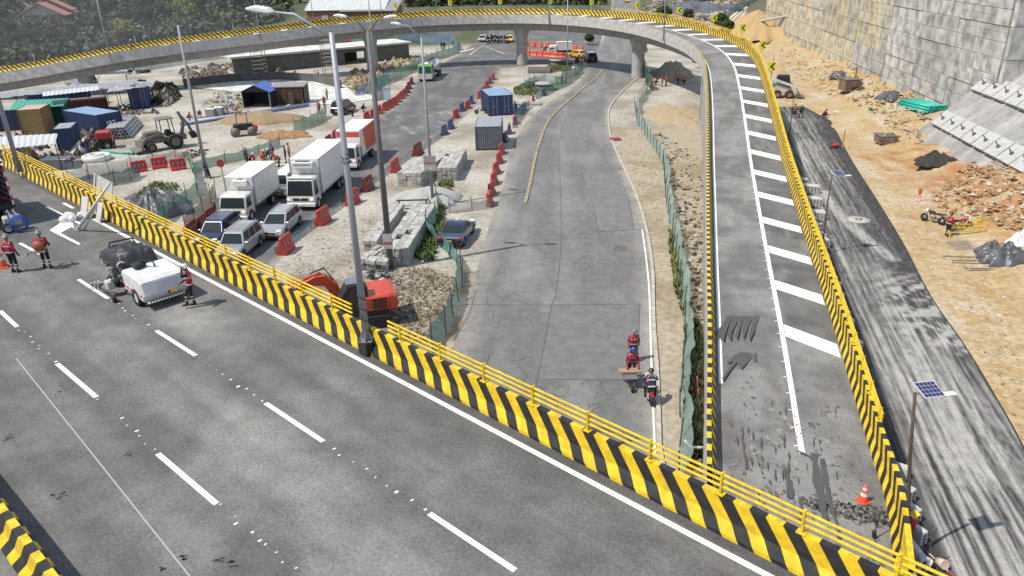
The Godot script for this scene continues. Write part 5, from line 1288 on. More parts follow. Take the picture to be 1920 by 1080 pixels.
	# five separate fingers on each hand
	for s in [0, 1]:
		var w: Vector3 = j.wr[s]; var d: Vector3 = (w - j.el[s]).normalized()
		var across := d.cross(Vector3(0, 0, 1)).normalized() if absf(d.z) < 0.8 else Vector3.UP
		var palm := d.cross(across)
		for f in 5:
			var root: Vector3 = w + d * (0.095 if f < 4 else 0.045) + across * (0.027 - f * 0.018 if f < 4 else 0.036)
			var ln: float = [0.06, 0.068, 0.064, 0.05, 0.05][f]
			var dr := (d + palm * -0.35) if f < 4 else (d * 0.7 + across * 0.8)
			var tip := root + dr.normalized() * ln * 0.6; var tip2 := tip + (dr.normalized() + palm * -0.5).normalized() * ln * 0.5
			var u := across * 0.008; var q := palm * 0.009
			var b0 := V.size()
			for pp in [root, tip]:
				for k in [u + q, q - u, -u - q, u - q]: V.append(pp + k); reg.append(7); par.append(1.0)
			V.append(tip2); reg.append(7); par.append(1.0)
			for k in 4:
				var k2 := (k + 1) % 4
				I.append_array([b0 + k, b0 + 4 + k, b0 + k2, b0 + k2, b0 + 4 + k, b0 + 4 + k2, b0 + 4 + k, b0 + 8, b0 + 4 + k2])
	poses[p] = {"v": V, "i": I, "r": reg, "t": par, "j": j, "hv": hv}
	return poses[p]
var CLOTH := {"red": Color(0.34, 0.014, 0.028), "navy": Color(0.018, 0.025, 0.07), "black": Color(0.014, 0.014, 0.016), "orange": Color(0.62, 0.10, 0.03), "green": Color(0.03, 0.12, 0.05), "white": Color(0.6, 0.6, 0.58), "pink": Color(0.40, 0.10, 0.12), "grey": Color(0.2, 0.2, 0.21), "vest": Color(0.02, 0.022, 0.03), "blue": Color(0.03, 0.07, 0.25), "yellow": Color(0.6, 0.42, 0.03), "maroon": Color(0.14, 0.015, 0.02), "olive": Color(0.35, 0.33, 0.12)}
func person(pose: String, jac: String, helm := "", trou := "black") -> MeshInstance3D:
	var P := pose_mesh(pose)
	var key := "person" + pose + jac + trou
	if not meshes.has(key):
		var st := SurfaceTool.new(); st.begin(Mesh.PRIMITIVE_TRIANGLES); st.set_smooth_group(0)
		var band: Color = Color(0.62, 0.62, 0.60) if jac in ["red", "orange", "navy", "vest"] else CLOTH[jac]
		var tb: Color = Color(0.6, 0.6, 0.58) if jac in ["red", "vest"] else CLOTH[trou]
		for k in P.v.size():
			var t: float = P.t[k]
			var c: Color = CLOTH[jac]
			match P.r[k]:
				1: c = CLOTH[trou] if t < 0.02 else (band if t < 0.16 or (t > 0.82 and t < 0.95) else (Color(0.42, 0.02, 0.03) if jac == "vest" else CLOTH[jac]))
				2: c = band if t > 0.55 and t < 0.75 and jac == "orange" else CLOTH[jac]
				4: c = CLOTH[trou]
				5: c = tb if (t > 0.22 and t < 0.36) or (t > 0.55 and t < 0.68) else CLOTH[trou]
				6: c = Color(0.02, 0.018, 0.016)
				7: c = Color(0.26, 0.14, 0.09) if jac != "red" else Color(0.03, 0.03, 0.03)
				8: c = Color(0.30, 0.16, 0.10)
			st.set_color(c); st.add_vertex(P.v[k])
		for k in P.i: st.add_index(k)
		meshes[key] = done(st)
	var m := M("cloth", Color(1, 1, 1), 0.85, 0.0, mottle("clothtex", 0.88, 0.3, 0.25, 0.1, 71, 0.03), 2.2, bump("clothb", 0.03, 3, 72, 5.0), 0.5, true)
	var o := mi(self, numbered("person"), meshes[key], m)
	var hp: Vector3 = P.j.hea + P.hv * 0.045
	if helm != "":
		if not meshes.has("helmet"): meshes["helmet"] = lathe([[0.16, -0.012], [0.165, 0.0], [0.125, 0.012], [0.122, 0.05], [0.10, 0.1], [0.06, 0.128], [0.0, 0.137]], 16)
		var h := mi(o, "helmet", meshes["helmet"], paint("helm_" + helm, CLOTH[helm].r, CLOTH[helm].g, CLOTH[helm].b, 0.3), hp, Vector3(0, 0, -acos(clampf(P.hv.y, -1, 1)) * 0.7))
	else:
		if not meshes.has("hair"): meshes["hair"] = lathe([[0.098, -0.04], [0.104, 0.01], [0.09, 0.06], [0.05, 0.095], [0.0, 0.105]], 12)
		mi(o, "hair", meshes["hair"], M("hair", Color(0.015, 0.011, 0.009), 0.8), P.j.hea + Vector3(-0.012, 0.035, 0))
	return o
func man(pose, jac, helm, px, py, look: Vector3, label, trou := "black", h := 0.0, group := "") -> MeshInstance3D:
	var o := person(pose, jac, helm, trou)
	o.position = G(px, py, h); o.rotation.y = yaw_of(look)
	tag(o, label, "person", group)
	return o
func build_people():
	var N := Vector3(0, 0, -1)
	# on the deck
	man("stand", "red", "grey", 30, 511, Vector3(0.15, 0, -1), "worker in red jacket with plain back standing beside the cone", "black", DK)
	var w2 := man("hold", "red", "grey", 90, 503, Vector3(-0.1, 0, -1), "worker in red jacket carrying a round backpack and hand wand", "black", DK)
	var bp := thing("backpack_sprayer", "round brown red backpack machine on the worker's back", "sprayer", w2.position + Vector3(0.02, 0.95, 0.26), w2.rotation.y)
	mi(bp, "drum", lathe([[0.0, -0.1], [0.2, -0.09], [0.25, 0.0], [0.2, 0.1], [0.0, 0.13]], 16), M("drum_brown", Color(0.28, 0.07, 0.04), 0.5), Vector3(0, 0.2, 0), Vector3(0, 0, PI / 2))
	bx(bp, "base", Vector3(0.2, 0.1, 0.5), Vector3(0, -0.05, 0), M("base_grey", Color(0.2, 0.19, 0.16), 0.7), ZERO, 0.02); tube(bp, "wand", [Vector3(0.1, -0.05, -0.28), Vector3(0.35, -0.1, -0.5), Vector3(0.3, -0.32, -0.78)], 0.035, M("wand", Color(0.45, 0.45, 0.4), 0.6), 0.05, 8)
	for s in [-1.0, 1.0]: tube(bp, "strap", [Vector3(0.1, 0.28, s * 0.1), Vector3(0.22, 0.5, s * 0.12), Vector3(0.33, 0.42, s * 0.13)], 0.02, m_dark(), -1, 5)
	man("armup", "vest", "white", 364, 574, Vector3(-0.9, 0, 0.35), "worker in red vest holding white helmet beside the marking machine", "black", DK)
	man("bend", "red", "grey", 26, 408, Vector3(-0.8, 0, 0.5), "worker in red jacket bending over the hose machine at the truck", "black", DK)
	man("stand", "red", "white", 8, 395, Vector3(-0.3, 0, -1), "worker in red jacket half hidden inside the dark stake truck shade", "black", DK)
	# avenue
	man("push", "red", "blue", 1184, 709, Vector3(0, 0, 1), "worker in red jacket pushing the wheelbarrow down the avenue")
	man("stride", "red", "grey", 1187, 676, Vector3(0, 0, 1), "worker in red jacket walking behind the wheelbarrow pusher")
	# group by the netting
	var grp := [["stand", "navy", "", 464, 308, Vector3(1, 0, 0.2), "person in dark navy clothes standing apart and looking at their hands"], ["crouch", "black", "white", 473, 307, Vector3(1, 0, 0), "crouching person in black with white helmet behind a cone"], ["crouch", "orange", "white", 494, 300, Vector3(1, 0, 0.5), "crouching person in orange vest at the left of the group"], ["crouch", "grey", "white", 503, 297, Vector3(0.5, 0, 1), "crouching person in grey with white helmet in the group"], ["stand", "navy", "blue", 512, 300, Vector3(-0.6, 0, 1), "person in navy with blue helmet behind the crouching group"], ["bend", "orange", "", 524, 312, Vector3(-1, 0, 0.2), "person in orange and black bending over the group"], ["crouch", "blue", "", 516, 305, Vector3(-0.4, 0, 0.8), "crouching person in blue in front of the group"], ["stand", "navy", "blue", 537, 305, Vector3(-1, 0, 0.3), "person in navy with orange band standing right of the group"], ["stand", "orange", "blue", 544, 299, Vector3(-1, 0, 0.5), "person in orange vest standing behind the navy one on the right"]]
	for g in grp: man(g[0], g[1], g[2], g[3], g[4], g[5], g[6], "navy" if g[1] == "navy" else "black")
	man("lean", "navy", "blue", 391, 334, Vector3(0.9, 0, 0.3), "person in navy leaning against the bare pole", "navy")
	man("stand", "pink", "", 217, 278, Vector3(-1, 0, 0.3), "person in pinkish red shirt beside the red mixer")
	for g in [["crouch", "red", "", 355, 226, Vector3(1, 0, 0)], ["crouch", "pink", "white", 375, 220, Vector3(0.5, 0, 1)]]: man(g[0], g[1], g[2], g[3], g[4], g[5], "person in %s working low among the yard materials" % ("red" if g[1] == "red" else "pink with white helmet"))
	man("stand", "white", "", 592, 152, Vector3(0, 0, 1), "person in white shirt standing on the concrete slab by the low wall"); man("stand", "black", "", 598, 151, Vector3(-1, 0, 0.2), "person in black beside the white shirted one on the slab")
	man("stand", "olive", "white", 614, 187, Vector3(-0.6, 0, 0.6), "person in olive vest standing on the slab near the brown shed"); man("stride", "pink", "", 609, 202, Vector3(0.3, 0, 1), "person in red pink top walking off the slab")
	man("stand", "pink", "", 599, 213, Vector3(-0.4, 0, 1), "person in pale red top behind the lone green netting"); man("bend", "grey", "", 661, 218, Vector3(1, 0, 0.2), "person in grey bending beside the dark off-road car"); man("crouch", "black", "", 681, 209, Vector3(1, 0, 0), "person in black sitting by the first red barrier")
	# under the ramp
	for g in [["crouch", "red", "", 1229, 159, Vector3(1, 0, 0), "crouching person in red at the fence corner under the ramp"], ["stand", "red", "", 1241, 162, Vector3(1, 0, 0.1), "person in red standing left of the pair under the ramp"], ["stand", "pink", "", 1249, 161, Vector3(-1, 0, 0.2), "person in dull red standing right of the pair under the ramp"], ["bend", "orange", "", 1271, 158, Vector3(0.6, 0, -0.6), "person in orange bending by the rubble under the ramp"], ["crouch", "orange", "", 1283, 157, Vector3(-1, 0, 0), "person in orange crouching beside the rubble under the ramp"]]: man(g[0], g[1], g[2], g[3], g[4], g[5], g[6])
	man("stride", "red", "maroon", 1489, 222, Vector3(0.3, 0, -1), "person in red jacket walking at the end of the dusty road"); man("stride", "green", "white", 1501, 222, Vector3(0.1, 0, -1), "person in dark green vest with white helmet at the dusty road end")
	man("hold", "red", "navy", 1775, 443, Vector3(0.95, 0, -0.3), "worker in red jacket holding the parked red motorcycle"); man("crouch", "maroon", "", 1545, 222, Vector3(1, 0, 0), "person in maroon crouching at the corner of the dusty road")
	var ri := ramp_at(246, ROUT, 100.0)
	man("stride", "grey", "white", 246, 93, Vector3(1, 0, 0), "person with white helmet on the loop ramp beside the barrier").position = RIN[ri].lerp(ROUT[ri], 0.8)
	for g in [[828, 92, "blue"], [833, 93, "black"], [850, 84, "yellow"]]: man("stand", g[2], "", g[0], g[1], Vector3(0, 0, 1), "tiny person in %s at the netting by the junction" % g[2])

# ================================================================ machines
func build_machines():
	var dd := Vector3(0.7206, 0, 0.6933)
	var wht := paint("machine_white", 0.66, 0.67, 0.69, 0.4); var dk = m_dark(); var mt := M("machine_metal", Color(0.22, 0.22, 0.23), 0.5, 0.5)
	# road marking machine: +x is its front (away), its engine cover at the back
	var c := G(318, 571, DK)
	var t := thing("marking_machine", "white road marking machine with tarpaulin covered seat on the viaduct", "road machine", c - dd * 1.9, yaw_of(-dd))
	mi(t, "engine_cover", ext([Vector2(-1.75, 0.32), Vector2(-1.9, 0.62), Vector2(-1.78, 1.12), Vector2(-1.6, 1.22), Vector2(-0.15, 1.28), Vector2(0.0, 1.2), Vector2(0.0, 0.42), Vector2(-0.9, 0.42)], 1.75, 0.05), wht)
	bx(t, "rear_door", Vector3(0.02, 0.42, 0.9), Vector3(-1.85, 0.86, 0.1), paint("machine_door", 0.55, 0.57, 0.62, 0.4), Vector3(0, 0, -0.23)); light(t, "hinge_plate", Vector3(-1.84, 0.55, 0.25), Vector3(0.1, 0.18, 0.35), dk); bx(t, "licence_plate", Vector3(0.02, 0.14, 0.3), Vector3(-1.9, 0.55, 0.28), M("plate_yellow", Color(0.7, 0.5, 0.05), 0.5))
	for k in 14: bx(t, "step_tooth", Vector3(0.16, 0.04, 0.06), Vector3(-1.95, 0.34, -0.75 + k * 0.115), M("step_grey", Color(0.5, 0.5, 0.5), 0.6))
	bx(t, "rear_step", Vector3(0.2, 0.04, 1.7), Vector3(-1.92, 0.29, 0), dk)
	for k in 11: bx(t, "warning_stripe", Vector3(0.11, 0.13, 0.012), Vector3(-1.62 + k * 0.15, 0.56 + k * 0.006, 0.882), M("stripe_red", Color(0.5, 0.03, 0.04), 0.5) if k % 2 == 0 else wht, Vector3(0, 0, 0.2)); bx(t, "warning_stripe", Vector3(0.11, 0.13, 0.012), Vector3(-1.62 + k * 0.15, 0.56 + k * 0.006, -0.882), M("stripe_red") if k % 2 == 0 else wht, Vector3(0, 0, 0.2))
	for s in [-1.0, 1.0]:
		wheel(t, Vector3(-1.05, 0.36, s * 0.78), 0.36, 0.26, M("steel_rim", Color(0.4, 0.4, 0.4), 0.6)); wheel(t, Vector3(1.7, 0.3, s * 0.62), 0.3, 0.2, M("steel_rim"))
	bx(t, "frame", Vector3(3.6, 0.16, 1.2), Vector3(0.35, 0.48, 0), mt)
	tube(t, "cover_handle", [Vector3(-0.7, 1.28, 0.2), Vector3(-0.75, 1.5, 0.15), Vector3(-0.45, 1.55, -0.2), Vector3(-0.4, 1.3, -0.35)], 0.04, dk, -1, 6); bx(t, "seat_cushion", Vector3(0.4, 0.2, 0.5), Vector3(-0.4, 1.4, -0.3), dk, Vector3(0, 0.3, 0.2), 0.06)
	rng.seed = 2
	for k in 34: bx(t, "engine_part", Vector3(rng.randf_range(0.12, 0.35), rng.randf_range(0.12, 0.4), rng.randf_range(0.12, 0.4)), Vector3(rng.randf_range(0.1, 2.2), rng.randf_range(0.55, 1.15), rng.randf_range(-1.0, 0.75)), [mt, dk, M("pale_part", Color(0.4, 0.4, 0.4), 0.5)][k % 3], Vector3(0, rng.randf() * 2, 0), 0.02)
	var tp := SurfaceTool.new(); tp.begin(Mesh.PRIMITIVE_TRIANGLES); tp.set_smooth_group(0)
	var nu := 26; var nv := 22
	for i in nu + 1:
		for k in nv + 1:
			var u := float(i) / nu * 2 - 1; var v := float(k) / nv * 2 - 1
			var e := pow(maxf(0.0, 1.0 - pow(absf(u), 6.0)), 0.45) * pow(maxf(0.0, 1.0 - pow(absf(v), 6.0)), 0.45)
			var y := 1.12 + 0.58 * e * (1.0 - 0.18 * u) + 0.16 * absf(nz.get_noise_2d(u * 34 + 9, v * 20)) - 0.22 * absf(nz2.get_noise_2d(u * 60, v * 18)) * e
			tp.add_vertex(Vector3(1.3 + u * (1.05 + 0.1 * (1 - e)), y, v * 0.78 - 0.05 + 0.06 * sin(u * 7)))
	for i in nu:
		for k in nv:
			var q := i * (nv + 1) + k
			for z in [q, q + 1, q + nv + 1, q + 1, q + nv + 2, q + nv + 1]: tp.add_index(z)
	mi(t, "tarpaulin", done(tp), M("black_tarp", Color(0.022, 0.023, 0.027), 0.5, 0.0, null, 1.0, bump("tarpb", 0.012, 4, 14, 12.0), 0.35))
	mats["black_tarp"].uv1_scale = Vector3(0.6, 0.6, 0.6)
	for k in 3: tube(t, "hose", [Vector3(0.2, 0.9, -0.8), Vector3(0.3 + k * 0.15, 0.7, -1.0 - k * 0.06), Vector3(0.7 + k * 0.1, 0.45, -0.95), Vector3(1.2, 0.5, -0.75)], 0.03, dk, -1, 6)
	var cr := Node3D.new(); cr.name = "spray_carriage"; t.add_child(cr); cr.position = Vector3(0.9, 0, -1.25); cr.scale.z = -1.0
	tube(cr, "carriage_bar", [Vector3(-0.9, 0.25, 0.1), Vector3(0.6, 0.25, 0.1), Vector3(0.9, 0.5, -0.5)], 0.035, dk, -1, 6); bx(cr, "gun_block", Vector3(0.4, 0.35, 0.3), Vector3(-0.1, 0.5, -0.1), M("pale_part"), ZERO, 0.04); mi(cr, "carriage_wheel", lathe([[0.0, -0.05], [0.16, -0.05], [0.16, 0.05], [0.0, 0.05]], 12), dk, Vector3(-0.85, 0.16, 0.1), Vector3(PI / 2, 0, 0))
	for k in 6: tube(cr, "spray_pipe", [Vector3(0.0, 0.55, -0.1), Vector3(0.35 + k * 0.08, 0.62 - k * 0.03, 0.1 + k * 0.05), Vector3(0.6 + k * 0.05, 0.15, 0.1 + k * 0.05)], 0.018, M("pipe_white", Color(0.55, 0.5, 0.5), 0.5) if k % 2 else dk, -1, 5)
	var sg := mi(t, "stop_disc", lathe([[0.0, 0], [0.17, 0.01], [0.17, 0.03], [0.0, 0.035]], 16), M("disc_white", Color(0.6, 0.6, 0.6), 0.5), Vector3(0.3, 1.35, -0.72), Vector3(0, 0, PI / 2 + 0.3)); mi(sg, "red_disc", lathe([[0.0, 0.036], [0.11, 0.04], [0.0, 0.045]], 14), M("stripe_red"))
	tube(t, "front_bar", [Vector3(1.9, 1.2, 0.7), Vector3(2.0, 1.75, 0.5), Vector3(2.0, 1.8, -0.4), Vector3(1.9, 1.2, -0.7)], 0.04, dk, -1, 6)
	# stake truck at the picture's edge, on the deck
	var sp := G(-30, 415, DK)
	var k9 := thing("stake_truck", "dark stake bodied truck with red and white reflective strip parked on the viaduct", "truck", sp, yaw_of(-dd))
	bx(k9, "bed", Vector3(4.6, 0.25, 2.4), Vector3(0.4, 1.0, 0), dk)
	for s in [-1.0, 1.0]:
		for i in 6: bx(k9, "stake_board", Vector3(4.6, 0.26, 0.05), Vector3(0.4, 1.3 + i * 0.32, s * 1.18), M("stake_dark", Color(0.025, 0.024, 0.028), 0.7))
		for x in [-1.2, 0.2, 2.0]: wheel(k9, Vector3(x, 0.45, s * 0.95), 0.45, 0.3, M("steel_rim"))
		for i in 8: bx(k9, "reflector", Vector3(0.025, 0.24, 0.09), Vector3(-1.92, 1.15 + i * 0.25, s * 1.14), M("stripe_red") if i % 2 else wht)
	mi(k9, "cab", ext([Vector2(2.9, 0.6), Vector2(2.9, 2.5), Vector2(4.2, 2.5), Vector2(4.6, 1.5), Vector2(4.7, 0.6)], 2.2, 0.08), paint("cab_blue", 0.05, 0.06, 0.12))
	bx(k9, "canopy", Vector3(4.5, 0.08, 2.4), Vector3(0.4, 3.25, 0), M("stake_dark"))
	# hose machine with blue hose
	var hm := thing("air_compressor", "small machine with coiled blue hoses beside the dark truck", "compressor", G(28, 432, DK), 0.6)
	bx(hm, "engine_block", Vector3(0.8, 0.5, 0.55), Vector3(0, 0.55, 0), M("pale_part"), ZERO, 0.06)
	for s in [-1.0, 1.0]: wheel(hm, Vector3(-0.25, 0.28, s * 0.42), 0.28, 0.12)
	for k in 4:
		var cl := []
		for i in 21: cl.append(Vector3(0.25 + cos(i * TAU / 20) * (0.42 - k * 0.04), 0.45 + sin(i * TAU / 20) * (0.42 - k * 0.03), 0.5 + k * 0.05))
		tube(hm, "blue_hose", cl, 0.026, M("hose_blue", Color(0.03, 0.08, 0.42), 0.5), -1, 6)
	for k in 5: tube(hm, "pipe", [Vector3(-0.3 + k * 0.14, 0.8, -0.2), Vector3(-0.2 + k * 0.12, 1.1, 0), Vector3(-0.1 + k * 0.14, 0.75, 0.3)], 0.03, M("chrome", Color(0.6, 0.6, 0.6), 0.15, 0.9) if k % 2 else dk, -1, 6)
	build_diggers()
func tracks(t, L, w, gauge):
	for s in [-1.0, 1.0]: mi(t, "track", ext(arc(-L / 2 + 0.38, 0.4, 0.38, 90, 270, 8) + arc(L / 2 - 0.38, 0.4, 0.38, -90, 90, 8), w, 0.03), m_dark(), Vector3(0, 0, s * gauge / 2))
func build_diggers():
	var dk = m_dark(); var rd := paint("excavator_red", 0.52, 0.065, 0.03, 0.4); var gl = m_glass(); var mt := M("machine_metal")
	var b := G(672, 604)
	var t := thing("excavator", "orange red excavator with boom lowered behind the viaduct barrier", "excavator", b, yaw_of(Vector3(-0.96, 0, 0.28)))
	tracks(t, 3.6, 0.5, 2.0)
	bx(t, "engine_deck", Vector3(1.5, 0.9, 2.4), Vector3(-1.1, 1.5, 0), rd, ZERO, 0.1)
	for k in 5: bx(t, "vent_slat", Vector3(0.8, 0.07, 0.03), Vector3(-1.2, 1.25 + k * 0.13, -1.21), dk); bx(t, "vent_slat", Vector3(0.8, 0.07, 0.03), Vector3(-1.2, 1.25 + k * 0.13, 1.21), dk)
	bx(t, "slew_platform", Vector3(3.0, 0.3, 2.3), Vector3(-0.2, 0.95, 0), dk)
	mi(t, "counterweight", ext([Vector2(-2.1, 1.0), Vector2(-2.25, 1.3), Vector2(-2.2, 1.85), Vector2(-1.9, 2.0), Vector2(-1.7, 2.0), Vector2(-1.7, 1.0)], 2.4, 0.12), rd)
	var cb := mi(t, "cab", ext([Vector2(-0.55, 1.1), Vector2(-0.6, 2.5), Vector2(-0.35, 2.8), Vector2(0.45, 2.78), Vector2(0.95, 2.0), Vector2(1.0, 1.1)], 1.0, 0.07), M("machine_black", Color(0.02, 0.02, 0.022), 0.6), Vector3(0, 0, -0.62))
	bx(cb, "roof", Vector3(1.0, 0.05, 0.92), Vector3(0.02, 2.82, 0), M("roof_grey", Color(0.13, 0.15, 0.18), 0.5))
	for s in [-1.0, 1.0]: pane(cb, "door_window", [Vector3(-0.3, 1.5, s * 0.505), Vector3(-0.3, 2.55, s * 0.505), Vector3(0.35, 2.55, s * 0.505), Vector3(0.55, 1.5, s * 0.505)], gl)
	pane(cb, "windscreen", [Vector3(1.0, 1.3, -0.4), Vector3(0.5, 2.72, -0.38), Vector3(0.5, 2.72, 0.38), Vector3(1.0, 1.3, 0.4)], gl); pane(cb, "rear_window", [Vector3(-0.6, 1.7, -0.38), Vector3(-0.64, 2.5, -0.36), Vector3(-0.64, 2.5, 0.36), Vector3(-0.6, 1.7, 0.38)], gl)
	mi(t, "boom", ext([Vector2(0.5, 1.1), Vector2(0.9, 2.55), Vector2(1.5, 3.15), Vector2(2.1, 3.15), Vector2(3.9, 2.35), Vector2(3.85, 2.1), Vector2(2.1, 2.6), Vector2(1.55, 2.5), Vector2(1.0, 1.2)], 0.42, 0.04), rd, Vector3(0, 0, 0.1))
	mi(t, "stick", ext([Vector2(3.6, 2.6), Vector2(4.1, 2.3), Vector2(3.5, 0.6), Vector2(3.25, 0.65)], 0.32, 0.03), rd, Vector3(0, 0, 0.1))
	mi(t, "bucket", ext([Vector2(3.6, 0.7), Vector2(3.2, 0.75), Vector2(2.75, 0.55), Vector2(2.7, 0.15), Vector2(3.1, 0.02), Vector2(3.5, 0.2)], 0.9, 0.04), dk, Vector3(0, 0, 0.1))
	tube(t, "boom_cylinder", [Vector3(0.9, 1.2, 0.42), Vector3(1.8, 2.75, 0.42)], 0.08, M("chrome"), 0.06, 8); tube(t, "stick_cylinder", [Vector3(1.7, 3.25, 0.1), Vector3(3.7, 2.75, 0.1)], 0.07, rd, 0.06, 8)
	for k in 4: tube(t, "hydraulic_hose", [Vector3(1.0, 2.6, 0.1 + k * 0.05), Vector3(1.5, 3.5, 0.05 + k * 0.06), Vector3(2.3, 3.25, 0.1 + k * 0.05)], 0.022, dk, -1, 5)
	# backhoe loader in the yard
	var yl := M("digger_dusty", Color(0.20, 0.18, 0.13), 0.7, 0.0, tex_dirt(), 0.6); var gy := M("digger_grey", Color(0.20, 0.19, 0.18), 0.7, 0.1, tex_dirt(), 0.6)
	var q := thing("backhoe_loader", "dusty backhoe loader with wide front bucket in the open yard", "loader", G(312, 278), yaw_of(Vector3(-0.75, 0, 0.6)))
	q.scale = Vector3.ONE * 1.15
	bx(q, "chassis", Vector3(4.2, 0.5, 1.0), Vector3(0.1, 0.95, 0), gy, ZERO, 0.05); bx(q, "bonnet", Vector3(1.5, 0.7, 0.9), Vector3(1.1, 1.5, 0), yl, ZERO, 0.1)
	for s in [-1.0, 1.0]:
		wheel(q, Vector3(-0.7, 0.72, s * 0.95), 0.72, 0.45, yl); wheel(q, Vector3(1.5, 0.45, s * 0.85), 0.45, 0.32, yl)
		for x in [-0.9, 0.35]: tube(q, "canopy_post", [Vector3(x, 1.1, s * 0.7), Vector3(x * 0.85, 2.85, s * 0.65)], 0.05, dk, -1, 6)
		mi(q, "loader_arm", ext([Vector2(0.2, 1.5), Vector2(0.3, 1.75), Vector2(1.9, 1.35), Vector2(2.5, 0.7), Vector2(2.3, 0.6), Vector2(1.7, 1.1)], 0.14, 0.02), gy, Vector3(0, 0, s * 0.62))
	bx(q, "canopy_roof", Vector3(1.5, 0.12, 1.6), Vector3(-0.25, 2.9, 0), gy, ZERO, 0.05); bx(q, "seat", Vector3(0.5, 0.6, 0.5), Vector3(-0.4, 1.5, 0), dk, ZERO, 0.08)
	mi(q, "front_bucket", ext([Vector2(2.3, 0.3), Vector2(2.25, 0.95), Vector2(2.45, 1.0), Vector2(2.5, 0.45), Vector2(3.1, 0.28), Vector2(3.1, 0.22)], 2.4, 0.02), gy)
	mi(q, "rear_boom", ext([Vector2(-1.8, 0.9), Vector2(-2.2, 2.4), Vector2(-1.8, 3.4), Vector2(-1.6, 3.35), Vector2(-1.9, 2.4), Vector2(-1.5, 1.0)], 0.25, 0.03), gy); mi(q, "rear_stick", ext([Vector2(-1.7, 3.4), Vector2(-2.6, 2.0), Vector2(-2.8, 1.2), Vector2(-2.55, 1.2), Vector2(-2.3, 2.1), Vector2(-1.6, 3.2)], 0.22, 0.03), gy); mi(q, "rear_bucket", ext([Vector2(-2.9, 1.3), Vector2(-3.2, 0.7), Vector2(-2.6, 0.6), Vector2(-2.4, 1.2)], 0.6, 0.03), dk)
	# small roller with red cover beside it
	var ro := thing("road_roller", "dark open roller with a red sheet beside the sand heap", "roller", G(458, 254), yaw_of(Vector3(-0.9, 0, 0.3)))
	mi(ro, "front_drum", lathe([[0.0, -0.7], [0.55, -0.7], [0.55, 0.7], [0.0, 0.7]], 20), gy, Vector3(0.95, 0.55, 0), Vector3(PI / 2, 0, 0)); mi(ro, "rear_drum", lathe([[0.0, -0.7], [0.55, -0.7], [0.55, 0.7], [0.0, 0.7]], 20), gy, Vector3(-0.95, 0.55, 0), Vector3(PI / 2, 0, 0))
	bx(ro, "body", Vector3(2.2, 0.7, 1.1), Vector3(0, 1.05, 0), dk, ZERO, 0.08); bx(ro, "red_sheet", Vector3(0.7, 0.9, 1.2), Vector3(-1.2, 0.7, 0.2), M("sheet_red", Color(0.45, 0.02, 0.05), 0.7), Vector3(0, 0.2, 0.3), 0.15)
	for x in [-0.6, 0.6]:
		for s in [-1.0, 1.0]: tube(ro, "canopy_post", [Vector3(x, 1.2, s * 0.55), Vector3(x, 2.6, s * 0.55)], 0.04, dk, -1, 6)
	for s in [-1.0, 1.0]: tube(ro, "canopy_rail", [Vector3(-0.7, 2.6, s * 0.55), Vector3(0.7, 2.6, s * 0.55)], 0.04, dk, -1, 6)
	# skid steer
	var sk := thing("skid_loader", "white and black skid steer loader on the ochre soil by the ramp", "loader", G(1470, 182), yaw_of(Vector3(0.9, 0, 0.25)))
	var ws := paint("skid_white", 0.62, 0.62, 0.60, 0.5)
	mi(sk, "body", ext([Vector2(-1.5, 0.5), Vector2(-1.55, 1.3), Vector2(-1.2, 1.6), Vector2(0.6, 1.0), Vector2(0.9, 0.5)], 1.2, 0.06), ws); mi(sk, "cab_cage", ext([Vector2(-0.9, 1.2), Vector2(-0.95, 2.15), Vector2(-0.75, 2.3), Vector2(0.3, 2.3), Vector2(0.55, 1.1)], 0.95, 0.05), dk)
	sk.scale = Vector3.ONE * 1.3
	pane(sk, "front_window", [Vector3(0.58, 1.15, -0.38), Vector3(0.33, 2.2, -0.36), Vector3(0.33, 2.2, 0.36), Vector3(0.58, 1.15, 0.38)], gl)
	for s in [-1.0, 1.0]:
		mi(sk, "lift_arm", ext([Vector2(-1.6, 1.5), Vector2(-1.5, 1.95), Vector2(-1.1, 2.0), Vector2(0.9, 1.35), Vector2(1.3, 0.5), Vector2(1.1, 0.45), Vector2(0.7, 1.15), Vector2(-1.1, 1.7)], 0.16, 0.02), ws, Vector3(0, 0, s * 0.72))
		for x in [-0.75, 0.45]: wheel(sk, Vector3(x, 0.42, s * 0.78), 0.42, 0.3, M("rim_brown", Color(0.25, 0.13, 0.1), 0.7))
	mi(sk, "bucket", ext([Vector2(1.2, 0.15), Vector2(1.15, 0.75), Vector2(1.35, 0.8), Vector2(1.4, 0.3), Vector2(2.0, 0.15), Vector2(2.0, 0.1)], 1.8, 0.02), gy)
	# wheelbarrow
	var wb := thing("wheelbarrow", "wheelbarrow loaded with a flat brown board on the avenue", "wheelbarrow", G(1181, 722), yaw_of(Vector3(0, 0, 1)))
	mi(wb, "tray", ext([Vector2(-0.45, 0.62), Vector2(-0.3, 0.4), Vector2(0.25, 0.35), Vector2(0.5, 0.62)], 0.62, 0.03), mt); bx(wb, "board", Vector3(0.45, 0.09, 1.05), Vector3(-0.18, 0.69, 0), M("board_brown", Color(0.30, 0.19, 0.12), 0.8), Vector3(0, 0, 0.06), 0.01)
	for s in [-1.0, 1.0]: tube(wb, "handle", [Vector3(0.6, 0.3, s * 0.1), Vector3(-0.4, 0.5, s * 0.26), Vector3(-1.0, 0.78, s * 0.29)], 0.022, M("chrome"), -1, 6); tube(wb, "leg", [Vector3(-0.25, 0.4, s * 0.24), Vector3(-0.3, 0.02, s * 0.24)], 0.02, dk, -1, 5)
	wheel(wb, Vector3(0.62, 0.2, 0.001), 0.2, 0.09)

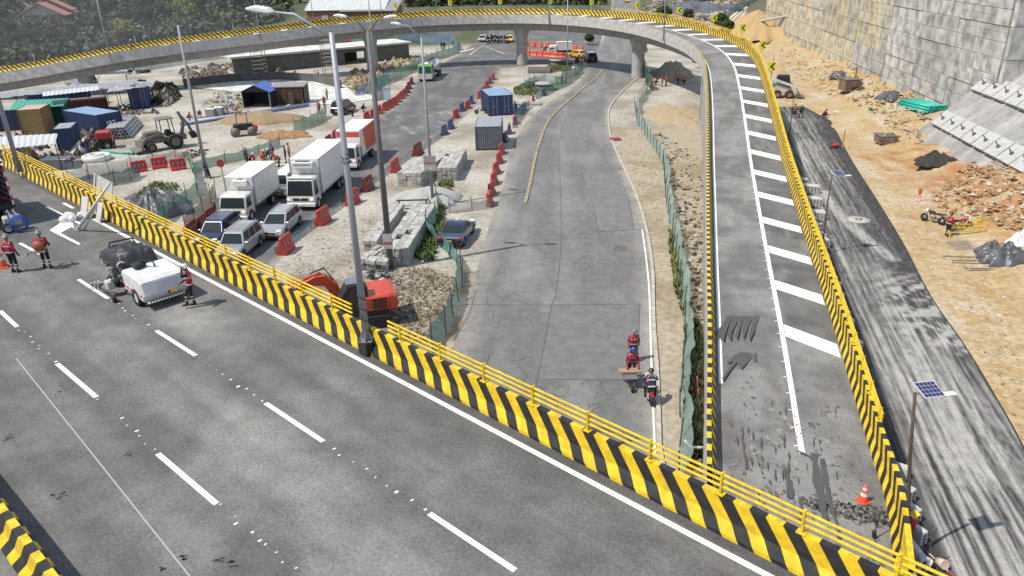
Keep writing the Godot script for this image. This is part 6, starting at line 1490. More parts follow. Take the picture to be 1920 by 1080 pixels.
# ================================================================ containers, sheds, roofs
func corr(w: float, h: float, pitch := 0.22, dep := 0.045) -> ArrayMesh:       # corrugated sheet in the xy plane, centred in x
	var key := "corr%.2f,%.2f,%.2f,%.3f" % [w, h, pitch, dep]
	if meshes.has(key): return meshes[key]
	var st := ST()
	var n := maxi(2, int(w / pitch)); var p := w / n
	for i in n:
		var x := -w / 2 + i * p
		var xs := [[x, 0.0], [x + p * 0.15, dep], [x + p * 0.5, dep], [x + p * 0.65, 0.0], [x + p, 0.0]]
		for k in 4: quad(st, Vector3(xs[k][0], 0, xs[k][1]), Vector3(xs[k][0], h, xs[k][1]), Vector3(xs[k + 1][0], h, xs[k + 1][1]), Vector3(xs[k + 1][0], 0, xs[k + 1][1]))
	meshes[key] = done(st)
	return meshes[key]
func container(label, a, b, dep: float, h: float, m, o := {}) -> Node3D:
	var A := G(a[0], a[1]); var Bp := G(b[0], b[1]); var w := A.distance_to(Bp)
	if o.has("w"): w = o.w
	var t := thing(o.get("name", "container"), label, o.get("cat", "container"), (A + Bp) / 2, yaw_of(Bp - A))
	mi(t, "front_wall", corr(w - 0.1, h - 0.1), m, Vector3(0, 0.05, -0.06)); mi(t, "back_wall", corr(w - 0.1, h - 0.1), m, Vector3(0, 0.05, -dep))
	for s in [-1.0, 1.0]: mi(t, "side_wall", corr(dep - 0.1, h - 0.1), m, Vector3(s * (w / 2 - 0.05), 0.05, -dep / 2), Vector3(0, s * PI / 2, 0))
	bx(t, "roof", Vector3(w, 0.06, dep), Vector3(0, h, -dep / 2), o.get("roof", m))
	bx(t, "floor", Vector3(w, 0.12, dep), Vector3(0, 0.08, -dep / 2), m_dark())
	for x in [-1.0, 1.0]:
		for z in [0.0, -dep]: bx(t, "corner_post", Vector3(0.12, h + 0.06, 0.12), Vector3(x * (w / 2 - 0.05), h / 2, z), o.get("trim", m))
		bx(t, "roof_rail", Vector3(0.08, 0.1, dep), Vector3(x * (w / 2 - 0.03), h + 0.01, -dep / 2), o.get("trim", m))
	if o.get("doors", false):
		for s in [-1.0, 1.0]:
			var d := bx(t, "door", Vector3(w / 2 - 0.1, h - 0.25, 0.04), Vector3(s * (w / 4 - 0.02), h / 2, 0.05), m)
			for x in [-0.25, 0.25]: tube(d, "lock_bar", [Vector3(x, -h / 2 + 0.2, 0.05), Vector3(x, h / 2 - 0.2, 0.05)], 0.02, M("bar_pale", Color(0.3, 0.32, 0.36), 0.5), -1, 5)
			bx(d, "handle", Vector3(0.3, 0.04, 0.04), Vector3(0, -0.1, 0.07), M("bar_pale"))
	if o.has("text"):
		var tm := TextMesh.new(); tm.text = o.text; tm.font_size = 64; tm.pixel_size = 0.0125 * o.get("ts", 1.0); tm.depth = 0.01
		var f := SystemFont.new(); f.font_names = PackedStringArray(["Droid Sans"]); f.font_weight = 700; tm.font = f
		mi(t, "lettering", tm, M("letter_white", Color(0.6, 0.62, 0.65), 0.6), Vector3(w / 2 + 0.07, h * 0.55, -dep / 2), Vector3(0, PI / 2, 0))
	return t
func roof_sheet(n, label, px: Array, h: float, m, legs := true, tilt := 0.0):
	var P := []
	for i in 4: P.append(G(px[i][0], px[i][1], h + (tilt if i >= 2 else 0.0)))
	var c: Vector3 = (P[0] + P[1] + P[2] + P[3]) / 4.0
	var t := thing(n, label, "shelter", Vector3(c.x, 0, c.z))
	var st := ST()
	var nn := maxi(4, int(P[0].distance_to(P[1]) / 0.5))
	for i in nn:
		var a := float(i) / nn; var b := (i + 0.5) / nn; var d := (i + 1.0) / nn
		var u := Vector3(0, 0.07, 0) - t.position; var v := -t.position
		quad(st, P[0].lerp(P[1], a) + v, P[3].lerp(P[2], a) + v, P[3].lerp(P[2], b) + u, P[0].lerp(P[1], b) + u)
		quad(st, P[0].lerp(P[1], b) + u, P[3].lerp(P[2], b) + u, P[3].lerp(P[2], d) + v, P[0].lerp(P[1], d) + v)
	mi(t, "roof_sheets", done(st), m)
	if legs:
		for p in P: tube(t, "post", [Vector3(p.x, 0, p.z) - t.position, p - t.position], 0.05, m_rust(), -1, 6)
	return t
func tarp_roof(label, edge: Array, w: float, h: float, m, cat := "tarpaulin"):
	var ps := []
	for e in edge: ps.append(G(e[0], e[1], h))
	ps = res(ps, 0.6)
	var t := thing("tarpaulin", label, cat, Vector3(ps[0].x, 0, ps[0].z))
	var st := SurfaceTool.new(); st.begin(Mesh.PRIMITIVE_TRIANGLES); st.set_smooth_group(0)
	var nc := 9
	for i in ps.size():
		for k in nc + 1:
			var v := float(k) / nc
			st.add_vertex(ps[i] - t.position + Vector3(0, 0.45 * sin(v * PI) + 0.22 * nz.get_noise_2d(i * 6.0, k * 9.0) + 0.12 * nz2.get_noise_2d(i * 25.0, k * 25.0), -v * w))
	for i in ps.size() - 1:
		for k in nc:
			var q := i * (nc + 1) + k
			for z in [q, q + 1, q + nc + 1, q + 1, q + nc + 2, q + nc + 1]: st.add_index(z)
	mi(t, "sheet", done(st), m)
	for i in range(0, ps.size(), 6):
		for z in [0.0, -w]: tube(t, "post", [Vector3(ps[i].x, 0, ps[i].z + z) - t.position, ps[i] + Vector3(0, 0, z) - t.position], 0.05, m_rust(), -1, 5)
func mound(n, label, cat, c: Vector3, rx: float, rz: float, h: float, m, rough := 0.25, turn := 0.0, group := "") -> MeshInstance3D:
	var st := SurfaceTool.new(); st.begin(Mesh.PRIMITIVE_TRIANGLES); st.set_smooth_group(0)
	var nr := 24; var na := 60
	for i in nr + 1:
		var r := float(i) / nr
		for k in na:
			var a := TAU * k / na
			var e := 1.0 + 0.45 * nz.get_noise_2d(cos(a) * 22 + c.x * 9, sin(a) * 22) + 0.2 * nz2.get_noise_2d(cos(a) * 70 + c.x * 9, sin(a) * 70)
			var qx := cos(a) * r * rx * e; var qz := sin(a) * r * rz * e; var ws := 30.0 / maxf(rx, rz)
			var y := h * pow(maxf(0.0, 1.0 - r * r), 0.8) * (1.0 + rough * 1.3 * nz.get_noise_2d(qx * ws + c.x, qz * ws) + rough * 0.5 * nz2.get_noise_2d(qx * ws * 3.0, qz * ws * 3.0 + c.z) - rough * 0.5 * absf(nz.get_noise_2d(qx * ws * 5.0 + 40.0, qz * ws * 5.0)))
			st.add_vertex(Vector3(qx, maxf(y, 0.0) - (0.06 if i == nr else 0.0), sin(a) * r * rz * e))
	for i in nr:
		for k in na:
			var k2 := (k + 1) % na
			for q in [i * na + k, i * na + k2, (i + 1) * na + k, i * na + k2, (i + 1) * na + k2, (i + 1) * na + k]: st.add_index(q)
	c.y = maxf(c.y, ground_h(c.x, -c.z) - 0.03)
	return top(n, done(st), m, label, cat, c, turn, group)
func inside(p: Vector2, poly: PackedVector2Array) -> bool: return Geometry2D.is_point_in_polygon(p, poly)
func rubble(n, label, cat, poly: Array, count: int, r0: float, r1: float, cols: Array, seed: int, flatten := 0.7, base = null):
	var r := RandomNumberGenerator.new(); r.seed = seed
	var pp := PackedVector2Array(); var lo := Vector2(9999, 9999); var hi := -lo
	for p in poly: pp.append(Vector2(p[0], p[1])); lo = lo.min(pp[-1]); hi = hi.max(pp[-1])
	var st := ST()
	var made := 0; var tries := 0
	while made < count and tries < count * 6:
		tries += 1
		var q := Vector2(r.randf_range(lo.x, hi.x), r.randf_range(lo.y, hi.y))
		if not inside(q, pp): continue
		made += 1
		var c := G(q.x, q.y)
		c.y = maxf(0.0, ground_h(c.x, -c.z)) if base == null else float(base)
		var s := r0 + (r1 - r0) * pow(r.randf(), 3.0)
		var col: Color = cols[r.randi() % cols.size()] * r.randf_range(0.75, 1.2)
		st.set_color(col)
		var v := []
		for d in [Vector3.RIGHT, Vector3.FORWARD, Vector3.LEFT, Vector3.BACK]: v.append(c + d.rotated(Vector3.UP, r.randf() * 0.9) * s * r.randf_range(0.6, 1.2) + Vector3(0, s * r.randf_range(-0.1, 0.3), 0))
		var tp := c + Vector3(r.randf_range(-0.4, 0.4) * s, s * flatten * r.randf_range(0.6, 1.1), r.randf_range(-0.4, 0.4) * s)
		var t2 := tp + Vector3(r.randf_range(-0.4, 0.4), -0.05, r.randf_range(-0.4, 0.4)) * s
		for k in 4: tri(st, v[(k + 1) % 4], v[k], tp if k < 2 else t2)
		tri(st, v[2], tp, t2); tri(st, v[0], t2, tp)
	var o := top(n, done(st), M("rubble", Color(1, 1, 1), 0.95, 0.0, tex_dirt(), 0.8, null, 0.5, true), label, cat)
	o.set_meta("kind", "stuff")
func grass(label, poly: Array, count: int, h: float, seed: int, cols := [Color(0.07, 0.12, 0.025), Color(0.10, 0.15, 0.035), Color(0.16, 0.16, 0.06)]):
	var r := RandomNumberGenerator.new(); r.seed = seed
	var pp := PackedVector2Array(); var lo := Vector2(9999, 9999); var hi := -lo
	for p in poly: pp.append(Vector2(p[0], p[1])); lo = lo.min(pp[-1]); hi = hi.max(pp[-1])
	var st := ST()
	for i in count:
		var q := Vector2(r.randf_range(lo.x, hi.x), r.randf_range(lo.y, hi.y))
		if not inside(q, pp): continue
		var c := G(q.x, q.y)
		st.set_color(cols[r.randi() % cols.size()] * r.randf_range(0.7, 1.2))
		for k in 5:
			var a := r.randf() * TAU; var s := h * r.randf_range(0.4, 1.2); var d := Vector3(cos(a), 0, sin(a))
			var e := Vector3(-d.z, 0, d.x) * s * 0.28
			tri(st, c - e, c + d * s * 0.6 + Vector3(0, s, 0), c + e)
	var m := M("grass", Color(1, 1, 1), 0.9, 0.0, null, 1.0, null, 0.5, true)
	m.backlight_enabled = true; m.backlight = Color(0.1, 0.14, 0.03)
	top("weeds", done(st), m, label, "weeds").set_meta("kind", "stuff")
func stack(label, a, b, wide: float, layers: int, block: Vector3, m, seed: int, group := "", jit := 0.05):
	var r := RandomNumberGenerator.new(); r.seed = seed
	var A := G(a[0], a[1]); var Bp := G(b[0], b[1]); var L := A.distance_to(Bp)
	var t := thing("block_stack", label, "blocks", A, yaw_of(Bp - A), group)
	var nx := maxi(1, int(L / block.x)); var nw := maxi(1, int(wide / block.z))
	var tot := 0
	for y in layers:
		for x in nx:
			for z in nw:
				if y < layers - 1 and x > 0 and x < nx - 1 and z > 0 and z < nw - 1: continue
				if y == layers - 1 and r.randf() < 0.05: continue
				tot += 1
				if tot > 290: return t
				bx(t, "block", block - Vector3(0.03, 0.015, 0.02), Vector3((x + 0.5) * block.x + r.randf_range(-jit, jit), (y + 0.5) * block.y, (z + 0.5 - nw * 0.5) * block.z + r.randf_range(-jit, jit) * 0.6), m[r.randi() % m.size()], Vector3(0, r.randf_range(-jit, jit), 0))
	return t
func cone(label, p: Vector3, s: float, group := "", bands := true):
	var t := thing("traffic_cone", label, "cone", p, 0.3, group)
	var og := M("cone_orange", Color(0.62, 0.075, 0.03), 0.5)
	bx(t, "base", Vector3(0.42, 0.04, 0.42) * s, Vector3(0, 0.02 * s, 0), og, ZERO, 0.01)
	mi(t, "body", lathe([[0.17 * s, 0.04 * s], [0.035 * s, 0.75 * s], [0.0, 0.75 * s]], 14), og)
	if bands:
		for q in [[0.28, 0.40], [0.52, 0.62]]:
			mi(t, "white_band", lathe([[lerpf(0.17, 0.035, (q[0] - 0.04) / 0.71) * s + 0.004, q[0] * s], [lerpf(0.17, 0.035, (q[1] - 0.04) / 0.71) * s + 0.004, q[1] * s]], 14), M("cone_white", Color(0.65, 0.65, 0.65), 0.5))
func pipe_stack(label, a, b, n, layers, r, m, seed):
	var rg := RandomNumberGenerator.new(); rg.seed = seed
	var A := G(a[0], a[1]); var Bq := G(b[0], b[1]); A.y = maxf(0.0, ground_h(A.x, -A.z)); Bq.y = A.y; var t := thing("pipe_stack", label, "pipes", A, yaw_of(Bq - A)); var L := A.distance_to(Bq)
	if not meshes.has("pipe%.2f%.2f" % [r, L]): meshes["pipe%.2f%.2f" % [r, L]] = lathe([[r * 0.85, 0], [r, 0], [r, L], [r * 0.85, L], [r * 0.85, 0]], 12)
	for y in layers:
		for k in n - y: mi(t, "pipe", meshes["pipe%.2f%.2f" % [r, L]], m, Vector3(rg.randf_range(-0.2, 0.2), r + y * r * 1.75, (k - (n - y) / 2.0) * r * 2.05), Vector3(0, 0, -PI / 2))
func build_yard():
	rng.seed = 44
	var gm = grime()
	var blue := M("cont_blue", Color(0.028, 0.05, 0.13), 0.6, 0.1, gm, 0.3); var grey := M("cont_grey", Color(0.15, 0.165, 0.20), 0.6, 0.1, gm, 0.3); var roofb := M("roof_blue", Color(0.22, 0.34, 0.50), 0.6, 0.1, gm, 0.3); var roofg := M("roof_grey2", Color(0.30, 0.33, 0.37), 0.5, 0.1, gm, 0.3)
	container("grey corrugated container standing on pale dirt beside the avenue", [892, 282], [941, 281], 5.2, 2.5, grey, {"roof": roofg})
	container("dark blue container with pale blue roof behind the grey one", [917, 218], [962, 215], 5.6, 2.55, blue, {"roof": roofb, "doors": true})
	var tan := M("cont_tan", Color(0.28, 0.20, 0.085), 0.7, 0.0, gm, 0.3)
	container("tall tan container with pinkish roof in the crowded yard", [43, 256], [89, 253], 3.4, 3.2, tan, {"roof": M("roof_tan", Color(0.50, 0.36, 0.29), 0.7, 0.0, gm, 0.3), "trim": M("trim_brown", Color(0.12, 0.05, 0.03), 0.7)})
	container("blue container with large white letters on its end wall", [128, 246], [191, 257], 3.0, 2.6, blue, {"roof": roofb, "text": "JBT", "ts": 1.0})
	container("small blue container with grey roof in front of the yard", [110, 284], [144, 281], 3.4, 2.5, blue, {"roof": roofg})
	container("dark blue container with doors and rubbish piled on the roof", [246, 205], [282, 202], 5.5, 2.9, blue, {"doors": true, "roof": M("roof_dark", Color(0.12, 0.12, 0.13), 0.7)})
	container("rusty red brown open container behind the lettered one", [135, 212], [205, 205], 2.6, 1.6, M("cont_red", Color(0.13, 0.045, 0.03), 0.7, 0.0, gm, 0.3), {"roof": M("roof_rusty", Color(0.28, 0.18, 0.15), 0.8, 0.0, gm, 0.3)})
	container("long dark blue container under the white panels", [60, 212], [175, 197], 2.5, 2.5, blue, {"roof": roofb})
	container("blue container half hidden behind the tall tan one", [0, 247], [38, 244], 2.5, 2.6, blue, {"roof": roofg})
	var grn := M("roof_green", Color(0.04, 0.33, 0.24), 0.5, 0.0, gm, 0.3)
	roof_sheet("shelter", "green corrugated roof over a dark green store", [[16, 207], [118, 199], [130, 184], [27, 189]], 2.9, grn)
	container("dark green walled store under the green roof", [70, 240], [124, 236], 3.0, 2.5, M("wall_green", Color(0.01, 0.10, 0.06), 0.6, 0.0, gm, 0.3), {"name": "store_hut", "cat": "hut"})
	roof_sheet("shelter", "pale corrugated roof on posts at the yard corner", [[-30, 284], [103, 270], [108, 251], [-30, 258]], 2.7, M("roof_white", Color(0.55, 0.57, 0.60), 0.5, 0.1, gm, 0.3), true, 0.3)
	roof_sheet("shelter", "row of white roof panels in front of the grey tarpaulins", [[80, 181], [186, 169], [185, 161], [80, 173]], 4.1, M("roof_white"), false)
	roof_sheet("shelter", "narrow white roof in the shade under the loop ramp", [[176, 141], [236, 138], [234, 131], [175, 133]], 2.8, M("roof_white"), true)
	tarp_roof("long grey tarpaulin roof sagging over the stores", [[-10, 186], [60, 178], [120, 172], [190, 166], [250, 160]], 4.5, 3.3, M("tarp_grey", Color(0.33, 0.34, 0.37), 0.6, 0.0, tex_conc(), 0.3))
	tarp_roof("pale grey tarpaulin edge hanging over the blue container", [[200, 173], [240, 168], [285, 160]], 3.5, 2.9, M("tarp_pale", Color(0.42, 0.43, 0.46), 0.6, 0.0, tex_conc(), 0.3))
	var bt := thing("market_tent", "small blue peaked tent at the picture's yard edge", "tent", G(2, 305)); mi(bt, "canopy", lathe([[2.4, 2.0], [0.0, 3.0]], 4, false), M("tent_blue", Color(0.04, 0.07, 0.32), 0.6), ZERO, Vector3(0, 0.5, 0))
	for k in 4: tube(bt, "post", [Vector3(cos(k * PI / 2 + 0.5) * 2.2, 0, -sin(k * PI / 2 + 0.5) * 2.2), Vector3(cos(k * PI / 2 + 0.5) * 2.2, 2.1, -sin(k * PI / 2 + 0.5) * 2.2)], 0.04, m_rust(), -1, 5)
	var vt := thing("market_tent", "lilac peaked tarpaulin between the stores", "tent", G(152, 196)); mi(vt, "canopy", lathe([[3.2, 2.2], [0.0, 3.3]], 4, false), M("tent_lilac", Color(0.20, 0.21, 0.36), 0.7), ZERO, Vector3(0, 0.3, 0)); tube(vt, "post", [ZERO, Vector3(0, 3.2, 0)], 0.05, m_rust(), -1, 5)
	# sheds on the slab
	var sh := thing("shed", "open black shed with a bright blue roof", "shed", G(483, 202), yaw_of(Vector3(1, 0, 0.1)))
	for s in [-1.0, 1.0]: bx(sh, "side_wall", Vector3(0.08, 2.3, 3.6), Vector3(s * 2.0, 1.15, -1.8), M("tarp_black", Color(0.02, 0.021, 0.026), 0.6)); bx(sh, "roof_slope", Vector3(2.5, 0.06, 4.1), Vector3(s * 1.12, 2.68, -1.75), M("shed_blue", Color(0.06, 0.12, 0.36), 0.5), Vector3(0, 0, -s * 0.41))
	bx(sh, "back_wall", Vector3(4.0, 2.3, 0.08), Vector3(0, 1.15, -3.6), M("tarp_black")); mi(sh, "gable", ext([Vector2(-2.1, 2.2), Vector2(0, 3.1), Vector2(2.1, 2.2)], 0.06), M("tarp_black"), Vector3(0, 0, 0))
	for x in [-2.0, 2.0]: tube(sh, "post", [Vector3(x, 0, 0.1), Vector3(x, 2.3, 0.1)], 0.06, M("bar_pale", Color(0.3, 0.32, 0.36), 0.5), -1, 6)
	var br := thing("shed", "brown plank shed with a dark tarpaulin side", "shed", G(542, 196), yaw_of(Vector3(1, 0, 0)))
	for i in 14: bx(br, "plank", Vector3(0.29, 2.5, 0.06), Vector3(-2.0 + i * 0.31, 1.25, rng.randf_range(-0.02, 0.02)), M("plank%d" % (i % 3), Color(0.09, 0.055, 0.035) * (0.8 + 0.25 * (i % 3)), 0.9, 0.0, tex_dirt(), 0.8))
	bx(br, "roof", Vector3(4.9, 0.12, 3.0), Vector3(0.05, 2.6, -1.4), M("felt", Color(0.22, 0.20, 0.20), 0.9), Vector3(0.08, 0, 0)); bx(br, "side_sheet", Vector3(0.06, 2.5, 2.8), Vector3(2.35, 1.25, -1.4), M("tarp_black")); bx(br, "back_wall", Vector3(4.6, 2.5, 0.06), Vector3(0, 1.25, -2.8), M("tarp_black")); bx(br, "frame", Vector3(0.7, 1.7, 0.5), Vector3(0.6, 0.85, 0.5), M("raw_wood"))
	# concrete culvert, low wall and scaffold towers below the loop
	var ca := G(440, 141); var cb := G(768, 109)
	var cu := thing("culvert", "dark concrete culvert wall with a pale slab on top and a square opening", "culvert", ca, yaw_of(cb - ca)); var cl := ca.distance_to(cb)
	var xo := (G(652, 122) - ca).length(); var xe := (G(690, 118) - ca).length()
	bx(cu, "wall", Vector3(xo, 2.9, 0.6), Vector3(xo / 2, 1.45, -0.3), m_conc("old_conc", 0.16)); bx(cu, "wall", Vector3(cl - xe, 2.9, 0.6), Vector3((cl + xe) / 2, 1.45, -0.3), m_conc("old_conc")); bx(cu, "lintel", Vector3(xe - xo, 0.7, 0.6), Vector3((xo + xe) / 2, 2.55, -0.3), m_conc("old_conc")); bx(cu, "slab", Vector3(cl + 1.0, 0.35, 9.0), Vector3(cl / 2, 3.08, -4.0), M("fresh_slab")); bx(cu, "inner_wall", Vector3(xe - xo + 1.0, 2.9, 0.3), Vector3((xo + xe) / 2, 1.4, -6), m_conc("old_conc"))
	var lw := GP([[345, 163], [430, 153], [520, 149], [590, 153], [640, 166]])
	var lo := thing("low_wall", "long low dark grey wall behind the white concrete slab", "wall", lw[0])
	for i in lw.size() - 1: bx(lo, "wall_section", Vector3(lw[i].distance_to(lw[i + 1]) - 0.04, 1.3, 0.3), (lw[i] + lw[i + 1]) / 2 - lw[0] + Vector3(0, 0.65, 0), m_conc("low_conc", 0.13), Vector3(0, yaw_of(lw[i + 1] - lw[i]), 0), 0.02)
	for a in [[621, 150, 7.0, "tall scaffold tower beside the culvert opening"], [489, 138, 5.5, "scaffold tower standing in front of the culvert wall"]]:
		var sc := thing("scaffold", a[3], "scaffold", G(a[0], a[1]))
		for x in [-1.0, 1.0]:
			for z in [-1.0, 1.0]: tube(sc, "upright", [Vector3(x, 0, z), Vector3(x, a[2], z)], 0.06, M("scaf", Color(0.14, 0.12, 0.11), 0.7), -1, 5)
		for k in int(a[2] / 0.7):
			for z in [-1.0, 1.0]: tube(sc, "rung", [Vector3(-1.0, 0.3 + k * 0.7, z), Vector3(1.0, 0.3 + k * 0.7, z)], 0.045, M("scaf_pale", Color(0.28, 0.26, 0.24), 0.7), -1, 5)
	# loose yard materials
	var pv := M("pipe_grey", Color(0.42, 0.42, 0.43), 0.5, 0.0, gm, 0.3); var teal := M("pipe_teal", Color(0.02, 0.35, 0.28), 0.4)
	pipe_stack("stack of grey pipes with open ends beside the lettered container", [222, 262], [246, 236], 8, 4, 0.2, pv, 1)
	pipe_stack("teal plastic pipes stacked below the tall wall", [1694, 226], [1752, 242], 9, 3, 0.15, teal, 2)
	top("long_pipe", lathe([[0.22, 0], [0.25, 0], [0.25, 18.0], [0.22, 18.0]], 12), M("pipe_blue", Color(0.24, 0.30, 0.42), 0.4), "long blue grey pipe lying across the yard", "pipe", G(339, 236) + Vector3(0, 0.25, 0)).transform.basis = Basis(Vector3.UP.cross(G(470, 216) - G(339, 236)).normalized(), (G(470, 216) - G(339, 236)).normalized(), Vector3.UP)
	top("teal_pipe", lathe([[0.10, 0], [0.12, 0], [0.12, 5.0], [0.10, 5.0]], 10), teal, "short teal pipe on the ground by the white tank", "pipe", G(188, 285) + Vector3(0, 0.12, 0)).transform.basis = Basis(Vector3.UP.cross(G(222, 288) - G(188, 285)).normalized(), (G(222, 288) - G(188, 285)).normalized(), Vector3.UP)
	var tank := thing("water_tank", "flat white round tank lying in the yard", "tank", G(182, 300)); mi(tank, "shell", lathe([[1.35, 0.0], [1.45, 0.2], [1.4, 0.55], [1.2, 0.62], [1.15, 0.5], [0.0, 0.5]], 26), M("tank_white", Color(0.58, 0.58, 0.56), 0.6)); mi(tank, "rim", lathe([[0.7, 0.5], [0.75, 0.7], [0.65, 0.7], [0.6, 0.5]], 22), M("tank_white"))
	var mx := thing("concrete_mixer", "small red mixer machine in the yard", "mixer", G(200, 277), 0.3); bx(mx, "housing", Vector3(1.6, 0.9, 1.4), Vector3(0, 1.5, 0), M("mixer_red", Color(0.35, 0.03, 0.03), 0.6, 0.0, gm, 0.3), ZERO, 0.12); bx(mx, "body", Vector3(1.5, 1.0, 1.3), Vector3(0, 0.6, 0), m_dark(), ZERO, 0.1)
	for s in [-1.0, 1.0]: wheel(mx, Vector3(0.3, 0.35, s * 0.75), 0.35, 0.16)
	for a in [[397, 219, 1.2, "grey concrete cube on the pale yard, left of its twin"], [411, 217, 1.25, "grey concrete cube on the pale yard, right of its twin"]]: bx(top("concrete_block", box_mesh(Vector3(a[2], a[2] * 0.9, a[2]), 0.04), M("cube_conc", Color(0.36, 0.36, 0.35), 0.9, 0.0, tex_conc(), 0.5), a[3], "block", G(a[0], a[1]) + Vector3(0, a[2] * 0.45, 0)), "lid", Vector3(a[2] * 1.02, 0.05, a[2] * 1.02), Vector3(0, a[2] * 0.45, 0), M("fresh_slab"))
	var bn := thing("metal_table", "grey metal bench frame in front of the pale roofed shelter", "table", G(110, 316)); bx(bn, "top", Vector3(2.6, 0.08, 1.5), Vector3(0, 1.1, 0), M("roof_white")); bx(bn, "panel", Vector3(2.4, 0.9, 0.05), Vector3(0, 0.55, 0.6), M("bench_grey", Color(0.2, 0.2, 0.2), 0.7))
	for x in [-1.2, 1.2]:
		for z in [-0.6, 0.65]: tube(bn, "leg", [Vector3(x, 0, z), Vector3(x, 1.1, z)], 0.04, m_rust(), -1, 5)
	var jc := [Color(0.05, 0.05, 0.05), Color(0.12, 0.10, 0.08), Color(0.25, 0.23, 0.21), Color(0.45, 0.44, 0.42), Color(0.05, 0.06, 0.12), Color(0.22, 0.12, 0.05)]
	rubble("scrap_heap", "dark scrap and drums heaped beside the small blue container", "scrap", [[140, 262], [170, 225], [188, 262], [182, 290], [150, 298], [110, 305], [70, 310], [40, 300], [100, 292], [140, 285]], 420, 0.12, 0.75, jc, 5, 1.4)
	rubble("scrap_heap", "dark brush and scrap behind the doored blue container", "scrap", [[285, 200], [285, 168], [310, 158], [335, 165], [338, 185], [315, 200]], 320, 0.2, 0.9, [Color(0.05, 0.045, 0.035), Color(0.09, 0.08, 0.06), Color(0.25, 0.24, 0.22)], 6, 1.5)
	rubble("scrap_heap", "mixed dark stores and drums between the tall tan container and the pale shelter", "scrap", [[-10, 262], [30, 258], [45, 262], [100, 262], [105, 275], [20, 300], [-10, 300]], 160, 0.15, 0.7, jc, 17, 1.3)
	rubble("scrap_heap", "boards and parts strewn round the doored blue container", "scrap", [[205, 205], [245, 196], [247, 208], [285, 206], [300, 204], [298, 214], [230, 216]], 120, 0.1, 0.55, jc, 18, 0.8)
	rubble("scrap_heap", "white and teal bags lying on the doored container roof", "scrap", [[246, 178], [285, 172], [285, 166], [250, 168]], 40, 0.3, 0.8, [Color(0.6, 0.6, 0.6), Color(0.1, 0.4, 0.35), Color(0.15, 0.1, 0.08)], 7, 1.0, 2.95)
	rubble("loose_materials", "mixed boards, sacks and stones strewn between slab and blue pipe", "materials", [[380, 200], [400, 172], [440, 172], [470, 195], [470, 212], [420, 222], [385, 205]], 260, 0.12, 0.6, [Color(0.45, 0.45, 0.44), Color(0.18, 0.15, 0.12), Color(0.3, 0.28, 0.2), Color(0.15, 0.25, 0.3), Color(0.25, 0.1, 0.08), Color(0.4, 0.36, 0.1)], 8, 0.8)
	rubble("loose_materials", "boards and rubble behind the low wall under the loop", "materials", [[340, 130], [440, 118], [560, 140], [600, 146], [520, 143], [420, 148], [345, 155]], 420, 0.2, 0.9, [Color(0.16, 0.14, 0.12), Color(0.25, 0.21, 0.15), Color(0.1, 0.1, 0.09)], 9, 0.9)
	rubble("rubble_slope", "ochre rubble spilling below the culvert beside the blue netting", "rubble", [[640, 155], [660, 135], [700, 122], [740, 112], [790, 105], [775, 118], [730, 132], [700, 150], [670, 178]], 420, 0.2, 0.9, [Color(0.42, 0.33, 0.2), Color(0.5, 0.42, 0.28), Color(0.3, 0.24, 0.15)], 10, 1.0)
	rubble("loose_materials", "dark boards heaped behind the pale netting", "materials", [[330, 295], [350, 284], [385, 280], [388, 290], [360, 300], [335, 303]], 70, 0.15, 0.6, [Color(0.12, 0.1, 0.08), Color(0.25, 0.22, 0.18)], 11, 0.7)
	mound("sand_heap", "long low heap of brown sand near the blue roofed shed", "sand heap", G(490, 226), 5.5, 3.0, 1.1, M("sand_brown", Color(0.34, 0.25, 0.15), 0.95, 0.0, tex_dirt(), 0.4, bump("db", 0.03, 5, 8, 6.0), 0.8))
	mound("soil_heap", "orange brown soil heap behind the crouching group", "soil heap", G(530, 256), 3.0, 1.8, 0.7, M("soil_orange", Color(0.38, 0.22, 0.12), 0.95, 0.0, tex_dirt(), 0.4, bump("db", 0.03, 5, 8, 6.0), 0.8))
	mound("gravel_heap", "pale grey gravel cone beside the single armed lamp post", "gravel heap", G(798, 378), 2.9, 2.6, 1.15, M("gravel", Color(0.46, 0.455, 0.44), 0.95, 0.0, tex_asphalt(), 1.0, bump("ab", 0.2, 3, 9, 3.0), 1.0), 0.06)
	var tarpb := M("mound_tarp", Color(0.10, 0.103, 0.115), 0.4, 0.0, tex_conc(), 0.4, bump("tarpb", 0.012, 4, 14, 12.0), 0.8)
	mound("covered_mound", "mound covered with wrinkled dark tarpaulin inside the green netting", "mound", G(288, 398), 3.1, 3.6, 1.7, tarpb, 0.35)
	grass("green grass on the bank behind the tarpaulin mound", [[215, 395], [250, 368], [290, 342], [330, 345], [340, 358], [290, 360], [255, 385], [230, 405]], 1300, 0.28, 1)
	grass("weeds along the dirt between block stacks and sedan", [[805, 440], [820, 400], [818, 350], [838, 335], [850, 345], [835, 400], [828, 445], [812, 490], [790, 490], [775, 480]], 1500, 0.35, 2)
	grass("tufts along the avenue side of the long netting", [[1255, 430], [1268, 440], [1285, 560], [1283, 600], [1265, 540], [1254, 460]], 500, 0.3, 3)
	grass("grass patch on the island by the round tank", [[962, 166], [985, 155], [1010, 152], [1010, 172], [1000, 180], [965, 178]], 900, 0.25, 4)
	grass("grass patch at the back of the island", [[1020, 130], [1035, 117], [1075, 118], [1070, 132], [1040, 136]], 900, 0.25, 5)
	grass("strip of grass beside the far avenue", [[1199, 80], [1212, 80], [1214, 98], [1201, 98]], 400, 0.3, 6)
	grass("weeds growing in the ditch along the ramp wall", [[1285, 620], [1305, 600], [1318, 640], [1316, 860], [1290, 870], [1284, 740]], 1500, 0.35, 7, [Color(0.05, 0.075, 0.02), Color(0.09, 0.09, 0.04), Color(0.03, 0.03, 0.02)])
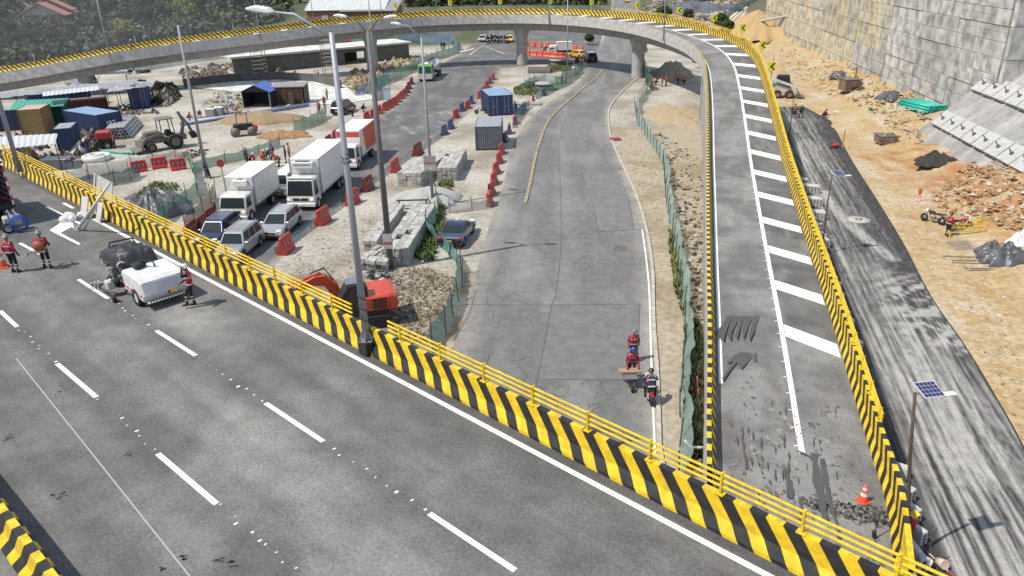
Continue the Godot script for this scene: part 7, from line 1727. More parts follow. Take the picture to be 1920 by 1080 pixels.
	# kerb stone stacks
	var bm := [M("kerbstone0", Color(0.44, 0.43, 0.40), 0.9, 0.0, tex_conc(), 0.5), M("kerbstone1", Color(0.38, 0.37, 0.34), 0.9, 0.0, tex_conc(), 0.5), M("kerbstone2", Color(0.50, 0.49, 0.46), 0.9, 0.0, tex_conc(), 0.5)]
	stack("long stack of pale kerb stones right of the poster lamp post", [742, 498], [800, 405], 1.9, 4, Vector3(1.0, 0.3, 0.45), bm, 1)
	stack("narrow stack of long pale slabs left of the poster lamp post", [695, 470], [752, 392], 1.1, 3, Vector3(2.2, 0.25, 0.5), bm, 2)
	stack("tumbled pale kerb stones at the foot of the poster lamp post", [700, 508], [738, 478], 2.2, 3, Vector3(0.9, 0.26, 0.4), bm, 3, "", 0.2)
	stack("wide stack of kerb stones behind the gravel cone", [768, 350], [832, 302], 2.3, 4, Vector3(1.1, 0.32, 0.45), bm, 4)
	stack("separate square stack of kerb stones on pallets", [838, 340], [862, 297], 1.9, 4, Vector3(1.1, 0.32, 0.45), bm, 5)
	var pb := thing("plank_bridge", "metal frame table across the slabs behind the poster lamp post", "frame", G(775, 395)); bx(pb, "beam", Vector3(2.6, 0.1, 0.12), Vector3(0, 0.9, 0), m_rust()); bx(pb, "white_pipe", Vector3(2.4, 0.22, 0.22), Vector3(0.6, 0.55, 0.9), bm[2], ZERO, 0.08)
	for x in [-1.1, 1.1]: bx(pb, "leg", Vector3(0.1, 0.9, 0.1), Vector3(x, 0.45, 0), m_rust())
	rubble("cable_heap", "tangled dark and silver cables under the poster lamp post", "cables", [[685, 515], [705, 492], [728, 500], [725, 525], [700, 530]], 130, 0.1, 0.45, [Color(0.08, 0.08, 0.09), Color(0.4, 0.41, 0.43), Color(0.03, 0.03, 0.03)], 12, 0.7)
	rubble("dug_soil", "broken clods and roots in the dug corner by the excavator", "soil", [[735, 505], [800, 500], [850, 520], [850, 560], [800, 650], [745, 640], [720, 590], [712, 540]], 2200, 0.04, 0.2, [Color(0.33, 0.27, 0.18), Color(0.22, 0.17, 0.11), Color(0.42, 0.37, 0.28), Color(0.14, 0.11, 0.08)], 13, 0.8)
	rubble("dug_soil", "stones and dry clods strewn on the median dirt", "soil", [[520, 500], [600, 440], [700, 370], [735, 400], [690, 480], [650, 520], [580, 520]], 420, 0.03, 0.13, [Color(0.3, 0.25, 0.18), Color(0.42, 0.37, 0.28)], 14, 0.6)
	rubble("ditch_rubble", "broken stones and litter along the ditch beside the ramp wall", "rubble", [[1210, 255], [1225, 240], [1318, 300], [1322, 420], [1325, 600], [1320, 880], [1285, 880], [1290, 600], [1275, 470], [1262, 400], [1250, 310]], 1500, 0.05, 0.3, [Color(0.36, 0.31, 0.22), Color(0.2, 0.16, 0.1), Color(0.5, 0.47, 0.42), Color(0.07, 0.06, 0.05)], 15, 0.7)
	rubble("path_stones", "small stones along the footpath beside the avenue", "stones", [[1150, 200], [1190, 190], [1240, 320], [1250, 420], [1230, 420], [1180, 320]], 260, 0.03, 0.14, [Color(0.4, 0.36, 0.28), Color(0.3, 0.24, 0.16)], 16, 0.6)
	mound("soil_mound", "pale ochre soil mound between netting and ramp", "soil mound", G(1262, 215), 3.6, 6.5, 0.45, M("ochre", Color(0.45, 0.36, 0.23), 0.95, 0.0, tex_dirt(), 0.3, bump("db", 0.03, 5, 8, 6.0), 0.8), 0.2)
	mound("soil_mound", "pale rubble cone at the foot of the ramp pier", "rubble", G(1258, 146), 3.5, 4.0, 2.2, M("pale_rubble", Color(0.42, 0.38, 0.31), 0.95, 0.0, tex_dirt(), 0.4, bump("db", 0.03, 5, 8, 6.0), 1.0), 0.3)
	var pal := thing("red_pallet", "low red pallet on the footpath beside the avenue", "pallet", G(1154, 262), 0.1)
	for k in 5: bx(pal, "slat", Vector3(1.1, 0.04, 0.16), Vector3(0, 0.16, -0.45 + k * 0.22), M("pallet_red", Color(0.28, 0.05, 0.06), 0.7))
	for k in 3: bx(pal, "runner", Vector3(0.1, 0.14, 1.1), Vector3(-0.45 + k * 0.45, 0.07, 0), M("pallet_red"))
	# concrete tanks on the island
	for a in [[1022, 168, "round concrete chamber with lid among blue netting on the island"], [1046, 122, "round concrete chamber on the grass at the back of the island"]]:
		var c := thing("concrete_chamber", a[2], "chamber", G(a[0], a[1])); mi(c, "ring", lathe([[1.35, 0], [1.35, 0.9], [1.15, 0.9]], 22), m_conc("dark_ring", 0.13)); mi(c, "lid", lathe([[1.55, 0.9], [1.55, 1.06], [0.0, 1.1]], 22), m_conc())
	top("half_pipe", ext(arc(0, 0, 1.0, 0, 180, 12) + arc(0, 0, 0.8, 180, 0, 12), 4.0), m_conc("dark_ring", 0.13), "dark concrete half pipe lying behind the island netting", "pipe", G(1012, 136), 1.4)
	bx(top("kerb_slab", box_mesh(Vector3(4.6, 0.3, 1.6), 0.03), m_conc(), "flat concrete slab lying beside the blue container", "slab", G(984, 196) + Vector3(0, 0.15, 0), -0.1), "joint", Vector3(4.3, 0.02, 0.06), Vector3(0, 0.155, 0.2), m_dark())
	# lane separator on the avenue
	var sp := res(GP([[985, 382], [995, 340], [1003, 300], [1014, 262], [1030, 225], [1060, 195], [1095, 165], [1120, 145], [1130, 130]]), 1.0)
	var ls := thing("lane_separator", "low worn yellow and grey separator curving along the avenue", "kerb", sp[0])
	for i in sp.size() - 1: bx(ls, "kerb_piece", Vector3(0.9, 0.12, 0.28), (sp[i] + sp[i + 1]) / 2 - sp[0] + Vector3(0, 0.06, 0), M("sep_yellow", Color(0.45, 0.34, 0.14), 0.8, 0.0, tex_dirt(), 0.8) if i % 2 else M("sep_grey", Color(0.33, 0.31, 0.27), 0.9, 0.0, tex_dirt(), 0.8), Vector3(0, yaw_of(sp[i + 1] - sp[i]), 0), 0.02)
	for i in range(18, sp.size(), 9): tube(ls, "marker_post", [sp[i] - sp[0], sp[i] - sp[0] + Vector3(0, 0.85, 0)], 0.045, M("marker", Color(0.4, 0.34, 0.22), 0.7), -1, 6)
	for q in [[475, 311, 1.2], [490, 316, 1.2], [515, 314, 1.4], [491, 296, 1.2]]: cone("orange traffic cone beside the workers near the netting", G(q[0], q[1]), q[2], "cones by the workers near the netting", false)
	for q in [[422, 352, "red round stop sign on a post beside the delivery truck"], [704, 142, "orange round sign board by the blue netting"]]:
		var sg := thing("road_sign", q[2], "sign", G(q[0], q[1])); tube(sg, "post", [ZERO, Vector3(0, 2.4, 0)], 0.05, M("bar_pale"), -1, 6)
		var dc := mi(sg, "disc", lathe([[0.0, 0], [0.36, 0.0], [0.36, 0.03], [0.0, 0.03]], 18, false), M("sign_red", Color(0.30, 0.03, 0.03), 0.5) if q[0] == 422 else M("cone_orange"), Vector3(0, 2.3, 0.06), Vector3(PI / 2, 0, 0))
	var bd := thing("notice_board", "grey notice board with red line fixed on the single armed lamp post", "sign", G(812, 385) + Vector3(0, 3.6, 0.16)); bx(bd, "board", Vector3(1.0, 1.3, 0.05), ZERO, M("board_grey", Color(0.30, 0.27, 0.26), 0.7)); bx(bd, "red_line", Vector3(0.9, 0.1, 0.01), Vector3(0, 0.05, 0.03), M("poster_red")); bx(bd, "white_line", Vector3(0.9, 0.35, 0.01), Vector3(0, -0.35, 0.03), M("poster_paper"))

# ================================================================ right side works, deck litter, signs
func build_details():
	rng.seed = 90
	var cm := M("kerb_white", Color(0.56, 0.56, 0.55), 0.85, 0.0, tex_conc(), 0.6)
	# curb units: rounded concrete with three holes in the end
	var unit := Node3D.new()
	mi(unit, "body", ext([Vector2(-0.16, 0), Vector2(-0.16, 0.55), Vector2(-0.1, 0.62), Vector2(0.1, 0.62), Vector2(0.16, 0.55), Vector2(0.16, 0)], 0.8, 0.02), cm)
	for k in 3: bx(unit, "hole", Vector3(0.09, 0.06, 0.02), Vector3(0, 0.14 + k * 0.16, 0.395), m_dark())
	var put := func(px, py, turn, label, group, y := 0.07):
		var o := copy(unit, label, G(px, py, y), turn, "curb_block"); tag(o, label, "block", group)
	for r in [[1500, 358, 6], [1504, 382, 6], [1524, 409, 4], [1496, 346, 3]]:
		for k in r[2]: put.call(r[0] + k * 6.2, r[1] + k * 0.6, rng.randf_range(-0.06, 0.06), "white curb block standing in a row of blocks beside the ramp barrier", "curb blocks in rows beside the ramp")
	for q in [[1524, 420, 0.1], [1530, 440, 0.3], [1541, 452, 0.0], [1530, 432, 0.5], [1546, 462, 0.1], [1547, 490, -0.1], [1553, 515, 0.15], [1562, 545, 0.9], [1568, 565, 0.5], [1575, 590, 0.2], [1589, 612, 0.0], [1582, 632, 0.6], [1600, 655, 0.5], [1597, 690, 0.1], [1607, 700, 0.2], [1616, 735, 0.9], [1621, 755, 0.3]]:
		put.call(q[0], q[1], q[2], "white curb block standing singly along the ramp barrier", "single curb blocks along the ramp")
	var big := func(px, py, turn, label):
		var t := thing("barrier_block", label, "block", G(px, py, 0.07), turn); mi(t, "body", ext([Vector2(-0.2, 0), Vector2(-0.14, 0.5), Vector2(-0.1, 0.56), Vector2(0.1, 0.56), Vector2(0.14, 0.5), Vector2(0.2, 0)], 1.0, 0.03), cm)
		for k in 3: bx(t, "hole", Vector3(0.12, 0.09, 0.02), Vector3(0, 0.12 + k * 0.14, 0.495), m_dark())
	big.call(1674, 890, 0.95, "concrete barrier block lying across the asphalt near the wooden pole"); big.call(1688, 928, 0.5, "pale barrier block next to the wooden pole, farther one"); big.call(1698, 965, 0.45, "pale barrier block behind the wooden pole"); big.call(1708, 1005, 0.4, "pale barrier block by the red bag"); big.call(1714, 1052, 0.05, "pale barrier block beside the buckets")
	unit.free()
	var bk := M("bucket", Color(0.50, 0.47, 0.42), 0.5); var bk2 := M("bucket_pink", Color(0.48, 0.36, 0.30), 0.5)
	var b1 := thing("bucket", "grey bucket holding a stick beside the barrier blocks", "bucket", G(1735, 1066, 0.07)); mi(b1, "shell", lathe([[0.0, 0.01], [0.13, 0.0], [0.17, 0.36], [0.155, 0.36], [0.12, 0.05], [0.0, 0.05]], 18), bk); tube(b1, "stick", [Vector3(0, 0.1, 0), Vector3(0.02, 1.0, -0.05), Vector3(0.12, 1.6, -0.1)], 0.02, M("raw_wood"), -1, 6)
	var b2 := thing("bucket", "pinkish bucket tipped over beside the grey bucket", "bucket", G(1757, 1058, 0.07) + Vector3(0, 0.14, 0), 0.5); var bb := mi(b2, "shell", lathe([[0.0, 0.0], [0.13, 0.0], [0.17, 0.34], [0.155, 0.34], [0.0, 0.28]], 18), bk2); bb.rotation = Vector3(1.2, 0, 0.3)
	var rb := thing("red_bag", "red bag with yellow straps hanging by the wooden pole", "bag", G(1702, 1012, 0.07)); mi(rb, "sack", lathe([[0.0, 0.5], [0.14, 0.55], [0.17, 0.8], [0.1, 1.05], [0.0, 1.08]], 12), M("bag_red", Color(0.36, 0.02, 0.03), 0.7)); bx(rb, "strap", Vector3(0.3, 0.05, 0.25), Vector3(0.03, 1.1, 0), m_yellow(), Vector3(0.2, 0.4, 0.3)); tube(rb, "cord", [Vector3(0, 0.52, 0), Vector3(0.03, 0.2, 0.05), Vector3(0, 0.0, 0)], 0.02, M("bag_red"), -1, 5)
	for q in [[[1690, 1045], [1725, 1095], "thin dark rod leaning by the ramp barrier end", 0.5], [[1697, 1040], [1732, 1100], "second dark rod beside the ramp barrier end", 0.35]]:
		var a := G(q[0][0], q[0][1], 0.07); var b := G(q[1][0], q[1][1], 0.07)
		var t := thing("steel_rod", q[2], "rod", b, 0.0, "steel rods at the barrier end"); tube(t, "bar", [ZERO, a - b + Vector3(0, q[3], 0)], 0.018, m_dark(), -1, 5); tube(t, "hook", [a - b + Vector3(0, q[3], 0), a - b + Vector3(-0.06, q[3] + 0.08, 0)], 0.016, m_dark(), -1, 5)
	var pk := thing("ranging_pole", "long red and white pole lying past the buckets", "pole", G(1718, 1018, 0.12)); var pe := G(1790, 1085, 0.12) - pk.position
	for k in 6: tube(pk, "pole_band", [pe * (k / 6.0) + Vector3(0, 0.05, 0), pe * ((k + 1) / 6.0) + Vector3(0, 0.05, 0)], 0.022, M("stripe_red") if k % 2 == 1 else cm, -1, 6)
	var mh := thing("manhole", "round concrete manhole ring set in the dusty asphalt", "manhole", G(1610, 412, 0.075)); mi(mh, "ring", lathe([[0.82, 0.0], [0.82, 0.03], [0.3, 0.035], [0.0, 0.035]], 30), M("ring_conc", Color(0.50, 0.48, 0.42), 0.9, 0.0, tex_conc(), 0.5)); mi(mh, "cover", lathe([[0.26, 0.036], [0.26, 0.05], [0.0, 0.05]], 24), M("iron_cover", Color(0.14, 0.13, 0.12), 0.7)); mi(mh, "centre_plate", lathe([[0.1, 0.051], [0.0, 0.056]], 12), cm)
	# ramp end things
	cone("tall orange and white cone on the ramp beside the striped barrier", G(1618, 940, 1.6), 0.95)
	var hm := thing("hand_tool", "black handled tool leaning on the striped barrier end", "tool", G(1638, 1008, 1.6)); tube(hm, "handle", [Vector3(0, 0.05, 0), Vector3(0.12, 0.85, -0.12)], 0.02, m_dark(), -1, 5); bx(hm, "head", Vector3(0.12, 0.28, 0.1), Vector3(0, 0.14, 0), m_dark(), Vector3(0, 0, 0.2), 0.02)
	rubble("tar_crumbs", "black crumbs of asphalt at the open end of the ramp", "crumbs", [[1480, 1000], [1640, 1020], [1665, 1060], [1600, 1050], [1500, 1020]], 500, 0.02, 0.09, [Color(0.03, 0.03, 0.03), Color(0.12, 0.11, 0.1)], 22, 0.7, 1.62)
	# pipes in the ditch
	var dp := thing("ditch_pipes", "thin red and white pipes running along the ditch by the ramp wall", "pipes", G(1312, 780)); tube(dp, "red_pipe", [ZERO, G(1306, 720) - dp.position + Vector3(0, 0.4, 0)], 0.05, M("pipe_red", Color(0.35, 0.06, 0.07), 0.5), -1, 6); tube(dp, "white_pipe", [G(1282, 845) - dp.position + Vector3(0, 0.5, 0), G(1295, 858) - dp.position + Vector3(0, 0.5, 0), G(1316, 862) - dp.position + Vector3(0, 0.6, 0)], 0.06, cm, -1, 8)
	# brick boxes, tarps, netted hole
	var brick := M("raw_brick", Color(0.20, 0.13, 0.10), 0.9, 0.0, tex_dirt(), 0.7)
	for q in [[1597, 190, 2.1, 1.4, 0.1, "square dark brick box with a dark cap below the tall wall"], [1667, 277, 1.9, 0.7, -0.05, "low brick box with a yellow frame on top"]]:
		var t := thing("brick_box", q[5], "brick box", G(q[0], q[1]) + Vector3(0, maxf(0.0, ground_h(G(q[0], q[1]).x, -G(q[0], q[1]).z)), 0), q[4]); var w: float = q[2]; var h: float = q[3]
		for row in int(h / 0.22):
			for k in int(w / 0.42):
				var off := 0.21 if row % 2 else 0.0
				for s in [0, 1]:
					bx(t, "brick", Vector3(0.39, 0.19, 0.16), Vector3(-w / 2 + 0.21 + k * 0.42 + off * 0.5, 0.11 + row * 0.22, -s * (w - 0.2)), M("raw_brick%d" % (k % 3), Color(0.20, 0.13, 0.10) * (0.8 + 0.2 * (k % 3)), 0.9)) if s == 0 else bx(t, "brick", Vector3(0.16, 0.19, 0.39), Vector3(-w / 2 + 0.08, 0.11 + row * 0.22, -0.2 - k * 0.42 - off * 0.5), M("raw_brick%d" % (k % 3)))
		bx(t, "core", Vector3(w - 0.2, h - 0.06, w - 0.3), Vector3(0.0, h / 2 - 0.03, -w / 2), brick); bx(t, "cap", Vector3(w + 0.1, 0.12, w), Vector3(0, h + 0.05, -w / 2), m_conc("old_conc"))
		if h > 1.0: bx(t, "opening", Vector3(0.8, 0.5, 0.05), Vector3(0.1, 0.35, 0.09), m_dark())
		else:
			for x in [-0.8, 0.8]: tube(t, "yellow_bar", [Vector3(x, h, 0), Vector3(0.1, h + 0.75, -0.8)], 0.04, m_yellow(), -1, 5)
	var tb := M("mound_tarp")
	mound("tarpaulin_heap", "dark tarpaulin over a heap below the tall wall", "tarpaulin", G(1668, 212) + Vector3(0, 0.5, 0), 1.8, 1.4, 0.9, tb, 0.3)
	mound("tarpaulin_heap", "crumpled dark sheet beside the square brick box", "tarpaulin", G(1572, 162), 1.4, 1.1, 0.8, tb, 0.5)
	mound("netted_hole", "dark netting over a hollow at the foot of the sprayed slope", "netting", G(1752, 322), 1.9, 1.5, 0.8, M("dark_net", Color(0.045, 0.04, 0.037), 0.9, 0.0, tex_dirt(), 0.9), 0.5)
	var bw := thing("timber_pieces", "pale timber and a wheel leaning by the square brick box", "timber", G(1585, 172)); bx(bw, "beam", Vector3(2.6, 0.14, 0.22), Vector3(0, 1.6, -1), cm, Vector3(0, 0.3, -0.6)); bx(bw, "post", Vector3(0.12, 3.2, 0.12), Vector3(1.6, 1.6, -1), M("raw_wood")); mi(bw, "yellow_drum", lathe([[0.3, 0], [0.32, 0.5], [0.0, 0.5]], 12), m_yellow(), Vector3(0.6, 1.95, 0.4))
	var pl := thing("white_sheets", "white boards and bags lying on the ochre soil", "boards", G(1570, 212)); bx(pl, "board", Vector3(1.8, 0.08, 0.9), Vector3(0, 0.12, 0), cm, Vector3(0.1, 0.4, 0.1)); bx(pl, "blue_sheet", Vector3(1.3, 0.06, 0.7), Vector3(-0.4, 0.1, -1.4), M("sheet_blue", Color(0.2, 0.28, 0.36), 0.6), Vector3(0, 0.2, 0.1))
	var soil := [Color(0.50, 0.36, 0.19), Color(0.40, 0.22, 0.10), Color(0.56, 0.50, 0.42), Color(0.34, 0.18, 0.08)]
	rubble("spoil_heap", "orange and pale rubble heaped at the foot of the sprayed slope", "spoil", [[1770, 345], [1820, 325], [1880, 350], [1935, 350], [1935, 470], [1870, 440], [1800, 410], [1760, 395], [1745, 370]], 2600, 0.04, 0.34, soil, 23, 0.7)
	rubble("spoil_heap", "pale ochre rubble along the tall wall base", "spoil", [[1460, 85], [1540, 128], [1620, 165], [1700, 205], [1740, 250], [1720, 285], [1660, 245], [1600, 205], [1520, 165], [1460, 130]], 2600, 0.05, 0.42, [Color(0.50, 0.38, 0.21), Color(0.42, 0.30, 0.16), Color(0.55, 0.48, 0.38)], 24, 0.6)
	rubble("loose_stones", "scattered stones across the ochre track", "stones", [[1560, 215], [1640, 250], [1720, 380], [1780, 470], [1900, 560], [1935, 900], [1870, 720], [1700, 450], [1600, 290]], 700, 0.02, 0.14, [Color(0.52, 0.44, 0.3), Color(0.38, 0.27, 0.15), Color(0.58, 0.55, 0.5)], 25, 0.6)
	# barricades, rebar, bags
	for q in [[1808, 442, 2.4, 0.0, "yellow barricade in front of the parked red motorcycle"], [1862, 430, 2.6, -0.15, "second yellow rail running to a yellow post by the spoil heap"]]:
		var t := thing("barricade", q[4], "barricade", G(q[0], q[1]), q[3])
		for k in 3: bx(t, "board", Vector3(q[2], 0.09, 0.04), Vector3(0, 0.35 + k * 0.25, 0), m_yellow())
		for x in [-1.0, 1.0]: tube(t, "leg", [Vector3(x * q[2] / 2, 0, 0.3), Vector3(x * q[2] / 2, 1.0, 0)], 0.035, m_yellow(), -1, 5)
	var sl := thing("survey_signs", "orange and yellow marker boards on pink feet by the spoil heap", "sign", G(1722, 378)); bx(sl, "board", Vector3(0.36, 0.5, 0.05), Vector3(0, 0.85, 0), M("marker_amber", Color(0.6, 0.25, 0.04), 0.6), Vector3(0, 0.3, 0.1)); tube(sl, "leg", [Vector3(-0.2, 0, 0.2), Vector3(0, 0.7, 0)], 0.03, M("pink_leg", Color(0.5, 0.15, 0.2), 0.6), -1, 5); tube(sl, "leg", [Vector3(0.25, 0, 0.1), Vector3(0, 0.7, 0)], 0.03, M("pink_leg"), -1, 5)
	for q in [[[1768, 481], [1850, 484]], [[1784, 489], [1862, 490]], [[1785, 493], [1860, 496]], [[1808, 504], [1865, 505]], [[1815, 508], [1868, 507]], [[1872, 512], [1930, 514]]]:
		var a := G(q[0][0], q[0][1]); var b := G(q[1][0], q[1][1]); var t := thing("steel_bar", "long thin steel bar lying on the ochre ground", "bar", a, 0.0, "steel bars on the ochre ground"); tube(t, "bar", [Vector3(0, 0.06, 0), b - a + Vector3(0, 0.06, 0)], 0.035, M("bar_grey", Color(0.22, 0.2, 0.18), 0.7), -1, 5)
	var ms := thing("steel_mesh", "flat steel mesh sheets lying by the yellow barricade", "mesh", G(1820, 462))
	for k in 9: tube(ms, "wire", [Vector3(-1.3, 0.08, -0.9 + k * 0.2), Vector3(1.6, 0.08, -0.9 + k * 0.2)], 0.018, M("bar_grey"), -1, 4)
	for k in 11: tube(ms, "wire", [Vector3(-1.3 + k * 0.28, 0.1, -0.9), Vector3(-1.3 + k * 0.28, 0.1, 0.75)], 0.018, M("bar_grey"), -1, 4)
	mound("rubbish_bags", "heap of black rubbish bags on the ochre ground", "bags", G(1882, 492), 1.5, 1.1, 1.0, tb, 0.35); mound("rubbish_bags", "smaller black bag heap left of the larger one", "bags", G(1858, 478), 1.0, 0.8, 0.8, tb, 0.35); mound("rubbish_bags", "white sack beside the black rubbish bags", "bags", G(1908, 472), 0.9, 0.7, 0.6, M("sack_white", Color(0.6, 0.6, 0.6), 0.7), 0.6)
	var rp := thing("red_pump", "small red pump beside a yellow stake on the dusty road edge", "pump", G(1566, 277, 0.07)); bx(rp, "body", Vector3(0.6, 0.36, 0.42), Vector3(0, 0.26, 0), M("bag_red"), ZERO, 0.12); bx(rp, "base", Vector3(1.0, 0.1, 0.7), Vector3(0, 0.06, 0), m_dark()); bx(rp, "stake", Vector3(0.1, 1.8, 0.08), Vector3(0.7, 0.9, 0.1), M("stake_olive", Color(0.35, 0.32, 0.1), 0.7))
	for q in [[1446, 150, 4.0], [1479, 262, 5.0]]: lamp_pole("thin dark pole standing beside the outer ramp barrier", G(q[0], q[1]), q[2], 0.05, [], m_dark(), false, "thin poles beside the ramp")
	# ---- viaduct deck litter
	cone("orange cone at the feet of the plain backed worker", G(5, 501, DK), 1.3)
	var p0 := G(146, 432, DK); var up := G(206, 343, DK + 2.9)
	var lp := thing("dismantled_pole", "pale lamp pole leaning over the yellow rails", "pole", p0); tube(lp, "pole", [Vector3(0, 0.06, 0), up - p0], 0.085, M("pole_pale", Color(0.58, 0.58, 0.60), 0.5), 0.06, 10); tube(lp, "arm", [Vector3(0.35, 0.05, 0.05), (up - p0) * 0.55 + Vector3(0.1, 0, 0)], 0.06, M("pole_pale"), 0.05, 8); bx(lp, "foot_plate", Vector3(0.3, 0.03, 0.3), Vector3(0, 0.02, 0), m_steel())
	var wb := thing("white_sheeting", "white plastic sheets and bags against the striped barrier", "sheeting", G(145, 412, DK)); bx(wb, "sheet", Vector3(0.75, 1.1, 0.06), Vector3(0.35, 0.6, -0.35), cm, Vector3(-0.35, -0.7, 0.1), 0.02); bx(wb, "sheet", Vector3(0.6, 1.0, 0.05), Vector3(1.55, 0.55, 0.5), cm, Vector3(-0.35, -0.75, -0.05), 0.02)
	for k in 9: mi(wb, "crumpled_bag", lathe([[0.0, 0.0], [0.22, 0.05], [0.25, 0.2], [0.12, 0.34], [0.0, 0.36]], 8, false), M("bag_plastic", Color(0.52, 0.52, 0.52), 0.4), Vector3(rng.randf_range(-0.9, 0.6), 0, rng.randf_range(-0.5, 0.45)), Vector3(rng.randf(), rng.randf() * 6, rng.randf()))
	var pn := thing("hoarding_panel", "white ribbed panel leaning outside the yellow rails", "panel", G(200, 395, 4.2) + Vector3(0, 0.0, 0), yaw_of(G(228, 400, 4.2) - G(170, 365, 4.2)))
	for k in 5: bx(pn, "panel_strip", Vector3(0.72, 2.2, 0.04), Vector3(-1.5 + k * 0.75, 1.1, 0), cm, Vector3(-0.25, 0, 0))
	bx(pn, "prop", Vector3(0.1, 4.3, 0.1), Vector3(-1.2, -2.1, -0.1), m_rust()); bx(pn, "prop", Vector3(0.1, 4.3, 0.1), Vector3(1.3, -2.1, -0.1), m_rust())
	# ---- chevron signs on the loop ramp
	var ye := M("sign_yellow", Color(0.62, 0.60, 0.02), 0.5)
	for px in [745, 842, 935, 1030, 1108, 1190, 1265, 1330, 1383, 1418, 1438, 60, 255, 335, 440]:
		var best := ramp_at(px, ROUT, 82.0)
		var s := side_of(ROUT, best)
		var near: bool = px > 1150
		var t := thing("chevron_sign", "yellow black chevron sign above the outer ramp barrier" if near or px > 700 else "narrow marker post above the outer ramp barrier", "sign", ROUT[best] + s * 0.55 + Vector3(0, 0.3, 0), 0.0, "chevron signs on the loop ramp" if px > 700 else "marker posts on the loop ramp")
		tube(t, "post", [ZERO, Vector3(0, 1.75, 0)], 0.05, M("post_pale", Color(0.5, 0.5, 0.45), 0.6), -1, 6)
		if px < 700: continue
		bx(t, "panel", Vector3(0.75, 0.9, 0.04), Vector3(0, 1.9, 0.06), ye)
		for k in 2 if near else 1: mi(t, "chevron", ext([Vector2(0.25, 0.35), Vector2(-0.1, 0.0), Vector2(0.25, -0.35), Vector2(0.08, -0.35), Vector2(-0.28, 0.0), Vector2(0.08, 0.35)], 0.012), m_blackm(), Vector3(0.12 - k * 0.0, 1.9, 0.088 + k * 0.0))
	# dressing behind the loop on the right
	rubble("demolition_rubble", "pale demolition rubble beyond the loop ramp", "rubble", [[1200, 30], [1215, -5], [1400, -8], [1400, 20], [1370, 45], [1330, 50], [1270, 35]], 1300, 0.3, 1.8, [Color(0.48, 0.44, 0.38), Color(0.3, 0.27, 0.24), Color(0.42, 0.34, 0.24), Color(0.1, 0.1, 0.11)], 26, 0.6)
	mound("tarpaulin_heap", "grey blue sheet over rubble beyond the ramp", "tarpaulin", G(1310, 22), 14.0, 8.0, 3.0, M("tarp_slate", Color(0.12, 0.13, 0.16), 0.7, 0.0, tex_conc(), 0.2), 0.6)
	mound("soil_bank", "steep ochre soil bank between ramp and tall wall", "soil bank", G(1428, 62), 9.0, 26.0, 3.4, M("ochre2", Color(0.50, 0.36, 0.18), 0.95, 0.0, tex_dirt(), 0.2, bump("db", 0.03, 5, 8, 6.0), 0.8), 0.4, -0.25)
	var ps := thing("timber_planks", "pale planks stacked on the bank beyond the ramp", "timber", G(1378, 48) + Vector3(0, 1.6, 0), 0.9)
	for k in 6: bx(ps, "plank", Vector3(7.5, 0.2, 0.5), Vector3(rng.randf_range(-0.4, 0.4), 0.3 + (k % 2) * 0.25, -1.6 + k * 0.6), M("plank_pale", Color(0.42, 0.37, 0.29), 0.8), Vector3(0, 0, 0.3))
	var pr := thing("steel_prop", "long pale prop between the soil bank and the tall wall", "prop", G(1395, 62) + Vector3(0, 2.0, 0)); tube(pr, "tube", [ZERO, W(60.0, 6.0, 168) - pr.position], 0.25, M("plank_pale"), -1, 8); tube(pr, "brace", [Vector3(0, -2, 0), Vector3(0, 0.4, 0)], 0.3, M("plank_pale"), -1, 6)

# ================================================================ trees and houses behind
func crown_mesh(key: String, seed: int, n: int, rx: float, ry: float, leaf: float, cols: Array) -> ArrayMesh:
	if meshes.has(key): return meshes[key]
	var r := RandomNumberGenerator.new(); r.seed = seed
	var st := ST()
	var lobes := []
	for i in 16:
		var a := r.randf() * TAU; var q := sqrt(r.randf())
		lobes.append([Vector3(cos(a) * q * rx * 0.72, r.randf_range(-0.55, 0.6) * ry, sin(a) * q * rx * 0.72), r.randf_range(0.26, 0.48) * rx])
	for i in n:
		var L: Array = lobes[r.randi() % lobes.size()]
		var d := Vector3(r.randfn(), r.randfn(), r.randfn()).normalized()
		var p: Vector3 = L[0] + d * L[1] * pow(r.randf(), 0.28) * Vector3(1, 0.85, 1)
		var c: Color = cols[r.randi() % cols.size()] * r.randf_range(0.6, 1.25)
		st.set_color(c)
		var u := Vector3(r.randfn(), r.randfn() * 0.6, r.randfn()).normalized() * leaf * r.randf_range(0.6, 1.3)
		var v := u.cross(d + Vector3(r.randfn(), r.randfn(), r.randfn()) * 0.5).normalized() * leaf * r.randf_range(0.35, 0.7)
		tri(st, p - u, p + v, p + u); tri(st, p - u, p + u, p - v)
	meshes[key] = done(st)
	return meshes[key]
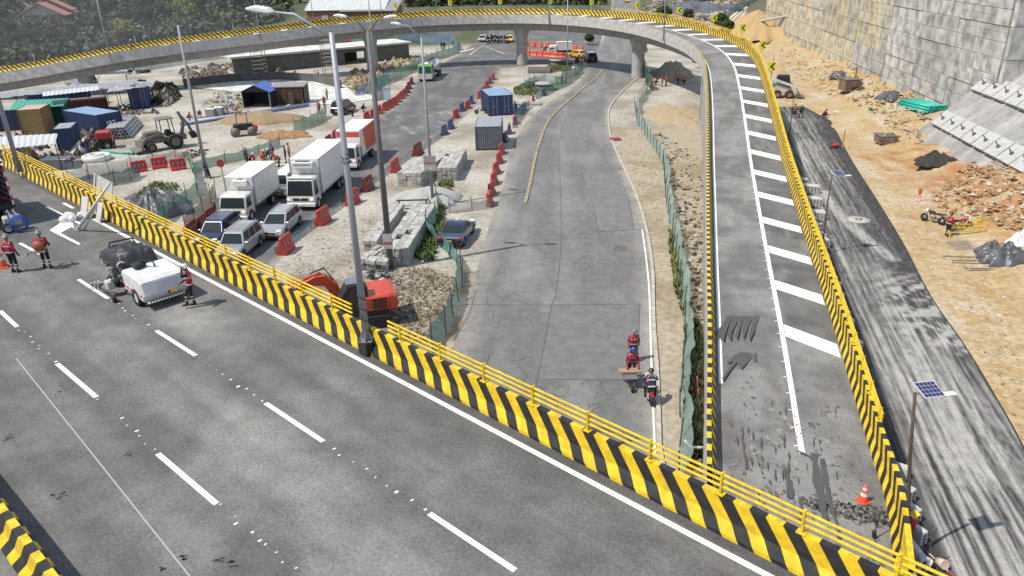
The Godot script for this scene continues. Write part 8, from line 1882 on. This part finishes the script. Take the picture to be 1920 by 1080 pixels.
func undergrowth(label, poly: Array, count: int, h: float, seed: int, cols: Array):
	var r := RandomNumberGenerator.new(); r.seed = seed
	var pp := PackedVector2Array(); var lo := Vector2(9999, 9999); var hi := -lo
	for p in poly: pp.append(Vector2(p[0], p[1])); lo = lo.min(pp[-1]); hi = hi.max(pp[-1])
	var st := ST()
	for i in count:
		var q := Vector2(r.randf_range(lo.x, hi.x), lo.y + (hi.y - lo.y) * pow(r.randf(), 0.8))
		if not inside(q, pp) or (q.x > 40 and q.x < 132 and q.y > 8 and q.y < 60): continue
		var c := G(q.x, q.y)
		var hh := h * (0.55 + 0.9 * nz.get_noise_2d(c.x * 3.0, c.z * 3.0)) * (1.0 + maxf(0.0, -c.z - 150.0) / 200.0)
		if hh < 0.3: continue
		st.set_color(cols[r.randi() % cols.size()] * r.randf_range(0.6, 1.3))
		var p := c + Vector3(0, hh * pow(r.randf(), 0.6), 0)
		var s := (0.28 + 0.0028 * -c.z) * r.randf_range(0.6, 1.2)
		var u := Vector3(r.randfn(), r.randfn() * 0.5, r.randfn()).normalized() * s; var v := u.cross(Vector3(r.randfn(), r.randfn() + 0.5, r.randfn())).normalized() * s * 0.6
		tri(st, p - u, p + v, p + u); tri(st, p - u, p + u, p - v)
	top("undergrowth", done(st), M("leaves"), label, "undergrowth").set_meta("kind", "stuff")
func build_background():
	var leafm := M("leaves", Color(1, 1, 1), 0.85, 0.0, null, 1.0, null, 0.5, true)
	leafm.backlight_enabled = true; leafm.backlight = Color(0.05, 0.08, 0.02)
	var bark := M("bark", Color(0.09, 0.07, 0.05), 0.95, 0.0, tex_dirt(), 0.5)
	var dark := [Color(0.022, 0.035, 0.014), Color(0.035, 0.05, 0.02), Color(0.05, 0.065, 0.028)]; var mid := [Color(0.05, 0.08, 0.022), Color(0.07, 0.10, 0.03), Color(0.035, 0.05, 0.018)]; var lime := [Color(0.16, 0.18, 0.03), Color(0.22, 0.23, 0.045), Color(0.09, 0.12, 0.02)]; var dusty := [Color(0.08, 0.09, 0.06), Color(0.12, 0.125, 0.09), Color(0.05, 0.06, 0.035)]
	var kinds := [["dark", dark, 4.2, 3.6, "dark leafy tree in the wood beyond the loop ramp", 101], ["mid", mid, 3.8, 3.4, "mid green tree in the wood beyond the loop ramp", 102], ["dusty", dusty, 3.6, 3.2, "dusty grey green tree in the wood beyond the loop ramp", 103], ["dark2", dark, 3.2, 4.4, "tall dark tree in the wood beyond the loop ramp", 104]]
	var tree := func(k: Array, p: Vector3, s: float, label: String, group: String, turn: float):
		var t := thing("broadleaf_tree", label, "tree", p, turn, group)
		tube(t, "trunk", [Vector3(0, -0.3, 0), Vector3(0.1, 1.6, 0), Vector3(0.0, 3.6, 0.1)], 0.3, bark, 0.16, 7)
		for q in 3: tube(t, "limb", [Vector3(0, 2.2 + q * 0.4, 0), Vector3(cos(q * 2.1) * 1.6, 4.2, sin(q * 2.1) * 1.6)], 0.14, bark, 0.06, 5)
		mi(t, "crown", crown_mesh("cr" + k[0], k[5], 2600, k[2], k[3], 0.42, k[1]), leafm, Vector3(0, 4.6, 0))
		t.scale = Vector3.ONE * s
	rng.seed = 60
	for row in [[100, -20, 470, 28, 0.7], [84, -20, 450, 30, 0.9], [68, -20, 540, 30, 1.0], [50, -30, 530, 34, 1.15], [36, -30, 520, 44, 1.35], [24, -30, 540, 46, 1.5], [12, -40, 560, 50, 1.8], [0, -40, 1120, 60, 2.0], [-10, -40, 1150, 60, 2.4]]:
		var x: float = row[1]
		while x < row[2]:
			var px := x + rng.randf_range(-9, 9); var py: float = row[0] + rng.randf_range(-5, 5)
			x += row[3]
			# keep behind the ramp and clear of the houses
			var lim := 118.0 - px * 0.165 if px < 480 else 36.0 - (px - 480) * 0.12
			if py > lim - 8.0: continue
			if px > 32 and px < 138 and py > 10 and py < 78: continue
			if px > 520 and px < 760 and py > 5: continue
			var k: Array = kinds[rng.randi() % 4]
			if px > 60 and px < 260 and rng.randf() < 0.4: k = kinds[2]
			tree.call(k, G(px, py), row[4] * rng.randf_range(0.8, 1.15), k[4], "trees of the wood beyond the loop ramp, " + k[0], rng.randf() * TAU)
	tree.call(["lime", lime, 3.8, 2.8, "", 105], G(238, 86), 0.9, "bright yellow green tree just behind the loop ramp barrier", "", 0.4)
	tree.call(["lime2", lime, 3.4, 3.0, "", 106], G(358, 52), 1.2, "light green tree standing out of the dark wood", "", 1.4)
	for q in [[1104, 84, 0.35], [1312, 128, 0.4], [1322, 135, 0.35]]: tree.call(kinds[1], G(q[0], q[1]), q[2], "small green tree in the shade of the loop ramp", "small trees by the loop ramp", q[0] * 1.0)
	for q in [[1245, 45, 0.7], [1352, 58, 0.6], [1365, 66, 0.5], [1290, 40, 0.5]]: tree.call(kinds[1], G(q[0], q[1]), q[2], "green bush beyond the outer ramp barrier", "bushes beyond the ramp", q[0] * 1.0)
	for i in 9: tree.call(kinds[i % 2], G(770 + i * 30, 12 - i * 0.8), 0.55, "clipped green shrub in the hedge beyond the ramp", "hedge beyond the ramp", i * 1.3)
	undergrowth("dense dark undergrowth filling the wood beyond the loop ramp", [[-40, 128], [-40, -6], [560, -8], [545, 20], [530, 42], [400, 62], [240, 88], [120, 112]], 42000, 3.2, 71, dark + mid + dusty)
	undergrowth("low hedge and shrubs along the far side of the ramp", [[760, 14], [765, -8], [1135, -8], [1135, 10], [1000, 10], [900, 10]], 6000, 2.2, 72, mid + dark)
	# house with tiled gable roof
	var br := M("house_brick", Color(0.32, 0.18, 0.13), 0.9, 0.0, tex_dirt(), 0.2); var tl := M("roof_tile", Color(0.40, 0.20, 0.16), 0.85, 0.0, tex_dirt(), 0.25); var wh := M("gable_white", Color(0.45, 0.46, 0.46), 0.9, 0.0, tex_conc(), 0.2)
	var hp := G(85, 58)
	var h := thing("brick_house", "brick house with white gable and red tiled roof among the trees", "house", hp, 0.12)
	bx(h, "wall", Vector3(13, 5.0, 0.4), Vector3(0, 2.5, 0), br); bx(h, "wall", Vector3(0.4, 5.0, 12), Vector3(6.3, 2.5, -6), br); bx(h, "wall", Vector3(0.4, 5.0, 12), Vector3(-6.3, 2.5, -6), br)
	mi(h, "gable", ext([Vector2(-6.4, 5.0), Vector2(0, 8.4), Vector2(6.4, 5.0)], 0.4), wh)
	for s in [-1.0, 1.0]:
		for k in 2: bx(h, "roof_slope", Vector3(8.6, 0.35, 13.5 - k * 9.0), Vector3(s * 3.8, 6.6 + k * 1.3, -5.6 - k * 2.0), tl, Vector3(0, 0, -s * 0.487))
	for x in [-3.5, 0.2, 3.2]:
		var wn := bx(h, "window", Vector3(1.5, 1.6, 0.1), Vector3(x, 2.8, 0.22), M("window_frame", Color(0.5, 0.5, 0.48), 0.6)); bx(wn, "pane", Vector3(1.3, 1.4, 0.04), Vector3(0, 0, 0.05), m_glass())
	for x in [-5.0, 1.6]: bx(h, "column", Vector3(0.3, 5.0, 0.3), Vector3(x, 2.5, 1.6), wh)
	# warehouse with metal roof
	var w := thing("warehouse", "low building with big grey metal roof and white framed gable", "building", G(600, 44), -0.14)
	var rg := M("metal_roof", Color(0.30, 0.31, 0.32), 0.6, 0.2, grime(), 0.1); var rw := M("white_roof", Color(0.52, 0.57, 0.56), 0.6, 0.1, grime(), 0.1)
	bx(w, "wall", Vector3(26, 4.2, 0.4), Vector3(9, 2.1, 0), br); bx(w, "wall", Vector3(0.4, 4.2, 22), Vector3(-4, 2.1, -11), M("navy_wall", Color(0.12, 0.13, 0.17), 0.8)); bx(w, "wall", Vector3(0.4, 4.2, 22), Vector3(22, 2.1, -11), br)
	mi(w, "roof_slope", corr(27, 11.5, 0.9, 0.06), rw, Vector3(9, 4.0, 0.8), Vector3(-1.15, 0, 0)); mi(w, "roof_slope", corr(19, 16.0, 0.9, 0.06), rg, Vector3(17, 3.6, 1.5), Vector3(-1.2, 0, 0))
	mi(w, "gable", ext([Vector2(0, 4.2), Vector2(-10, 8.4), Vector2(-20, 4.2)], 0.3), M("navy_wall"), Vector3(-4.2, 0, 0), Vector3(0, PI / 2 + PI, 0)); tube(w, "gable_beam", [Vector3(-4.6, 4.1, 0.6), Vector3(-4.6, 8.6, -10), Vector3(-4.6, 4.1, -20)], 0.25, wh, -1, 6)
	bx(w, "door", Vector3(2.0, 2.6, 0.1), Vector3(2, 1.3, 0.24), wh)
	# more roofs peeping over the wood
	for q in [[1010, 3, "low grey roofed building beyond the hedge"], [1060, 0, "distant pale building beyond the avenue trees"]]:
		var d := thing("distant_building", q[2], "building", G(q[0], q[1]), 0.1); bx(d, "wall", Vector3(16, 5, 10), Vector3(0, 2.5, -5), wh); bx(d, "roof", Vector3(17, 0.5, 11), Vector3(0, 5.2, -5), rg)
		for k in 4:
			var wn := bx(d, "window", Vector3(1.8, 1.6, 0.1), Vector3(-6 + k * 4, 2.8, 0.04), M("window_frame")); bx(wn, "pane", Vector3(1.6, 1.4, 0.04), Vector3(0, 0, 0.05), m_glass())
	for q in [[905, 30], [820, 38], [717, 48], [1046, 22], [590, 60]]: lamp_pole("slim distant street pole behind the loop ramp", G(q[0], q[1]), 11.0, 0.13, [], M("pole_mid"), false, "distant poles behind the ramp")
func build_smoke():
	var fm := FogMaterial.new(); fm.density = 0.0022; fm.albedo = Color(0.85, 0.86, 0.88); fm.edge_fade = 0.6
	var fv := FogVolume.new(); fv.name = numbered("dust_cloud"); fv.size = Vector3(90, 22, 70); fv.shape = RenderingServer.FOG_VOLUME_SHAPE_ELLIPSOID; fv.material = fm
	add_child(fv); fv.position = W(-88, 7, 165)
	tag(fv, "thin pale dust cloud hanging over the wood beyond the loop ramp", "dust")
	fv.set_meta("kind", "stuff")

func _ready():
	nz.seed = 4; nz.frequency = 0.05; nz.fractal_octaves = 3
	nz2.seed = 9; nz2.frequency = 0.05; nz2.fractal_octaves = 3
	setup_view()
	build_ground()
	build_roads()
	build_deck()
	build_ramp()
	build_walls()
	build_poles()
	build_fences()
	build_plastic_barriers()
	build_vehicles()
	build_people()
	build_yard()
	build_details()
	build_background()
	build_smoke()
